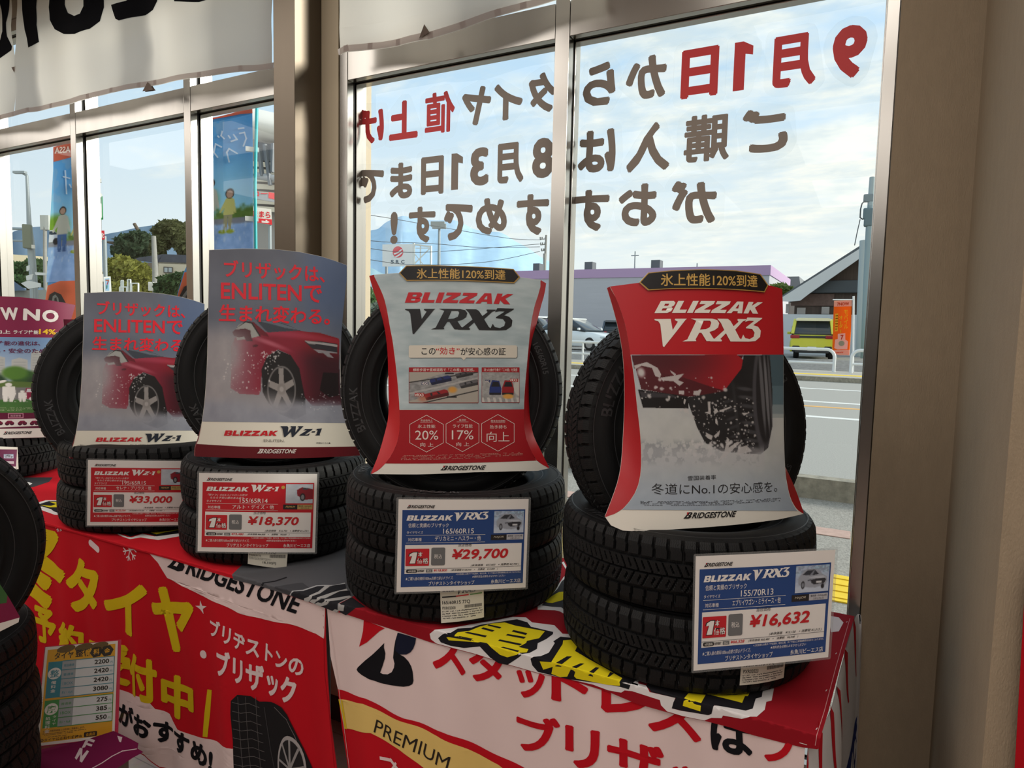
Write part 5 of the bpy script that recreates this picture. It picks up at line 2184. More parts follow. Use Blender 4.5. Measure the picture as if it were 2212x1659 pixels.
# --- red banner over the front of the far table
def red_banner():
 S = Surf((0, YB0, ZTAB), (1, 0, 0), (0, 0, 1), lambda u, v: sweep(u, v, 2.1))
 S.clip_v, S.ink_step = -.003, 2.2
 mb, A = cloth('c', 'l', S)
 k = lambda x, y: (x * .36706, 1050 + y * .36706)
 right = [(703, 1316), (703, 1373), (706.6, 1453.8), (714, 1564), (727, 1659)]
 ru = [S.px(*q) for q in right]
 ru[0] = np.array([ru[0][0], -.004])
 bot = [(640, 1900), (520, 1790), (420, 1710), (345, 1659), (312, 1633), (262, 1593)]
 uv = ru + [S.px(720, 1800)] + [S.px(*q) for q in bot]
 xl = -3.6
 bl = S.px(262, 1593)
 uv += [np.array([xl, bl[1] - .02]), np.array([xl, -.004])]
 uv = ccw(uv)
 A.poly(uv, RED_C, layer=0)
 A.layer = 1
 # white foot
 foot = [k(560, 1150), k(690, 1190), k(780, 1225), k(830, 1240), k(880, 1275), k(915, 1312), k(1000, 1340), k(1018, 1380), k(1045, 1432), k(1120, 1460), k(1190, 1482), k(1240, 1490), k(1300, 1520), k(1400, 1545), k(1900, 1900)]
 A.pp(foot + [S_px for S_px in ((640, 1895), (520, 1786), (420, 1706), (345, 1656), (312, 1630), (262, 1590), (180, 1545), (180, 1480))], WHITE_C)
 # white head with the wordmark
 head = [k(880, 352), k(905, 400), k(930, 450), k(985, 540), k(1075, 590), k(1100, 600), k(1180, 640), k(1290, 692), k(1400, 745), k(1470, 765), k(1560, 785), k(1690, 808), k(1780, 835), k(1860, 868), k(1908, 898)]
 hu = [S.px(*q) for q in head]
 A.poly(ccw([np.array([hu[0][0], -.005])] + hu + [np.array([S.px(703, 1316)[0], -.005])]), WHITE_C)
 A.layer = 2
 bridgestone(A, k(985, 475), k(1742, 752), k(1012, 372), BLK, (BLK, WHITE_C))
 A.layer = 1
 # yellow letters
 def L(ch, a, b, c, ink=(206, 178, 22), bold=.05):
  A.text(ch, k(*a), k(*b), k(*c), ink, bold)
 L('冬', (60, 640), (372, 760), (80, 150))
 L('タ', (392, 730), (590, 800), (385, 395))
 L('イ', (618, 830), (872, 915), (605, 520))
 L('ヤ', (905, 940), (1150, 1025), (885, 570))
 L('予', (190, 905), (335, 955), (190, 690))
 L('約', (345, 960), (500, 1010), (345, 780))
 L('受', (515, 1100), (770, 1185), (515, 880))
 L('付', (765, 1215), (935, 1290), (760, 955))
 L('中', (950, 1335), (1145, 1405), (945, 1085))
 A.pp([k(1222, 1195), k(1247, 1200), k(1238, 1330), k(1222, 1478), k(1194, 1475), k(1205, 1330)], (206, 178, 22))
 # snowflakes and drops
 WH = (220, 200, 200)
 for cx, cy, r in ((345, 228, 44), (765, 376, 68)):
  c = S.px(*k(cx, cy))
  rr = np.linalg.norm(S.px(*k(cx, cy + r)) - c)
  for q in range(6):
   a = q * math.pi / 3 + .3
   d = np.array([math.cos(a), math.sin(a)])
   nrm = np.array([-d[1], d[0]])
   A.line([c, c + d * rr], rr * .11, WH, uv=True)
   for s_ in (-1, 1):
    A.line([c + d * rr * .55, c + d * rr * .85 + nrm * s_ * rr * .3], rr * .10, WH, uv=True)
 for a, b, w in (((535, 335), (575, 372), .022), ((590, 278), (618, 262), .018), ((200, 150), (228, 132), .014)):
  A.line([k(*a), k(*b)], w, WH)
  A.disc(k(*a), w / 2, WH)
  A.disc(k(*b), w / 2, WH)
 sp = lambda x, y: k(1185 + x, 712 + y)
 A.pp([sp(-6, -40), sp(6, -8), sp(32, -4), sp(10, 10), sp(14, 40), sp(-6, 12), sp(-34, -8), sp(-8, -8)], WH)
 A.disc(k(1198, 990), .012, WH)
 A.text('ブリヂストンの', k(1238, 876), k(1785, 1128), k(1238, 770), WH, .03)
 A.text('ブリザック', k(1278, 1112), k(1745, 1300), k(1275, 950), WH, .04)
 A.text('がおすすめ!', k(700, 1385), k(1250, 1690), k(700, 1255), BLK, .05, layer=2)
 # tyre picture
 A.layer = 3
 A.pp([k(1362, 1262), k(1400, 1226), k(1480, 1234), k(1530, 1266), k(1600, 1268), k(1660, 1300), k(1690, 1340), k(1730, 1420), k(1790, 1540), k(1835, 1640), k(1880, 1760), k(1900, 1900), k(1400, 1900), k(1378, 1640), k(1374, 1500), k(1360, 1340)], (30, 28, 30))
 A.layer = 4
 for q in range(9):
  y = 1270 + q * 52
  A.line([k(1372 + q * 1.5, y), k(1420 + q * 2, y + 12), k(1470 + q * 5, y + 6), k(1530 + q * 6, y + 30)], .0016, (96, 92, 92))
 for x in (1405, 1450, 1510):
  A.line([k(x, 1240), k(x + 8, 1400), k(x + 20, 1560), k(x + 40, 1760)], .0018, (88, 84, 84))
 A.line([k(1560, 1300), k(1575, 1400), k(1600, 1560), k(1640, 1760)], .0025, (60, 58, 60))
 A.line([k(1620, 1300), k(1690, 1370), k(1740, 1470), k(1790, 1600), k(1830, 1740)], .002, (110, 104, 104))
 c = S.px(*k(1715, 1660))
 a1 = np.linalg.norm(S.px(*k(1815, 1700)) - c)
 for f, col in ((1.0, (168, 162, 162)), (.88, (40, 38, 40))):
  A.poly([c + np.array([math.cos(t) * a1 * .95 * f, math.sin(t) * a1 * 1.75 * f]) for t in np.linspace(0, 2 * math.pi, 33)[:-1]], col, layer=5 + (f < 1))
 for q in range(9):
  t = q * 2 * math.pi / 9 + .2
  A.line([c, c + np.array([math.cos(t) * a1 * .85, math.sin(t) * a1 * 1.55])], a1 * .13, (150, 146, 146), layer=7, uv=True)
 # hem stitches
 A.line([ru[0] - (.008, .01), ru[2] - (.008, 0), ru[4] - (.008, 0)], .0012, (150, 14, 26), uv=True, layer=1)
 finish_cloth(mb, 'table_banner', 'red banner with big yellow lettering and snowflakes hanging down the front of the table', uv, A, (196, 60, 66))


# --- flags spread over the table tops and folded down over the front edge
VF = YT0 - .0075


class Fold(Surf):
 """cloth lying on the table and falling down its front edge; v is the world Y on top and goes on downwards past VF"""

 fold_v = VF

 def __init__(s, lift):
  s.lift = lift

 def px(s, x, y):
  q = onZ(x, y, ZTAB + s.lift)
  if q[1] >= VF:
   return np.array([q[0], q[1]])
  q = onY(x, y, VF)
  return np.array([q[0], VF - max(0.0, ZTAB + s.lift - q[2])])

 def p(s, u, v, h=0.0):
  if v >= VF:
   crease = .0005 * math.sin(u * 23 + v * 5) * max(0.0, 1 - abs(v - 1.29) / .05)
   return np.array([u, v, ZTAB + s.lift + h + crease])
  d = VF - v
  return np.array([u, VF - h - .003 * math.sin(u * 15) * min(1, d * 20), ZTAB + s.lift - d])


def flag_near():
 S = Fold(.0035)
 mb, A = cloth('c', 'l', S, .011)
 kA = lambda P: [(720 + x * .29837, 1300 + y * .29837) for x, y in P]
 kB = lambda P: [(1320 + x * .217, 1440 + y * .217) for x, y in P]
 kE = lambda P: [(1170 + x * .1447, 1100 + y * .1447) for x, y in P]
 hem = kA([(100, 92), (400, 195), (690, 290), (1040, 380), (1280, 460), (1480, 520), (1700, 566)]) + kB([(0, 262), (240, 360), (500, 432), (720, 492), (930, 538), (1180, 606), (1420, 690), (1700, 762), (1900, 808), (2050, 826)])
 side = [(1769, 1617), (1790, 1535), (1815, 1440), (1846, 1331)]
 hu = [np.array([q[0], min(q[1], VF - .006)]) for q in (S.px(*k) for k in hem)]
 uv = [np.array([-1.122, hu[0][1]])] + hu + [S.px(*q) for q in side] + [np.array([-1.122, YT1])]
 A.poly(ccw(uv), (146, 20, 32), layer=0)
 W_, K_ = (222, 218, 218), (26, 25, 30)
 # white halo
 A.pp(kA([(698, 232), (850, 192), (1300, 110), (1395, 114), (1440, 150), (1600, 170), (1660, 232), (1735, 236), (1790, 300), (2000, 470), (2212, 560), (2212, 650), (2110, 640), (2085, 656), (1990, 640),
   (1880, 600), (1705, 562), (1480, 516), (1280, 456), (1040, 376), (745, 300), (706, 270)]), W_, layer=1)
 A.pp(kB([(180, 232), (222, 155), (345, 188), (385, 252), (640, 310), (620, 360), (607, 412), (700, 436), (980, 482), (1022, 388), (1100, 394), (1340, 440), (1410, 420), (1440, 318), (1500, 300), (1512, 228),
   (1622, 218), (1598, 338), (1545, 352), (1530, 430), (1450, 500), (1300, 520), (1115, 486), (1100, 512), (1000, 508), (930, 534), (720, 488), (560, 440), (500, 380), (488, 330)]), W_, layer=1)
 # black outlines
 A.pp(kA([(760, 262), (790, 236), (850, 226), (900, 196), (1000, 190), (1060, 170), (1250, 140), (1330, 128), (1405, 150), (1430, 182), (1592, 220), (1590, 236), (1540, 272), (1480, 300), (1474, 342), (1420, 372),
   (1340, 404), (1262, 455), (1200, 442), (1140, 402), (1062, 322), (950, 332), (850, 316), (780, 292)]), K_, layer=2)
 A.pp(kA([(1428, 412), (1500, 396), (1560, 370), (1604, 300), (1592, 288), (1645, 254), (1720, 262), (1800, 320), (1900, 400), (2000, 480), (2212, 560), (2140, 632), (2070, 612), (1950, 592), (1700, 562), (1480, 508), (1440, 460)]), K_, layer=2)
 A.pp(kB([(345, 192), (420, 100), (800, 60), (1400, 120), (1512, 190), (1512, 230), (1500, 304), (1440, 322), (1410, 420), (1340, 440), (1030, 386), (1000, 470), (962, 480), (700, 432), (607, 410), (622, 352), (645, 310), (400, 250)]), K_, layer=2)
 # yellow characters
 A.pp(kA([(822, 256), (838, 276), (1000, 288), (1110, 302), (1210, 382), (1262, 400), (1330, 382), (1400, 370), (1412, 346), (1340, 330), (1396, 300), (1402, 284), (1490, 266), (1532, 216), (1320, 176), (1240, 152), (1150, 160),
   (1060, 184), (985, 214), (900, 224), (880, 246)]), YEL, layer=3)
 A.pp(kA([(1495, 430), (1580, 436), (1660, 310), (1664, 282), (1722, 278), (1764, 330), (1750, 360), (1850, 420), (1980, 490), (2092, 556), (2075, 606), (1990, 600), (1760, 556), (1740, 536), (1700, 542), (1640, 546), (1578, 522), (1590, 470), (1520, 492)]), YEL, layer=3)
 A.pp(kB([(775, 264), (945, 280), (890, 442), (716, 386)]), YEL, layer=3)
 A.pp(kB([(945, 276), (1190, 262), (1392, 240), (1362, 300), (1332, 300), (1304, 366)]), YEL, layer=3)
 for P in ([(1115, 176), (1125, 168), (1218, 188), (1205, 198)], [(1070, 200), (1085, 190), (1168, 212), (1150, 222)], [(950, 228), (975, 222), (1112, 250), (1100, 262)], [(832, 252), (870, 246), (1012, 272), (1000, 280)],
   [(1290, 218), (1305, 208), (1405, 230), (1395, 244)], [(1248, 246), (1262, 236), (1395, 258), (1380, 270)], [(1192, 286), (1205, 276), (1366, 308), (1350, 320)], [(1212, 334), (1230, 330), (1345, 358), (1335, 368)],
   [(1608, 466), (1690, 400), (1728, 400), (1652, 468)], [(1690, 548), (1790, 450), (1818, 452), (1742, 540)], [(1848, 532), (1900, 478), (1925, 482), (1882, 540)], [(1984, 546), (2005, 512), (2032, 522), (1996, 548)],
   [(1755, 350), (1800, 372), (1840, 410), (1780, 380)]):
  A.pp(kA(P), K_, layer=4)
 # print seen between the two stacks
 A.pp(kE([(240, 1140), (330, 1010), (420, 960), (330, 780), (300, 800), (440, 1020), (440, 1600), (370, 1590), (280, 1530), (200, 1510), (-60, 1500), (-60, 1440), (60, 1390)]), W_, layer=1)
 A.pp(kE([(300, 1080), (360, 1030), (440, 1010), (440, 1510), (350, 1510), (290, 1465), (160, 1460), (0, 1440), (50, 1380), (240, 1190)]), (60, 60, 64), layer=2)
 A.pp(kE([(45, 1385), (170, 1290), (260, 1240), (440, 1225), (440, 1350), (340, 1355), (160, 1405), (90, 1400)]), YEL, layer=3)
 A.pp([(1790, 1330), (1812, 1334), (1822, 1345), (1812, 1364), (1795, 1366)], (226, 214, 214), layer=1)
 # grey tread tail at the joint of the two tables
 A.pp([(760, 1290), (790, 1312), (748, 1329), (735, 1322)], (34, 34, 38), layer=1)
 hl = [S.px(*q) for q in ((1836, 1336), (1806, 1440), (1781, 1535), (1761, 1610))]
 A.line(hl, .001, (206, 150, 150), uv=True, layer=1)
 for q in ((1829, 1344), (1806, 1412), (1785, 1492), (1764, 1575)):
  c = S.px(*q)
  A.line([c - (.001, .004), c + (.001, .004)], .0012, (220, 216, 212), uv=True, layer=2)
 c = S.px(1735, 1607)
 A.line([c - (.006, 0), c + (.006, 0)], .0012, (220, 216, 212), uv=True, layer=2)
 finish_cloth(mb, 'table_flag', 'dark red flag with black edged yellow characters spread under the two near stacks', cat='flag')


def flag_far():
 S = Fold(.0015)
 mb, A = cloth('c', 'l', S, .013)
 kC = lambda P: [(x * .18987, 1020 + y * .18987) for x, y in P]
 kD = lambda P: [(560 + x * .1085, 1190 + y * .1085) for x, y in P]
 hem = kC([(20, 232), (180, 340), (300, 392), (450, 440), (620, 490), (870, 546), (1000, 592), (1100, 636), (1190, 672), (1290, 692), (1400, 742), (1500, 768), (1700, 832), (1860, 888), (1960, 880), (2100, 925)]) + \
  kD([(-700, 500), (-300, 610), (0, 702), (180, 742), (470, 852), (620, 902), (900, 992), (1200, 1092), (1470, 1182), (1600, 1225)])
 hu = [np.array([q[0], min(q[1], VF - .006)]) for q in (S.px(*k) for k in hem)]
 uv = [np.array([-4.79, VF - .01])] + hu + [np.array([-1.124, hu[-1][1]]), np.array([-1.124, 1.74]), np.array([-4.79, 1.74])]
 A.poly(ccw(uv), (190, 20, 34), layer=0)
 W_, K_ = (222, 218, 216), (26, 25, 30)
 A.pp(kC([(295, 372), (320, 350), (400, 355), (520, 320), (700, 322), (1000, 500), (990, 588), (860, 540), (720, 492), (620, 484), (480, 434), (400, 422), (330, 402)]), W_, layer=1)
 A.pp(kC([(350, 372), (430, 370), (560, 330), (700, 332), (800, 440), (1000, 540), (985, 572), (750, 500), (610, 445), (580, 422), (480, 392)]), K_, layer=2)
 A.pp(kC([(460, 376), (580, 386), (640, 366), (560, 340), (700, 345), (760, 400), (760, 470), (690, 476), (650, 440), (670, 402), (560, 402)]), YEL, layer=3)
 A.pp(kC([(1255, 620), (1320, 608), (1432, 650), (1500, 700), (1262, 690)]), W_, layer=1)
 A.pp(kC([(1250, 670), (1320, 690), (1450, 738), (1500, 742), (1620, 702), (1760, 732), (2030, 690), (2100, 720), (1800, 772), (1600, 742), (1480, 762), (1400, 738)]), W_, layer=1)
 A.pp(kC([(1300, 620), (2100, 560), (2100, 690), (1780, 732), (1640, 692), (1480, 736), (1400, 702), (1310, 690), (1432, 660)]), K_, layer=2)
 A.pp(kC([(1460, 622), (1560, 616), (1660, 640), (1800, 604), (2100, 580), (2100, 650), (1860, 692), (1780, 710), (1660, 672), (1600, 672), (1500, 702), (1410, 692), (1540, 652)]), YEL, layer=3)
 A.pp(kC([(1730, 652), (1820, 634), (1902, 650), (1810, 682)]), K_, layer=4)
 # black and white artwork at the far end
 A.pp(kC([(-400, 60), (600, 60), (560, 110), (380, 170), (180, 190), (60, 205), (-400, 250)]), (58, 58, 62), layer=1)
 A.pp(kC([(-300, 130), (130, 108), (240, 105), (330, 115), (368, 130), (330, 155), (200, 182), (60, 192), (-300, 220)]), W_, layer=2)
 A.pp(kC([(-300, 150), (110, 122), (250, 118), (210, 150), (60, 160), (-300, 180)]), (52, 52, 56), layer=3)
 A.pp(kC([(-300, 186), (90, 168), (190, 165), (60, 182), (-300, 204)]), (52, 52, 56), layer=3)
 # tyre tread artwork at the near end
 A.poly(ccw([np.array([-1.124, 1.74]), np.array([-1.60, 1.74]), np.array([-1.66, 1.5]), S.px(505, 1252), S.px(560, 1266), S.px(611, 1282), S.px(658, 1297), S.px(720, 1318), np.array([-1.124, hu[-1][1]])]), (84, 84, 88), layer=1)
 for P, c, l in (([(40, 680), (90, 630), (300, 600), (540, 520), (560, 540), (330, 615), (110, 650), (70, 700)], (30, 30, 34), 2), ([(300, 740), (420, 700), (660, 660), (860, 640), (1000, 740), (640, 830), (600, 880)], (66, 66, 70), 2),
     ([(604, 880), (640, 818), (860, 786), (1130, 696), (1280, 686), (1500, 686), (1710, 640), (1715, 670), (1500, 705), (1200, 712), (880, 806), (650, 836), (630, 890)], (170, 170, 172), 3),
     ([(640, 856), (880, 806), (1160, 712), (1290, 706), (1110, 880), (1000, 905), (905, 985), (680, 912)], (36, 36, 40), 4),
     ([(905, 942), (1000, 905), (1180, 820), (1320, 700), (1440, 690), (1210, 860), (1050, 945), (990, 1012), (902, 985)], (168, 166, 164), 5),
     ([(1000, 955), (1210, 870), (1450, 700), (1710, 662), (1730, 770), (1500, 830), (1150, 960), (1100, 1045), (1000, 1005)], (34, 34, 38), 4),
     ([(1008, 1002), (1060, 962), (1150, 960), (1480, 826), (1740, 762), (1762, 800), (1600, 812), (1310, 960), (1140, 1004), (1104, 1052)], (164, 162, 160), 5),
     ([(1110, 1040), (1330, 965), (1600, 815), (1800, 800), (1820, 900), (1400, 1010), (1240, 1020)], (30, 30, 34), 4),
     ([(1112, 1052), (1180, 1016), (1260, 1040), (1800, 900), (1822, 932), (1600, 992), (1350, 1070), (1232, 1100)], (160, 158, 156), 5),
     ([(1230, 1096), (1380, 1070), (1790, 935), (1560, 1160), (1470, 1188)], (34, 34, 38), 4),
     ([(1472, 1186), (1520, 1155), (1580, 1170), (1800, 932), (1822, 904), (1902, 1005), (1690, 1195), (1590, 1180), (1560, 1222)], (150, 148, 146), 5)):
  A.pp(kD(P), c, layer=l)
 finish_cloth(mb, 'table_flag', 'red flag ending in grey tyre tread artwork spread under the far stacks', cat='flag')


# --- white cloth falling over the end of the table
def end_banner():
 mb = MB()
 n, m = 26, 22
 top = [onZ(*q, ZTAB) for q in ((1772, 1616), (1792, 1540), (1816, 1445), (1848, 1334), (1860, 1328))]
 tp = [np.array(q[:2]) for q in top]
 tp[0] = np.array([-.052, YB0])
 tp = [np.array(q) for q in catmull(tp, 8)]
 bot = [np.array([-.056, YB0]), np.array([-.02, 1.30]), np.array([.012, 1.42]), np.array([.008, 1.58]), np.array([.03, 1.70]), np.array([.035, 1.80])]
 bp = [np.array(q) for q in catmull(bot, 8)]

 def at(c, t):
  x = t * (len(c) - 1)
  i = min(len(c) - 2, int(x))
  return c[i] + (c[i + 1] - c[i]) * (x - i)

 class G:
  """sheet draped between the table-top edge and its free foot; u along the edge, v down"""
  def p(s, u, v, h=0.0):
   a, b = at(tp, u), at(bp, u)
   f = min(1, max(0, v)) ** .5
   q = a + (b - a) * f
   t = at(tp, min(1, u + .02)) - at(tp, max(0, u - .02))
   t = t / np.linalg.norm(t)
   nrm = np.array([t[1], -t[0]])
   q = q + nrm * (h + .006 * math.sin(u * 21) * v)
   return np.array([q[0], q[1], ZTAB - .002 - .55 * v])
 g = G()
 A = Art(g, mb, .05)
 A.poly([(0, 1), (1, 1), (1, 0), (0, 0)], (214, 212, 214), layer=0)
 mb.f = [f[::-1] for f in mb.f]
 k0 = len(mb.f)
 RDc = (186, 24, 36)
 for u0, w, v0, v1, bend in ((.16, .05, .03, .34, .06), (.30, .055, .02, .30, .05), (.44, .05, .03, .26, .05), (.60, .05, .02, .24, .04), (.74, .05, .02, .22, .04), (.06, .05, .20, .55, .05), (.02, .03, .1, .42, .03)):
  pts = []
  for i in range(9):
   t = i / 8
   pts.append((u0 + bend * t ** 2, v0 + (v1 - v0) * t))
  left = [(p[0] - w * (1 - .8 * i / 8), p[1] - .06 * (1 - i / 8) ** 2) for i, p in enumerate(pts)]
  A.poly(pts + left[::-1], RDc, layer=2)
 for P in ([(.86, .0), (.97, .0), (.99, .08), (.95, .16), (.93, .12), (.90, .06)], [(.36, .42), (.40, .40), (.385, .62), (.33, .82), (.34, .60)], [(.18, .70), (.30, .62), (.28, .8), (.16, .9)], [(.97, .14), (.99, .12), (.985, .2)]):
  A.poly(P, BLK, layer=2)
 A.poly([(.60, .52), (.80, .42), (.92, .40), (.95, .62), (.58, .72)], (30, 44, 110), layer=2)
 A.text('AI', (.64, .66), (.84, .64), (.66, .52), (220, 220, 224), .04, 3, True)
 # keep every face turned outwards
 for i in range(k0, len(mb.f)):
  mb.f[i] = mb.f[i]
 k = len(mb.f)
 A.poly([(0, 1), (1, 1), (1, 0), (0, 0)], (206, 202, 204), layer=-3)
 finish_cloth(mb, 'table_banner', 'white banner with red and black strokes falling over the end of the table')


white_banner()
red_banner()
flag_far()
flag_near()
end_banner()

# --- red sheet hanging on the stepped wall
S = Surf(onY(2212, 1275, 1.18), (1, 0, 0), (0, 0, 1), lambda u, v: .004 * math.sin(u * 30) + .004)
mb, A = cloth('c', 'l', S)
x0, x1 = S.px(2214, 1276), S.px(2192, 1659)
uv = ccw([x0, x1, x1 + (-.01, -.25), x1 + (.45, -.25), x0 + (.45, .05), x0 + (.004, .05)])
A.poly(uv, (176, 14, 28), layer=0)
finish_cloth(mb, 'wall_banner', 'plain red cloth hanging on the tan stepped wall', uv, A, (150, 14, 26))
# ------------------------------------------------------------------ far boards, floor display, hanging banners, stickers
C5 = (-3.48, 1.53)
stack('f', 0.634, 0.195, 0.381, *C5, ZTAB + 0.006, 1, '', 'under the wine board with huge white letters', [('195/65R15', 1.0, 0.03, 1, 0)])
WINE, WINE2 = (118, 22, 62), (88, 16, 48)


def pic_town(X, Y):
 """city park picture: x 0..1 over 430 crop px either side, y over 525..1330"""
 n = fbm(X, Y, 6, 61)
 p = Pic(X, Y, (120, 146, 176))
 p.C = np.stack([104 + 60 * sst(1, .5, Y), 134 + 46 * sst(1, .5, Y), 172 + 26 * sst(1, .5, Y)], -1) + (n[..., None] - .5) * 10
 for x0, x1, t, c in ((.02, .08, .68, 176), (.10, .19, .74, 168), (.21, .30, .80, 176), (.40, .505, .80, 176), (.54, .64, .73, 166), (.68, .78, .70, 172), (.80, .87, .80, 168), (.885, .965, .78, 186)):
  p.poly([(x0, .35), (x1, .35), (x1, t), ((x0 + x1) / 2, t + .03), (x0, t)], (c, c + 2, c))
  for q in range(9):
   p.put(((X > x0 + .01) & (X < x1 - .01) & (np.abs(Y - (t - .03 - q * .035)) < .006)).astype(float) * .5, (132, 138, 142))
 for cx, cy, r, col in ((.06, .40, .10, (40, 66, 42)), (.30, .42, .12, (44, 74, 44)), (.55, .42, .10, (38, 64, 42)), (.76, .47, .09, (50, 84, 40)), (.70, .53, .08, (78, 118, 46)), (.84, .41, .07, (40, 64, 40)), (.98, .45, .06, (42, 66, 42)), (.20, .40, .12, (40, 70, 40))):
  p.put(ell(X, Y, cx, cy, r, r * 1.1, .25), np.array(col))
 p.put(sst(.405, .39, Y + .02 * np.sin(X * 7)), (84, 106, 52))
 p.put(sst(.345, .335, Y), (112, 112, 112))
 p.put(sst(.185, .17, Y), np.stack([54 + 20 * n, 92 + 24 * n, 44 + 14 * n], -1))
 p.put((np.abs(Y - .25) < .004) * (np.sin(X * 40) > .3), (186, 186, 186))
 for cx, s_, k in ((.86, .10, 1), (.36, .10, 1)):
  p.poly([(cx - s_, .19), (cx + s_, .19), (cx + s_ * 1.05, .26), (cx + s_ * .8, .32), (cx - s_ * .9, .335), (cx - s_, .28)], (128, 26, 58))
  p.poly([(cx - s_ * .9, .28), (cx + s_ * .75, .275), (cx + s_ * .6, .32), (cx - s_ * .85, .325)], (190, 190, 196))
  p.put(ell(X, Y, cx - s_ * .5, .19, .024, .024, .1), (200, 200, 200))
  p.put(ell(X, Y, cx + s_ * .6, .19, .024, .024, .1), (200, 200, 200))
 W_ = (214, 212, 208)
 def fig(cx, b, h, arm=0):
  p.put(ell(X, Y, cx, b + h * .88, h * .085, h * .10, .1), W_)
  p.poly([(cx - h * .15, b + h * .78), (cx + h * .15, b + h * .78), (cx + h * .18, b + h * .42), (cx + h * .10, b), (cx + h * .02, b), (cx, b + h * .3), (cx - h * .04, b), (cx - h * .12, b), (cx - h * .16, b + h * .42)], W_)
  if arm:
   p.poly([(cx + h * .05, b + h * .78), (cx + h * .28, b + h * 1.02), (cx + h * .22, b + h * 1.04), (cx, b + h * .82)], W_)
   p.put(ell(X, Y, cx + h * .30, b + h * 1.06, h * .12, h * .06, .2, .5), W_)
 fig(.545, .15, .25, 1)
 fig(.66, .15, .255)
 fig(.745, .15, .155)
 fig(.86, .38, .10)
 fig(.90, .38, .10)
 p.dots(40, 66, (.2, .14, 1, .19), (206, 206, 200), .002, .008)
 return p.C


def board_newno():
 az = az_view(60, 800)
 S = plane_at(-30, 940, 3.55, az + .02, 0.06, lambda u, v: .05 * (1 - min(4, ((u - .0) / .30) ** 2)))
 o = board('display_board', 'wine coloured board with huge white letters above a city park picture', S)
 mb = MB()
 A = Art(S, mb, .025)
 k = lambda x, y: (x * .20488, 620 + y * .20488)
 right = [k(795, 190), k(760, 310), k(718, 430), k(690, 550), k(676, 700), k(668, 800), k(668, 1000), k(672, 1200), k(690, 1400), (146, 941)]
 Rs = catmull(right, 3)
 left = [(-232, 656), (-224, 700), (-214, 760), (-210, 840), (-214, 900), (-226, 945)]
 top = [k(660, 162), k(480, 134), k(200, 105), k(0, 97), (-60, 640), (-150, 646)]
 outline = left + [(-60, 948), (0, 947.5), k(400, 1590)] + Rs[::-1] + top
 sheet_body(mb, A, outline, WINE)
 A.layer = 1

 def fr(x, y):
  yy = 892.5 + (728 - 892.5) * y
  xr = float(np.interp(yy, [q[1] for q in Rs], [q[0] for q in Rs])) - .5
  xl = float(np.interp(yy, [q[1] for q in left], [q[0] for q in left])) + .5
  return S.px(xl + (xr - xl) * x, yy + 4 * (x - .6) * y)
 A.raster(fr, pic_town, 150, 90)
 A.layer = 2
 A.pp([(-213, 892)] + [k(0, 1325), k(690, 1325)] + [k(700, 1490), k(0, 1500), (-218, 926)], WINE2)
 A.layer = 3
 A.pp([(-219, 928), k(0, 1495), k(705, 1480), k(722, 1575), k(0, 1596), (-60, 947.5), (-225, 944)], (210, 204, 198))
 A.layer = 4
 W_ = (216, 210, 206)
 for ch, a, b, c in (('W', (14, 348), (200, 350), (0, 212)), ('N', (240, 350), (418, 356), (246, 226)), ('O', (445, 368), (617, 374), (445, 238)), ('E', (-150, 345), (-30, 346), (-150, 210)), ('N', (-350, 345), (-180, 345), (-350, 210))):
  A.text(ch, k(*a), k(*b), k(*c), W_, .05)
 A.text('氷上性能向上', k(-420, 490), k(110, 492), k(-420, 448), W_, .02)
 A.text('ライフ性能', k(140, 494), k(404, 498), k(142, 452), W_, .02)
 A.text('14%', k(410, 498), k(588, 502), k(412, 442), (222, 178, 40), .03)
 A.text('向上', k(594, 506), k(680, 514), k(594, 470), W_, .02)
 A.text('確かな性能の進化は、', k(-260, 616), k(425, 618), k(-260, 566), (86, 22, 60), .02)
 A.text('安心・安全のために。', k(-160, 698), k(590, 700), k(-160, 644), (86, 22, 60), .02)
 A.micro(k(-300, 1310), k(530, 1300), k(-300, 1268), (150, 170, 130), rows=3, seed=12)
 A.line([k(88, 1336), k(243, 1334), k(243, 1378), k(88, 1380)], .003, (180, 120, 140), closed=True)
 A.text('推奨車種', k(110, 1368), k(220, 1367), k(110, 1346), (190, 150, 160))
 A.pp([k(-300, 1405), k(430, 1384), k(434, 1462), k(-300, 1490)], (206, 200, 196))
 A.layer = 5
 for x in (100, 235, 362, -20):
  A.pp([k(x - 42, 1440), k(x - 40, 1425), k(x - 20, 1410), k(x + 20, 1408), k(x + 40, 1425), k(x + 44, 1438)], (120, 24, 58))
  A.disc(k(x - 24, 1440), .008, (60, 14, 34), 10)
  A.disc(k(x + 26, 1438), .008, (60, 14, 34), 10)
 bridgestone(A, k(32, 1556), k(328, 1548), k(40, 1524), INK, ((186, 26, 38), (210, 204, 198)))
 mb.build('front_panel', M_CARD, o)


board_newno()


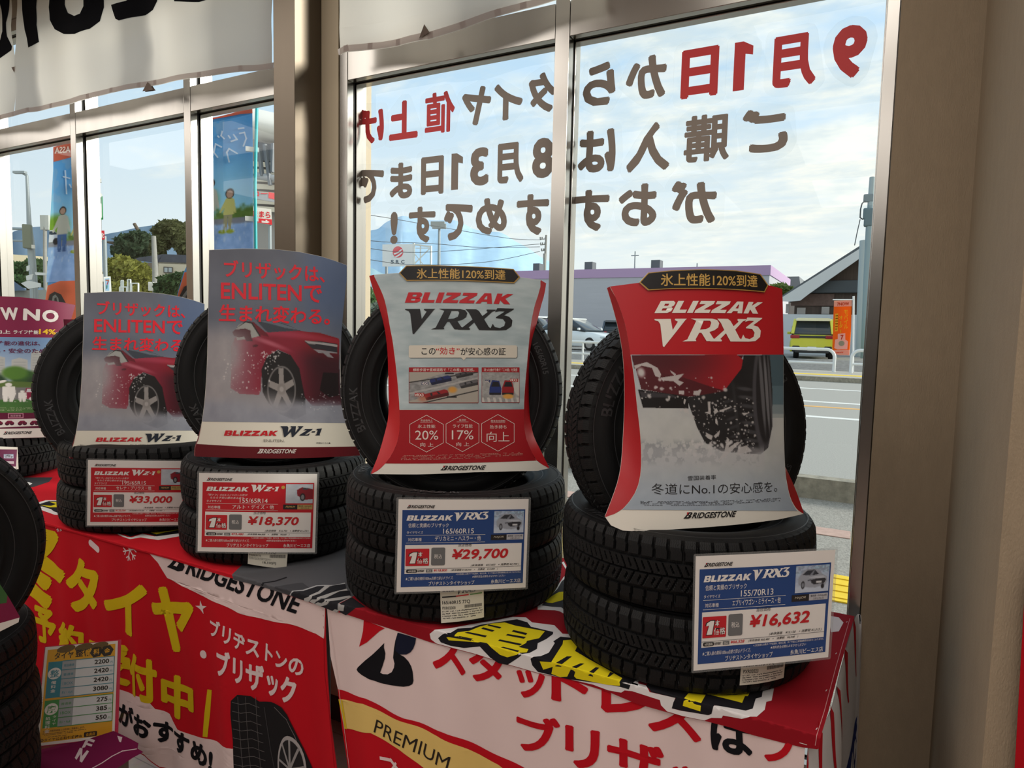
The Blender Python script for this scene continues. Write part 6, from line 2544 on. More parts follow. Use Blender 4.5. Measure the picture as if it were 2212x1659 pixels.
def board_plain():
 S = plane_at(240, 985, 3.02, az_view(220, 850) + .25, 0.05, lambda u, v: .012 * (1 - min(4, (u / .22) ** 2)))
 o = board('display_board', 'plain wine board showing past the tyre of the 33,000 yen stack', S)
 mb = MB()
 A = Art(S, mb, .03)
 k = lambda x, y: (x * .20488, 620 + y * .20488)
 sheet_body(mb, A, [k(722, 342), k(735, 560), k(742, 760), k(742, 1000), k(740, 1300), k(742, 1560), (152, 992), (330, 1000), (332, 690), (240, 688)], (124, 20, 56))
 A.layer = 1
 A.text('NEWNO', k(775, 592), k(1250, 600), k(778, 560), (206, 196, 198), .04)
 mb.build('front_panel', M_CARD, o)
 w = MB()
 wing(w, Art(S, w, .03), [k(722, 342), k(735, 560), k(742, 1000), k(742, 1560)], [k(668, 340), k(682, 560), k(690, 1000), k(715, 1560)], (92, 14, 42), .035)
 w.build('side_flap', M_CARD, o)


board_plain()


# --- small price card on a wooden easel, and the sheet of paper behind it
def easel_card():
 P = onZ(4, 1056, ZTAB + .004)
 D = math.hypot(P[0], P[1])
 o = empty('mini_easel', P)
 tag(o, 'tiny wooden easel holding a small wine price card', 'easel')
 wd = pbr('pale_pine', (196, 158, 104), rough=.6, noise=.15, nscale=30, stretch=(1, 1, .2))
 q = lambda x, y, d=0.0: atD(x, y, D + d)
 for a, b, d in (((8, 1034), (18, 1052), 0), ((-52, 1034), (-62, 1052), 0)):
  m = MB()
  m.bar(q(*a, .02), q(*b, d), .012, .01)
  m.build('leg', wd, o)
 m = MB()
 m.bar(q(-22, 985, .05), q(-22, 1045, .12), .012, .01)
 m.build('leg', wd, o)
 m = MB()
 m.bar(q(-60, 1037), q(20, 1037), .014, .022)
 m.build('ledge', wd, o)
 S = plane_at(0, 1034, D - .006, az_view(0, 1034) + .3, .18)
 c = empty('price_card', S.O)
 tag(c, 'small wine price card ending in 246 standing on the tiny easel', 'price card')
 mb = MB()
 A = Art(S, mb, .03)
 sheet_body(mb, A, [(-62, 970), (37, 971), (33, 1033), (-66, 1035)], (96, 22, 66), .0015)
 A.layer = 1
 A.pp([(-58, 1006), (34, 1008), (32.5, 1024), (-60, 1024)], (216, 210, 208))
 A.layer = 2
 A.text('¥22,246', (-52, 1021), (21, 1020), (-50, 1010), (190, 24, 40), .03)
 A.raster(A.frame((8, 990), (29, 990), (8, 981)), pic_white_car, 20, 12)
 A.pp([(4, 996), (30, 996.5), (30, 1002), (4, 1001.5)], (180, 170, 176))
 A.micro((-55, 1032), (30, 1031), (-55, 1026), (190, 150, 170), rows=2, seed=2)
 mb.build('printed_sheet', M_PLASTIC, c)
 S2 = plane_at(0, 1012, D + .045, az_view(0, 1012) + .35, .12)
 mb = MB()
 A = Art(S2, mb, .05)
 sheet_body(mb, A, [(-50, 962), (38, 966), (40, 1013), (-50, 1030)], (206, 202, 192), .001)
 A.micro((-40, 985), (20, 986), (-40, 970), (110, 110, 112), rows=5, seed=6, layer=1)
 r = random.Random(2)
 tag(mb.build('paper_sheet', M_PLASTIC, loc=S2.O), 'white paper sheet behind the small wine price card', 'paper')


easel_card()


# --- low plinth with the floor stack
ZP = .31
PL = onZ(302, 1618, ZP)


def plinth():
 m = MB()
 x1, y0 = PL[0], .30
 m.box(((x1 - 3.4) / 2 - .02, (y0 + 1.12) / 2, ZP / 2 - .004), (x1 + 3.4 - .06, 1.12 - y0 - .04, ZP - .012), bevel=.004)
 tag(m.build('low_plinth', pbr('grey_plinth', (120, 116, 112), rough=.7), loc=((x1 - 3.4) / 2, .7, 0)), 'low box under the wine cloth holding the floor stack of tyres', 'plinth')
 S = Surf((0, 0, ZP), (1, 0, 0), (0, 1, 0), lambda u, v: .0015 + .002 * (1 + math.sin(u * 21 + v * 13)))
 mb, A = cloth('c', 'l', S, .04)
 k = lambda x, y: (x * .36706, 1050 + y * .36706)
 edge = [k(810, 1545), k(845, 1565), k(780, 1600), k(700, 1655)]
 eu = [S.px(*q) for q in edge]
 uv = [np.array([-3.4, .29]), np.array([eu[-1][0] - .02, .29])] + eu[::-1] + [np.array([eu[0][0] - .02, 1.11]), np.array([-3.4, 1.11])]
 A.poly(ccw(uv), (104, 18, 64), layer=0)
 A.layer = 1
 A.pp([k(440, 1600), k(470, 1540), k(486, 1545), k(482, 1590), k(512, 1555), k(524, 1562), k(482, 1628), k(468, 1620), k(474, 1575), k(450, 1612)], (200, 186, 192))
 A.pp([k(480, 1542), k(512, 1480), k(560, 1496), k(552, 1510), k(520, 1500), k(514, 1512), k(545, 1522), k(538, 1534), k(508, 1524), k(500, 1538)], (200, 186, 192))
 A.pp([k(690, 1470), k(702, 1505), k(712, 1508), k(720, 1478)], (200, 186, 192))
 A.line([k(545, 1660), k(600, 1630), k(660, 1590), k(720, 1560), k(800, 1548)], .004, (206, 190, 196))
 # skirt of the cloth
 S2 = Surf((0, .289, ZP), (1, 0, 0), (0, 0, 1), lambda u, v: .02 * math.sin(u * 18) * min(1, -v * 4) + .002)
 B = Art(S2, mb, .06)
 B.poly([(-3.4, -ZP + .01), (PL[0] - .05, -ZP + .01), (PL[0] - .05, .002), (-3.4, .002)], (104, 18, 64), layer=0)
 finish_cloth(mb, 'plinth_cloth', 'wine cloth with white lettering covering the low plinth', cat='cloth')


plinth()
CE = (-1.955, .65)
stack('e', 0.56, 0.146, 0.356, *CE, ZP + .008, 3, '', 'on the low wine covered plinth', [('195/65R15', 1.0, 0.03, 1, 0)], jitter=[(0, 0, .4), (.004, .004, 1.5), (-.003, .002, 2.6)])
standing('e', math.radians(64), -222, 1196, 2.05, .05, 'black tyre standing on the stack of the low wine plinth', 0.8)


def board_low():
 S = plane_at(-100, 1380, 1.83, az_view(-100, 1300) + .12, .08, lambda u, v: .03 * (1 - min(4, (u / .22) ** 2)))
 o = board('display_board', 'white footed wine and green board of which only a corner shows over the plinth stack', S)
 mb = MB()
 A = Art(S, mb, .03)
 sheet_body(mb, A, [(-20, 900), (-14, 1000), (-8, 1150), (0, 1262), (20, 1292), (43, 1332), (40, 1344), (0, 1364), (-200, 1440), (-320, 1440), (-300, 900)], WINE)
 A.pp([(-20, 905), (-8, 1150), (0, 1262), (16, 1286), (14, 1302), (-280, 1340), (-300, 905)], (52, 92, 48), layer=1)
 A.pp([(42, 1334), (40, 1344), (0, 1364), (-200, 1440), (-310, 1440), (-200, 1405), (0, 1346)], (214, 208, 202), layer=1)
 mb.build('front_panel', M_CARD, o)


board_low()


# --- service price list in a leaning acrylic stand
def price_list():
 P = onZ(164, 1602, ZP + .004)
 D = math.hypot(P[0], P[1])
 S = plane_at(164, 1602, D, az_view(164, 1500) + math.radians(2), .20)
 o = empty('price_list_stand', P)
 tag(o, 'orange tyre service price list in a clear stand on the wine cloth', 'sign stand')
 mb = MB()
 A = Art(S, mb, .05)
 k = lambda x, y: (x * .3974, 1000 + y * .3974)
 TL, TR, BR, BL = [S.px(*k(*q)) for q in ((247, 1002), (641, 966), (622, 1490), (194, 1541))]
 fr = lambda x, y: (BL * (1 - x) + BR * x) * (1 - y) + (TL * (1 - x) + TR * x) * y
 R = lambda x0, y0, x1, y1: [fr(x0, y0), fr(x1, y0), fr(x1, y1), fr(x0, y1)]
 A.poly(R(0, 0, 1, 1), (224, 220, 214), layer=0)
 n0 = len(mb.f)
 A.poly(R(0, 0, 1, 1), (190, 40, 80), layer=-2)
 for i in range(n0, len(mb.f)):
  mb.f[i] = mb.f[i][::-1]
 OR, TEAL, GRN, K_ = (212, 158, 34), (34, 128, 148), (52, 138, 68), (34, 32, 32)
 keep = S.px
 S.px = lambda x, y: np.array([x, y])
 T = lambda t, x0, y0, x1, y1, ink, b=0.0, l=3: A.text(t, fr(x0, y0), fr(x1, y0), fr(x0, y1), ink, b, l, True)
 A.poly(R(.035, .03, .965, .97), OR, layer=1)
 for q in (.28, .52, .74):
  A.disc(fr(q, .965), .022, (96, 76, 40), 20, 2, .010)
 T('タイヤ', .13, .865, .385, .935, K_, .02)
 T('整備', .41, .868, .625, .945, K_, .02)
 for q, ch in ((.70, '料'), (.85, '金')):
  c = fr(q, .905)
  A.poly([c + np.array([.0165 * math.cos(t), .0165 * math.sin(t)]) for t in np.arange(6) * math.pi / 3], K_, layer=2)
  T(ch, q - .042, .875, q + .042, .935, OR, .02)
 WHT, GREY, PALE = (220, 220, 216), (150, 158, 164), (204, 210, 214)
 rows1, rows2 = [('軽自動車', '2200'), ('普通車', '2420'), ('1BOX', '2420'), ('RV・4x4', '3080')], [('普通車', '275'), ('1BOX', '385'), ('RV・4x4', '550')]
 y = .842
 h = .0925

 def block(rows, y, col, badge, sub, sub2=None):
  n = len(rows)
  A.poly(R(.06, y - n * h, .245, y), col, layer=2)
  for i, (nm, v) in enumerate(rows):
   t = y - i * h
   A.poly(R(.245, t - h, .43, t), GREY, layer=2)
   A.poly(R(.43, t - h, .955, t), PALE, layer=2)
   A.line([fr(.245, t - h), fr(.955, t - h)], .0018, col, layer=4, uv=True)
   T(nm, .27, t - h * .68, .405, t - h * .38, col)
   T(v, .90 - .055 * len(v), t - h * .72, .885, t - h * .22, K_, .03)
   T('円', .90, t - h * .78, .935, t - h * .52, col)
  A.line([fr(.245, y), fr(.955, y)], .0018, col, layer=4, uv=True)
  A.line([fr(.957, y), fr(.957, y - n * h)], .0018, col, layer=4, uv=True)
  cy = y - n * h * .33
  A.disc(fr(.152, cy), .0155, WHT, 24, 3)
  T(badge, .095, cy - .038, .21, cy + .038, col, .01, 4)
  for j, ch in enumerate(sub):
   T(ch, .118 - (.03 if sub2 else 0), cy - .075 - j * .042 - .034, .182 - (.03 if sub2 else 0), cy - .075 - j * .042, WHT, .01)
  if sub2:
   for j, ch in enumerate(sub2):
    T(ch, .175, cy - .066 - j * .036 - .026, .222, cy - .066 - j * .036, WHT)
 block(rows1, .842, TEAL, '整', '備料金')
 block(rows2, .842 - 4 * h - .022, GRN, '廃', '処理料金', 'タイヤ')
 T('タイヤの販売価格とは別途に頂戴致します。', .07, .128, .60, .150, K_)
 A.micro(fr(.07, .095), fr(.62, .095), fr(.07, .122), K_, rows=2, seed=5, layer=3)
 A.micro(fr(.14, .072), fr(.48, .072), fr(.14, .088), K_, rows=1, seed=7, layer=3)
 T('◎タイヤ公正取引協議会', .05, .038, .575, .068, K_, .012)
 A.poly([fr(*q) for q in rrect(.595, .035, .765, .085, .012)], K_, layer=2)
 T('会員店', .62, .043, .74, .076, OR, .01)
 S.px = keep
 mb.build('printed_sheet', M_PLASTIC, o)
 f = MB()
 B = Art(S, f, .06)
 e = .035
 B.poly(R(-.012, -.008, 1.05, 1.006), (190, 34, 74), layer=-4)
 n0 = len(f.f)
 B.poly(R(-.012, -.008, 1.05, 1.006), (190, 34, 74), layer=-9)
 for i in range(n0, len(f.f)):
  f.f[i] = f.f[i][::-1]
 f.build('backing', M_PLASTIC, o)
 c = MB()
 Cc = Art(S, c, .2)
 Cc.poly(R(-.02, -.012, 1.055, 1.012), (255, 255, 255), layer=5)
 c.build('clear_cover', M_GLASS, o)
 # folded foot behind
 b = MB()
 q0, q1 = S.p(*fr(0, 0), -.004), S.p(*fr(1, 0), -.004)
 q2, q3 = q1 + np.array([-.05, .085, 0]), q0 + np.array([-.05, .085, 0])
 for q in (q0, q1, q2, q3):
  q[2] = ZP + .006
 b.add([q0, q1, q2, q3], [(0, 1, 2, 3)])
 b.build('foot', M_GLASS, o)


price_list()

# ------------------------------------------------------------------ white banners hung before the upper panes
M_HANG = print_mat('hanging_banner_cloth', rough=0.85, spec=0.1, trans=0.65, weave=0.2, wscale=900)
YH = 1.80


def hang_bulge(seed):
 r = random.Random(seed)
 ph = [r.random() * 6 for _ in range(6)]

 def f(u, v):
  return .007 * math.sin(u * 9 + ph[0] + v) + .004 * math.sin(u * 21 + ph[1] + 2.5 * v) + .0025 * abs(math.sin(u * 4.6 + ph[4])) ** .5 + .0035 * math.sin(v * 17 + u * 6 + ph[2]) + .002 * math.sin(v * 33 - u * 13 + ph[3]) + .010
 return f


def eyelet(o, S, pts, c):
 m = MB()
 A = Art(S, m, .03)
 A.pp(pts, (104, 92, 84), layer=6)
 k = len(m.f)
 A.pp(pts, (104, 92, 84), layer=-4)
 m.build('corner_patch', M_CLOTH, o)
 e = MB()
 q = S.px(*c)
 C_ = S.p(*q, .003)
 n = 18
 P = []
 for i in range(n):
  t = 2 * math.pi * i / n
  d = S.U * math.cos(t) + S.V * math.sin(t)
  P.append([C_ + d * r_ + S.Nn * z for r_, z in ((.004, 0), (.0045, .0015), (.0065, .0015), (.0075, 0))])
 e.grid(P, close_u=True)
 e.build('eyelet', pbr('eyelet_metal', (214, 212, 206), rough=.3, metal=1), o)


def hem_line(A, pts, w=.022):
 A.line([S for S in pts], w, (196, 188, 184), layer=1, uv=True)


def hang(label, outline_px, top_z, letters, bottom_px, eyelets, seed, x_left=None):
 S = Surf((0, YH, 0), (1, 0, 0), (0, 0, 1), hang_bulge(seed))
 S.ink_step = 3
 mb = MB()
 A = Art(S, mb, .03)
 uv = [S.px(*q) for q in outline_px]
 # carry the outline up to the rail
 a, b = uv[0], uv[-1]
 uv = [np.array([a[0], top_z])] + uv + [np.array([b[0] + (0 if x_left is None else x_left - b[0]), top_z])]
 A.poly(ccw(uv), (224, 220, 212), layer=0)
 bu = [S.px(*q) + (0, .012) for q in bottom_px]
 A.line(bu, .020, (198, 188, 184), layer=1, uv=True)
 for P in letters:
  A.pp(P, (24, 24, 28), layer=2)
 o = mb.build('hanging_banner', M_HANG)
 tag(o, label, 'banner', 'white banners hung inside the shop windows')
 for pts, c in eyelets:
  eyelet(o, S, pts, c)
 # rail rod along the head of the window
 return o


kF = lambda P: [(x * .27125, y * .27125) for x, y in P]
B1 = [(30, 251), (60, 243), (110, 234), (190, 214), (240, 201), (300, 190), (335, 185), (430, 168), (520, 155), (588, 149.5)]
hang('white banner with black lettering hung next to the bronze column', [(588, -40), (588, 149.5)] + B1[::-1][1:] + kF([(118, 900), (118, 440), (128, 200), (134, -60)]), 3.05,
 [kF([(1390, -60), (1900, -60), (1590, 18), (1390, 12)]),
 kF([(1262, -60), (1256, 10), (1222, 80), (1165, 122), (1050, 140), (950, 165), (922, 150), (888, 40), (1000, 10), (1080, -30), (1085, -60)]),
 kF([(400, -60), (392, 60), (400, 160), (440, 235), (510, 272), (600, 272), (720, 230), (800, 170), (832, 60), (830, -60), (668, -60), (668, 50), (640, 110), (595, 128), (545, 105), (520, 40), (525, -60)]),
 kF([(172, -60), (180, 80), (200, 240), (228, 380), (315, 335), (295, 200), (292, 60), (305, -60)])],
 B1, [(kF([(1145, 731), (1188, 655), (1232, 718)]), (1189 * .27125, 697 * .27125))], 3)
B0 = [(-300, 306), (-200, 292), (-80, 272), (0, 259), (29, 251.5)]
hang('white banner with black lettering hung at the far end of the windows', kF([(84, -60), (88, 200), (112, 400), (118, 445)]) + [(31, 251)] + B0[::-1], 3.05,
 [kF([(-900, -60), (80, -60), (75, 80), (52, 180), (60, 290), (100, 370), (95, 400), (0, 468), (-200, 540), (-500, 600), (-500, 300), (-100, 340), (5, 320), (22, 250), (15, 80), (0, 20), (-300, -20), (-900, 0)])],
 B0, [(kF([(103, 540), (138, 532), (125, 582)]), (121 * .27125, 550 * .27125))], 8)
B2 = [(736, 119), (748, 113), (800, 108), (860, 100), (930, 85), (1000, 63), (1075, 36), (1130, 21), (1200, 1), (1260, -16)]
hang('plain white banner hung over the sticker lettered window', [(733, -30), (733, 60)] + B2, 3.05, [], B2, [([(908, 84.5), (919, 54), (930, 71)], (919.5, 71))], 5)
m = MB()
m.tube([(-6.4, YH, 3.062), (-1.92, YH, 3.062)], .012, 10)
tag(m.build('banner_rail', M_ALU), 'metal rail carrying the white banners beyond the column', 'rail')
m = MB()
m.tube([(-1.70, YH, 3.062), (0.0, YH, 3.062)], .012, 10)
tag(m.build('banner_rail', M_ALU), 'metal rail carrying the plain white banner', 'rail')


# ------------------------------------------------------------------ sticker lettering on the window, read from the street
def film_material():
 m, t = new_mat('clear_sticker_film')
 L = t.links.new
 out = N(t, 'ShaderNodeOutputMaterial')
 tr = N(t, 'ShaderNodeBsdfTransparent')
 tr.inputs['Color'].default_value = (.965, .97, .97, 1)
 d = N(t, 'ShaderNodeBsdfTranslucent')
 d.inputs['Color'].default_value = (.8, .82, .82, 1)
 mx = N(t, 'ShaderNodeMixShader', i_0=.05)
 L(tr.outputs[0], mx.inputs[1])
 L(d.outputs[0], mx.inputs[2])
 L(mx.outputs[0], out.inputs['Surface'])
 return m


M_FILM = film_material()
M_STICK = print_mat('sticker_vinyl', rough=.5, spec=.3, trans=0)


def hull(P):
 P = sorted(set((round(float(a), 5), round(float(b), 5)) for a, b in P))

 def half(Q):
  h = []
  for p in Q:
   while len(h) >= 2 and (h[-1][0] - h[-2][0]) * (p[1] - h[-2][1]) - (h[-1][1] - h[-2][1]) * (p[0] - h[-2][0]) <= 0:
    h.pop()
   h.append(p)
  return h
 a, b = half(P), half(P[::-1])
 return a[:-1] + b[:-1]


def stickers():
 S = Surf((0, YG - .0045, 0), (1, 0, 0), (0, 0, 1))
 k = lambda x, y: (740 + x * .5425, y * .5425)
 RD, GR = (206, 62, 64), (142, 131, 121)
 lines = [('upper', [('9', 'nine', 1950, 2088, 100, 312, RD), ('月', 'month', 1715, 1888, 135, 345, RD), ('1', 'one', 1558, 1632, 165, 358, RD), ('日', 'day', 1348, 1497, 190, 388, RD), ('か', 'ka', 1128, 1290, 222, 395, GR),
      ('ら', 'ra', 957, 1088, 250, 422, GR), ('タ', 'ta', 740, 852, 288, 450, GR), ('イ', 'i', 603, 718, 328, 478, GR), ('ヤ', 'ya', 475, 592, 345, 500, GR), ('値', 'price', 328, 447, 365, 530, RD),
      ('上', 'up', 185, 300, 400, 555, RD), ('げ', 'ge', 66, 165, 430, 572, RD)]),
   ('middle', [('ご', 'go', 1590, 1775, 430, 608, GR), ('購', 'purchase', 1360, 1542, 455, 643, GR), ('入', 'enter', 1132, 1305, 488, 683, GR), ('は', 'wa', 937, 1088, 517, 688, GR), ('8', 'eight', 755, 842, 548, 710, GR),
      ('月', 'month', 617, 722, 567, 730, GR), ('3', 'three', 508, 582, 587, 740, GR), ('1', 'one', 433, 478, 610, 755, GR), ('日', 'day', 312, 403, 622, 775, GR), ('ま', 'ma', 187, 278, 647, 792, GR), ('で', 'de', 70, 165, 672, 808, GR)]),
   ('lower', [('が', 'ga', 1308, 1490, 715, 892, GR), ('お', 'o', 1098, 1252, 732, 902, GR), ('す', 'su', 918, 1062, 755, 922, GR), ('す', 'second su', 692, 822, 772, 938, GR), ('め', 'me', 530, 655, 787, 935, GR),
      ('で', 'de', 403, 518, 808, 958, GR), ('す', 'last su', 263, 370, 822, 968, GR), ('!', 'exclamation mark', 190, 220, 843, 972, GR)])]
 for row, items in lines:
  for ch, nm, x0, x1, y0, y1, col in items:
   xm, ym = (x0 + x1) / 2, (y0 + y1) / 2
   u0, u1 = S.px(*k(x0, ym))[0], S.px(*k(x1, ym))[0]
   v0, v1 = S.px(*k(xm, y1))[1], S.px(*k(xm, y0))[1]
   bold = .024 if ch in '購値' else .045
   c = np.array([(u0 + u1) / 2, S.O[1], (v0 + v1) / 2])
   mb = MB()
   A = Art(S, mb, .2)
   if ch == '1':
    q = [(u1 + (u0 - u1) * a, v0 + (v1 - v0) * b) for a, b in ((.4, 0), (1, 0), (1, 1), (.53, 1), (0, .88), (0, .70), (.4, .74))]
    A.poly(q, col, layer=0)
    A.poly(q[::-1], col, layer=-2)
    P = q
   else:
    a, b, c2 = (u1, v0), (u0, v0), (u1, v1)
    A.text(ch, a, b, c2, col, .03 if ch in '購値' else .05, 0, True)
    P = [(u0, v0), (u1, v0), (u1, v1), (u0, v1), (u0, (v0 + v1) / 2)]
    vs, fs, lo, hi = glyph_mesh(ch, .012)
    P = [(u1 + (u0 - u1) * a, v0 + (v1 - v0) * b) for a, b in (vs - lo) / (hi - lo)]
   o = mb.build('window_sticker', M_STICK, loc=tuple(c))
   what = {RD: 'red', GR: 'grey'}[col]
   tag(o, '%s mirrored sticker reading %s in the %s row of the window lettering' % (what, nm, row), 'sticker', 'mirrored sticker letters on the shop window')
   H_ = hull(P)
   m = len(H_)
   out = []
   r = .022
   for i in range(m):
    p0, p1, p2 = (np.array(H_[(i + d) % m]) for d in (-1, 0, 1))
    d1, d2 = p1 - p0, p2 - p1
    n1 = np.array([d1[1], -d1[0]]) / max(1e-9, np.linalg.norm(d1))
    n2 = np.array([d2[1], -d2[0]]) / max(1e-9, np.linalg.norm(d2))
    for t in (0, .5, 1):
     nn = n1 * (1 - t) + n2 * t
     nn /= max(1e-9, np.linalg.norm(nn))
     out.append(p1 + nn * r)
   fm = MB()
   B = Art(S, fm, .3)
   B.poly(out, (255, 255, 255), layer=-3)
   fm.build('clear_film', M_FILM, o)


stickers()
# ------------------------------------------------------------------ the street outside
GZ = 0.05
M_ASPH = pbr('shop_front_asphalt', (150, 146, 138), rough=.9, noise=.45, nscale=90, bump=1.0, bscale=160)
M_ROAD = pbr('road_asphalt', (158, 156, 150), rough=.9, noise=.16, nscale=60, bump=.5, bscale=120)
M_CONC = pbr('kerb_concrete', (146, 140, 126), rough=.9, noise=.3, nscale=14)
M_WPAINT = pbr('white_road_paint', (226, 226, 222), rough=.7, noise=.08, nscale=8)
M_OPAINT = pbr('orange_road_paint', (222, 170, 96), rough=.7)
M_YTAC = pbr('yellow_tactile_tile', (236, 200, 40), rough=.7, noise=.06, nscale=12)
M_PAVE = pbr('grey_pavement', (176, 172, 164), rough=.9, noise=.1, nscale=20)
M_LOT = pbr('parking_asphalt', (128, 128, 126), rough=.9, noise=.2, nscale=8)
M_PINK = pbr('pink_paver', (186, 156, 144), rough=.85, noise=.12, nscale=16)
X0, X1 = -160, 45


def strip(name, y0, y1, z, mat, x0=X0, x1=X1, th=.02, label=None):
 return slab(name, x0, x1, y0, y1, z - th, z, mat, label)


strip('pavement_shop_front', 2.06, 6.48, GZ, M_ASPH, th=.1, label='coarse grey asphalt apron in front of the shop window')
strip('road', 6.63, 23.6, GZ, M_ROAD, th=.1, label='grey asphalt road passing the shop')
slab('kerb_near', X0, X1, 6.48, 6.63, -.05, .236, M_CONC, 'weathered concrete kerb between apron and road')
slab('kerb_far', X0, X1, 23.6, 24.0, -.05, .2, M_CONC, 'concrete kerb on the far side of the road')
strip('pavement_far', 24.0, 28.0, .2, M_PAVE, th=.2, label='pale pavement on the far side of the road')
strip('tactile_paving_far', 24.75, 25.35, .206, M_YTAC, th=.01, label='yellow tactile line along the far pavement')
mb = MB()
mb.add([(X0, 28, .2), (X1, 28, .2), (X1, 29.5, .56), (X0, 29.5, .56), (X0, 320, .56), (X1 + 120, 320, .56)], [(0, 1, 2, 3), (3, 2, 5, 4)])
structure(mb.build('ground_parking', M_LOT), 'parking lot beyond the road')
for nm, y0, y1, m in (('a', 13.05, 13.3, 0), ('b', 15.0, 15.22, 1), ('c', 16.1, 16.35, 0), ('d', 20.1, 20.35, 0)):
 strip('road_marking', y0, y1, GZ + .004, M_OPAINT if m else M_WPAINT, th=.004, label='long %s line painted on the road' % ('orange' if m else 'white'))
mb = MB()
mb.add([(-.95, 13.3, GZ + .003), (4, 12.2, GZ + .003), (4, 13.3, GZ + .003)], [(0, 1, 2)])
structure(mb.build('road_marking', M_WPAINT), 'white tapering wedge painted on the road')
# tactile tiles with their raised bars
mb = MB()
mb.box(((X0 + X1) / 2, 4.225, GZ + .004), (X1 - X0, .45, .008))
for i in range(60):
 for j in range(4):
  mb.box((-9 + i * .30, 4.06 + j * .11, GZ + .0105), (.25, .035, .005), bevel=0)
structure(mb.build('tactile_paving_near', M_YTAC), 'yellow tactile paving strip crossing the apron')
mb = MB()
for i in range(40):
 if i % 5 < 3 or i > 24:
  mb.box((-7 + i * .31, 5.42, GZ + .003), (.28, .20, .006))
structure(mb.build('pavement_brick_row', M_PINK), 'row of pink pavers set in the apron')


def part(mb, name, mat, parent):
 return mb.build(name, mat, parent)


# ------------------------------------------------------------------ hills
def hill(name, label, pts, depth, rgb, foot_drop=.0, rough=.10, seed=1, base_py=None):
 ridge = [atDepth(x, y, depth) for x, y in catmull(pts, 6)]
 r = np.random.RandomState(seed)
 rows = []
 n = 9
 for k in range(n + 1):
  t = k / n
  row = []
  for i, q in enumerate(ridge):
   d = np.array([q[0], q[1], 0])
   d = d / np.linalg.norm(d)
   back = 1 - .30 * t
   z = .5 + (q[2] - .5) * (1 - t) ** .9
   w = fbm(np.array([[i * .11]]), np.array([[t * 3.0]]), 1.3, seed)[0, 0] - .5
   z += w * (q[2]) * rough * math.sin(math.pi * t)
   row.append(np.array([q[0] * back, q[1] * back, z]))
  rows.append(row)
 mb = MB()
 mb.grid(rows, smooth=True)
 back = [[q, np.array([q[0] * 1.2, q[1] * 1.2, 0.0])] for q in rows[0]]
 mb.grid(back, smooth=True)
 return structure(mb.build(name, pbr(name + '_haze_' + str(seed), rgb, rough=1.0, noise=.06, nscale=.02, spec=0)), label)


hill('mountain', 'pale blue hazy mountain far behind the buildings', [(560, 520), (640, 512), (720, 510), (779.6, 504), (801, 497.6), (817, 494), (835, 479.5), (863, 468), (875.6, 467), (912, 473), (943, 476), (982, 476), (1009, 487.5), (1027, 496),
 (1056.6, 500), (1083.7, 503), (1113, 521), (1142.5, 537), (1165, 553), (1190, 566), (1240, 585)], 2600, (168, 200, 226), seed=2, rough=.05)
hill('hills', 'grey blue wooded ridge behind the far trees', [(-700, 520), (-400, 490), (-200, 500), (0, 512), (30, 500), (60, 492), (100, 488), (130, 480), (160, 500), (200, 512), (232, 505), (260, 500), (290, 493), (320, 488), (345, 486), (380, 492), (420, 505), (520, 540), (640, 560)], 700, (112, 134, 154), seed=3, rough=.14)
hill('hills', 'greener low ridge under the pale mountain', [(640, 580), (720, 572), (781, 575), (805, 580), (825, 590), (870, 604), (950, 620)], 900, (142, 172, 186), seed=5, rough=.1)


# ------------------------------------------------------------------ trees
def leaf_mat(name, rgb):
 return pbr(name, rgb, rough=.8, noise=.35, nscale=1.3, trans=.25)


def tree(label, depth, blobs, rgb, trunk, leaves=1500, leaf=.22, seed=1, branches=()):
 """blobs: (px, py, rx, ry) in photograph pixels; trunk: px points from the ground up"""
 s_ = depth / F
 base = atDepth(*trunk[0], depth)
 gz = .5 if base[1] > 28 else .1
 base[2] = min(base[2], gz)
 o = empty('tree', base)
 tag(o, label, 'tree')
 r = random.Random(seed)
 tr = MB()
 pts = [base] + [atDepth(*q, depth) for q in trunk[1:]]
 rr = [max(.05, .0045 * depth * (1 - .6 * i / len(pts))) for i in range(len(pts))]
 tr.tube(pts, rr, 8)
 for br in branches:
  P = [atDepth(*q, depth) for q in br]
  tr.tube(P, [.004 * depth, .0015 * depth][:len(P)] if len(P) == 2 else .003 * depth, 6)
 tr.build('trunk', pbr('tree_bark', (92, 82, 70), rough=.9, noise=.2, nscale=3), o)
 lf = MB()
 A_ = sum(b[2] * b[3] for b in blobs)
 for px, py, rx, ry in blobs:
  c = Vector(atDepth(px, py, depth))
  n = int(1.7 * leaves * rx * ry / A_)
  for _ in range(n):
   while True:
    u = Vector((r.uniform(-1, 1), r.uniform(-1, 1), r.uniform(-1, 1)))
    if .25 < u.length < 1:
     break
   u = u.normalized() * (u.length ** .55)
   k = 1 + .22 * math.sin(7 * u.x + 3 * seed) * math.sin(6 * u.z + seed) * math.cos(5 * u.y)
   q = c + Vector((u.x * rx * s_ * 1.1, u.y * rx * s_ * 1.1, u.z * ry * s_)) * k
   a = Vector((r.uniform(-1, 1), r.uniform(-1, 1), r.uniform(-1, 1))).normalized()
   b = a.orthogonal().normalized()
   L = leaf * .62 * (.6 + .8 * r.random())
   lf.add([q - a * L, q + b * L * .5, q + a * L, q - b * L * .5], [(0, 1, 2, 3)])
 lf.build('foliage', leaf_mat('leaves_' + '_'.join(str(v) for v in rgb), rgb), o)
 return o


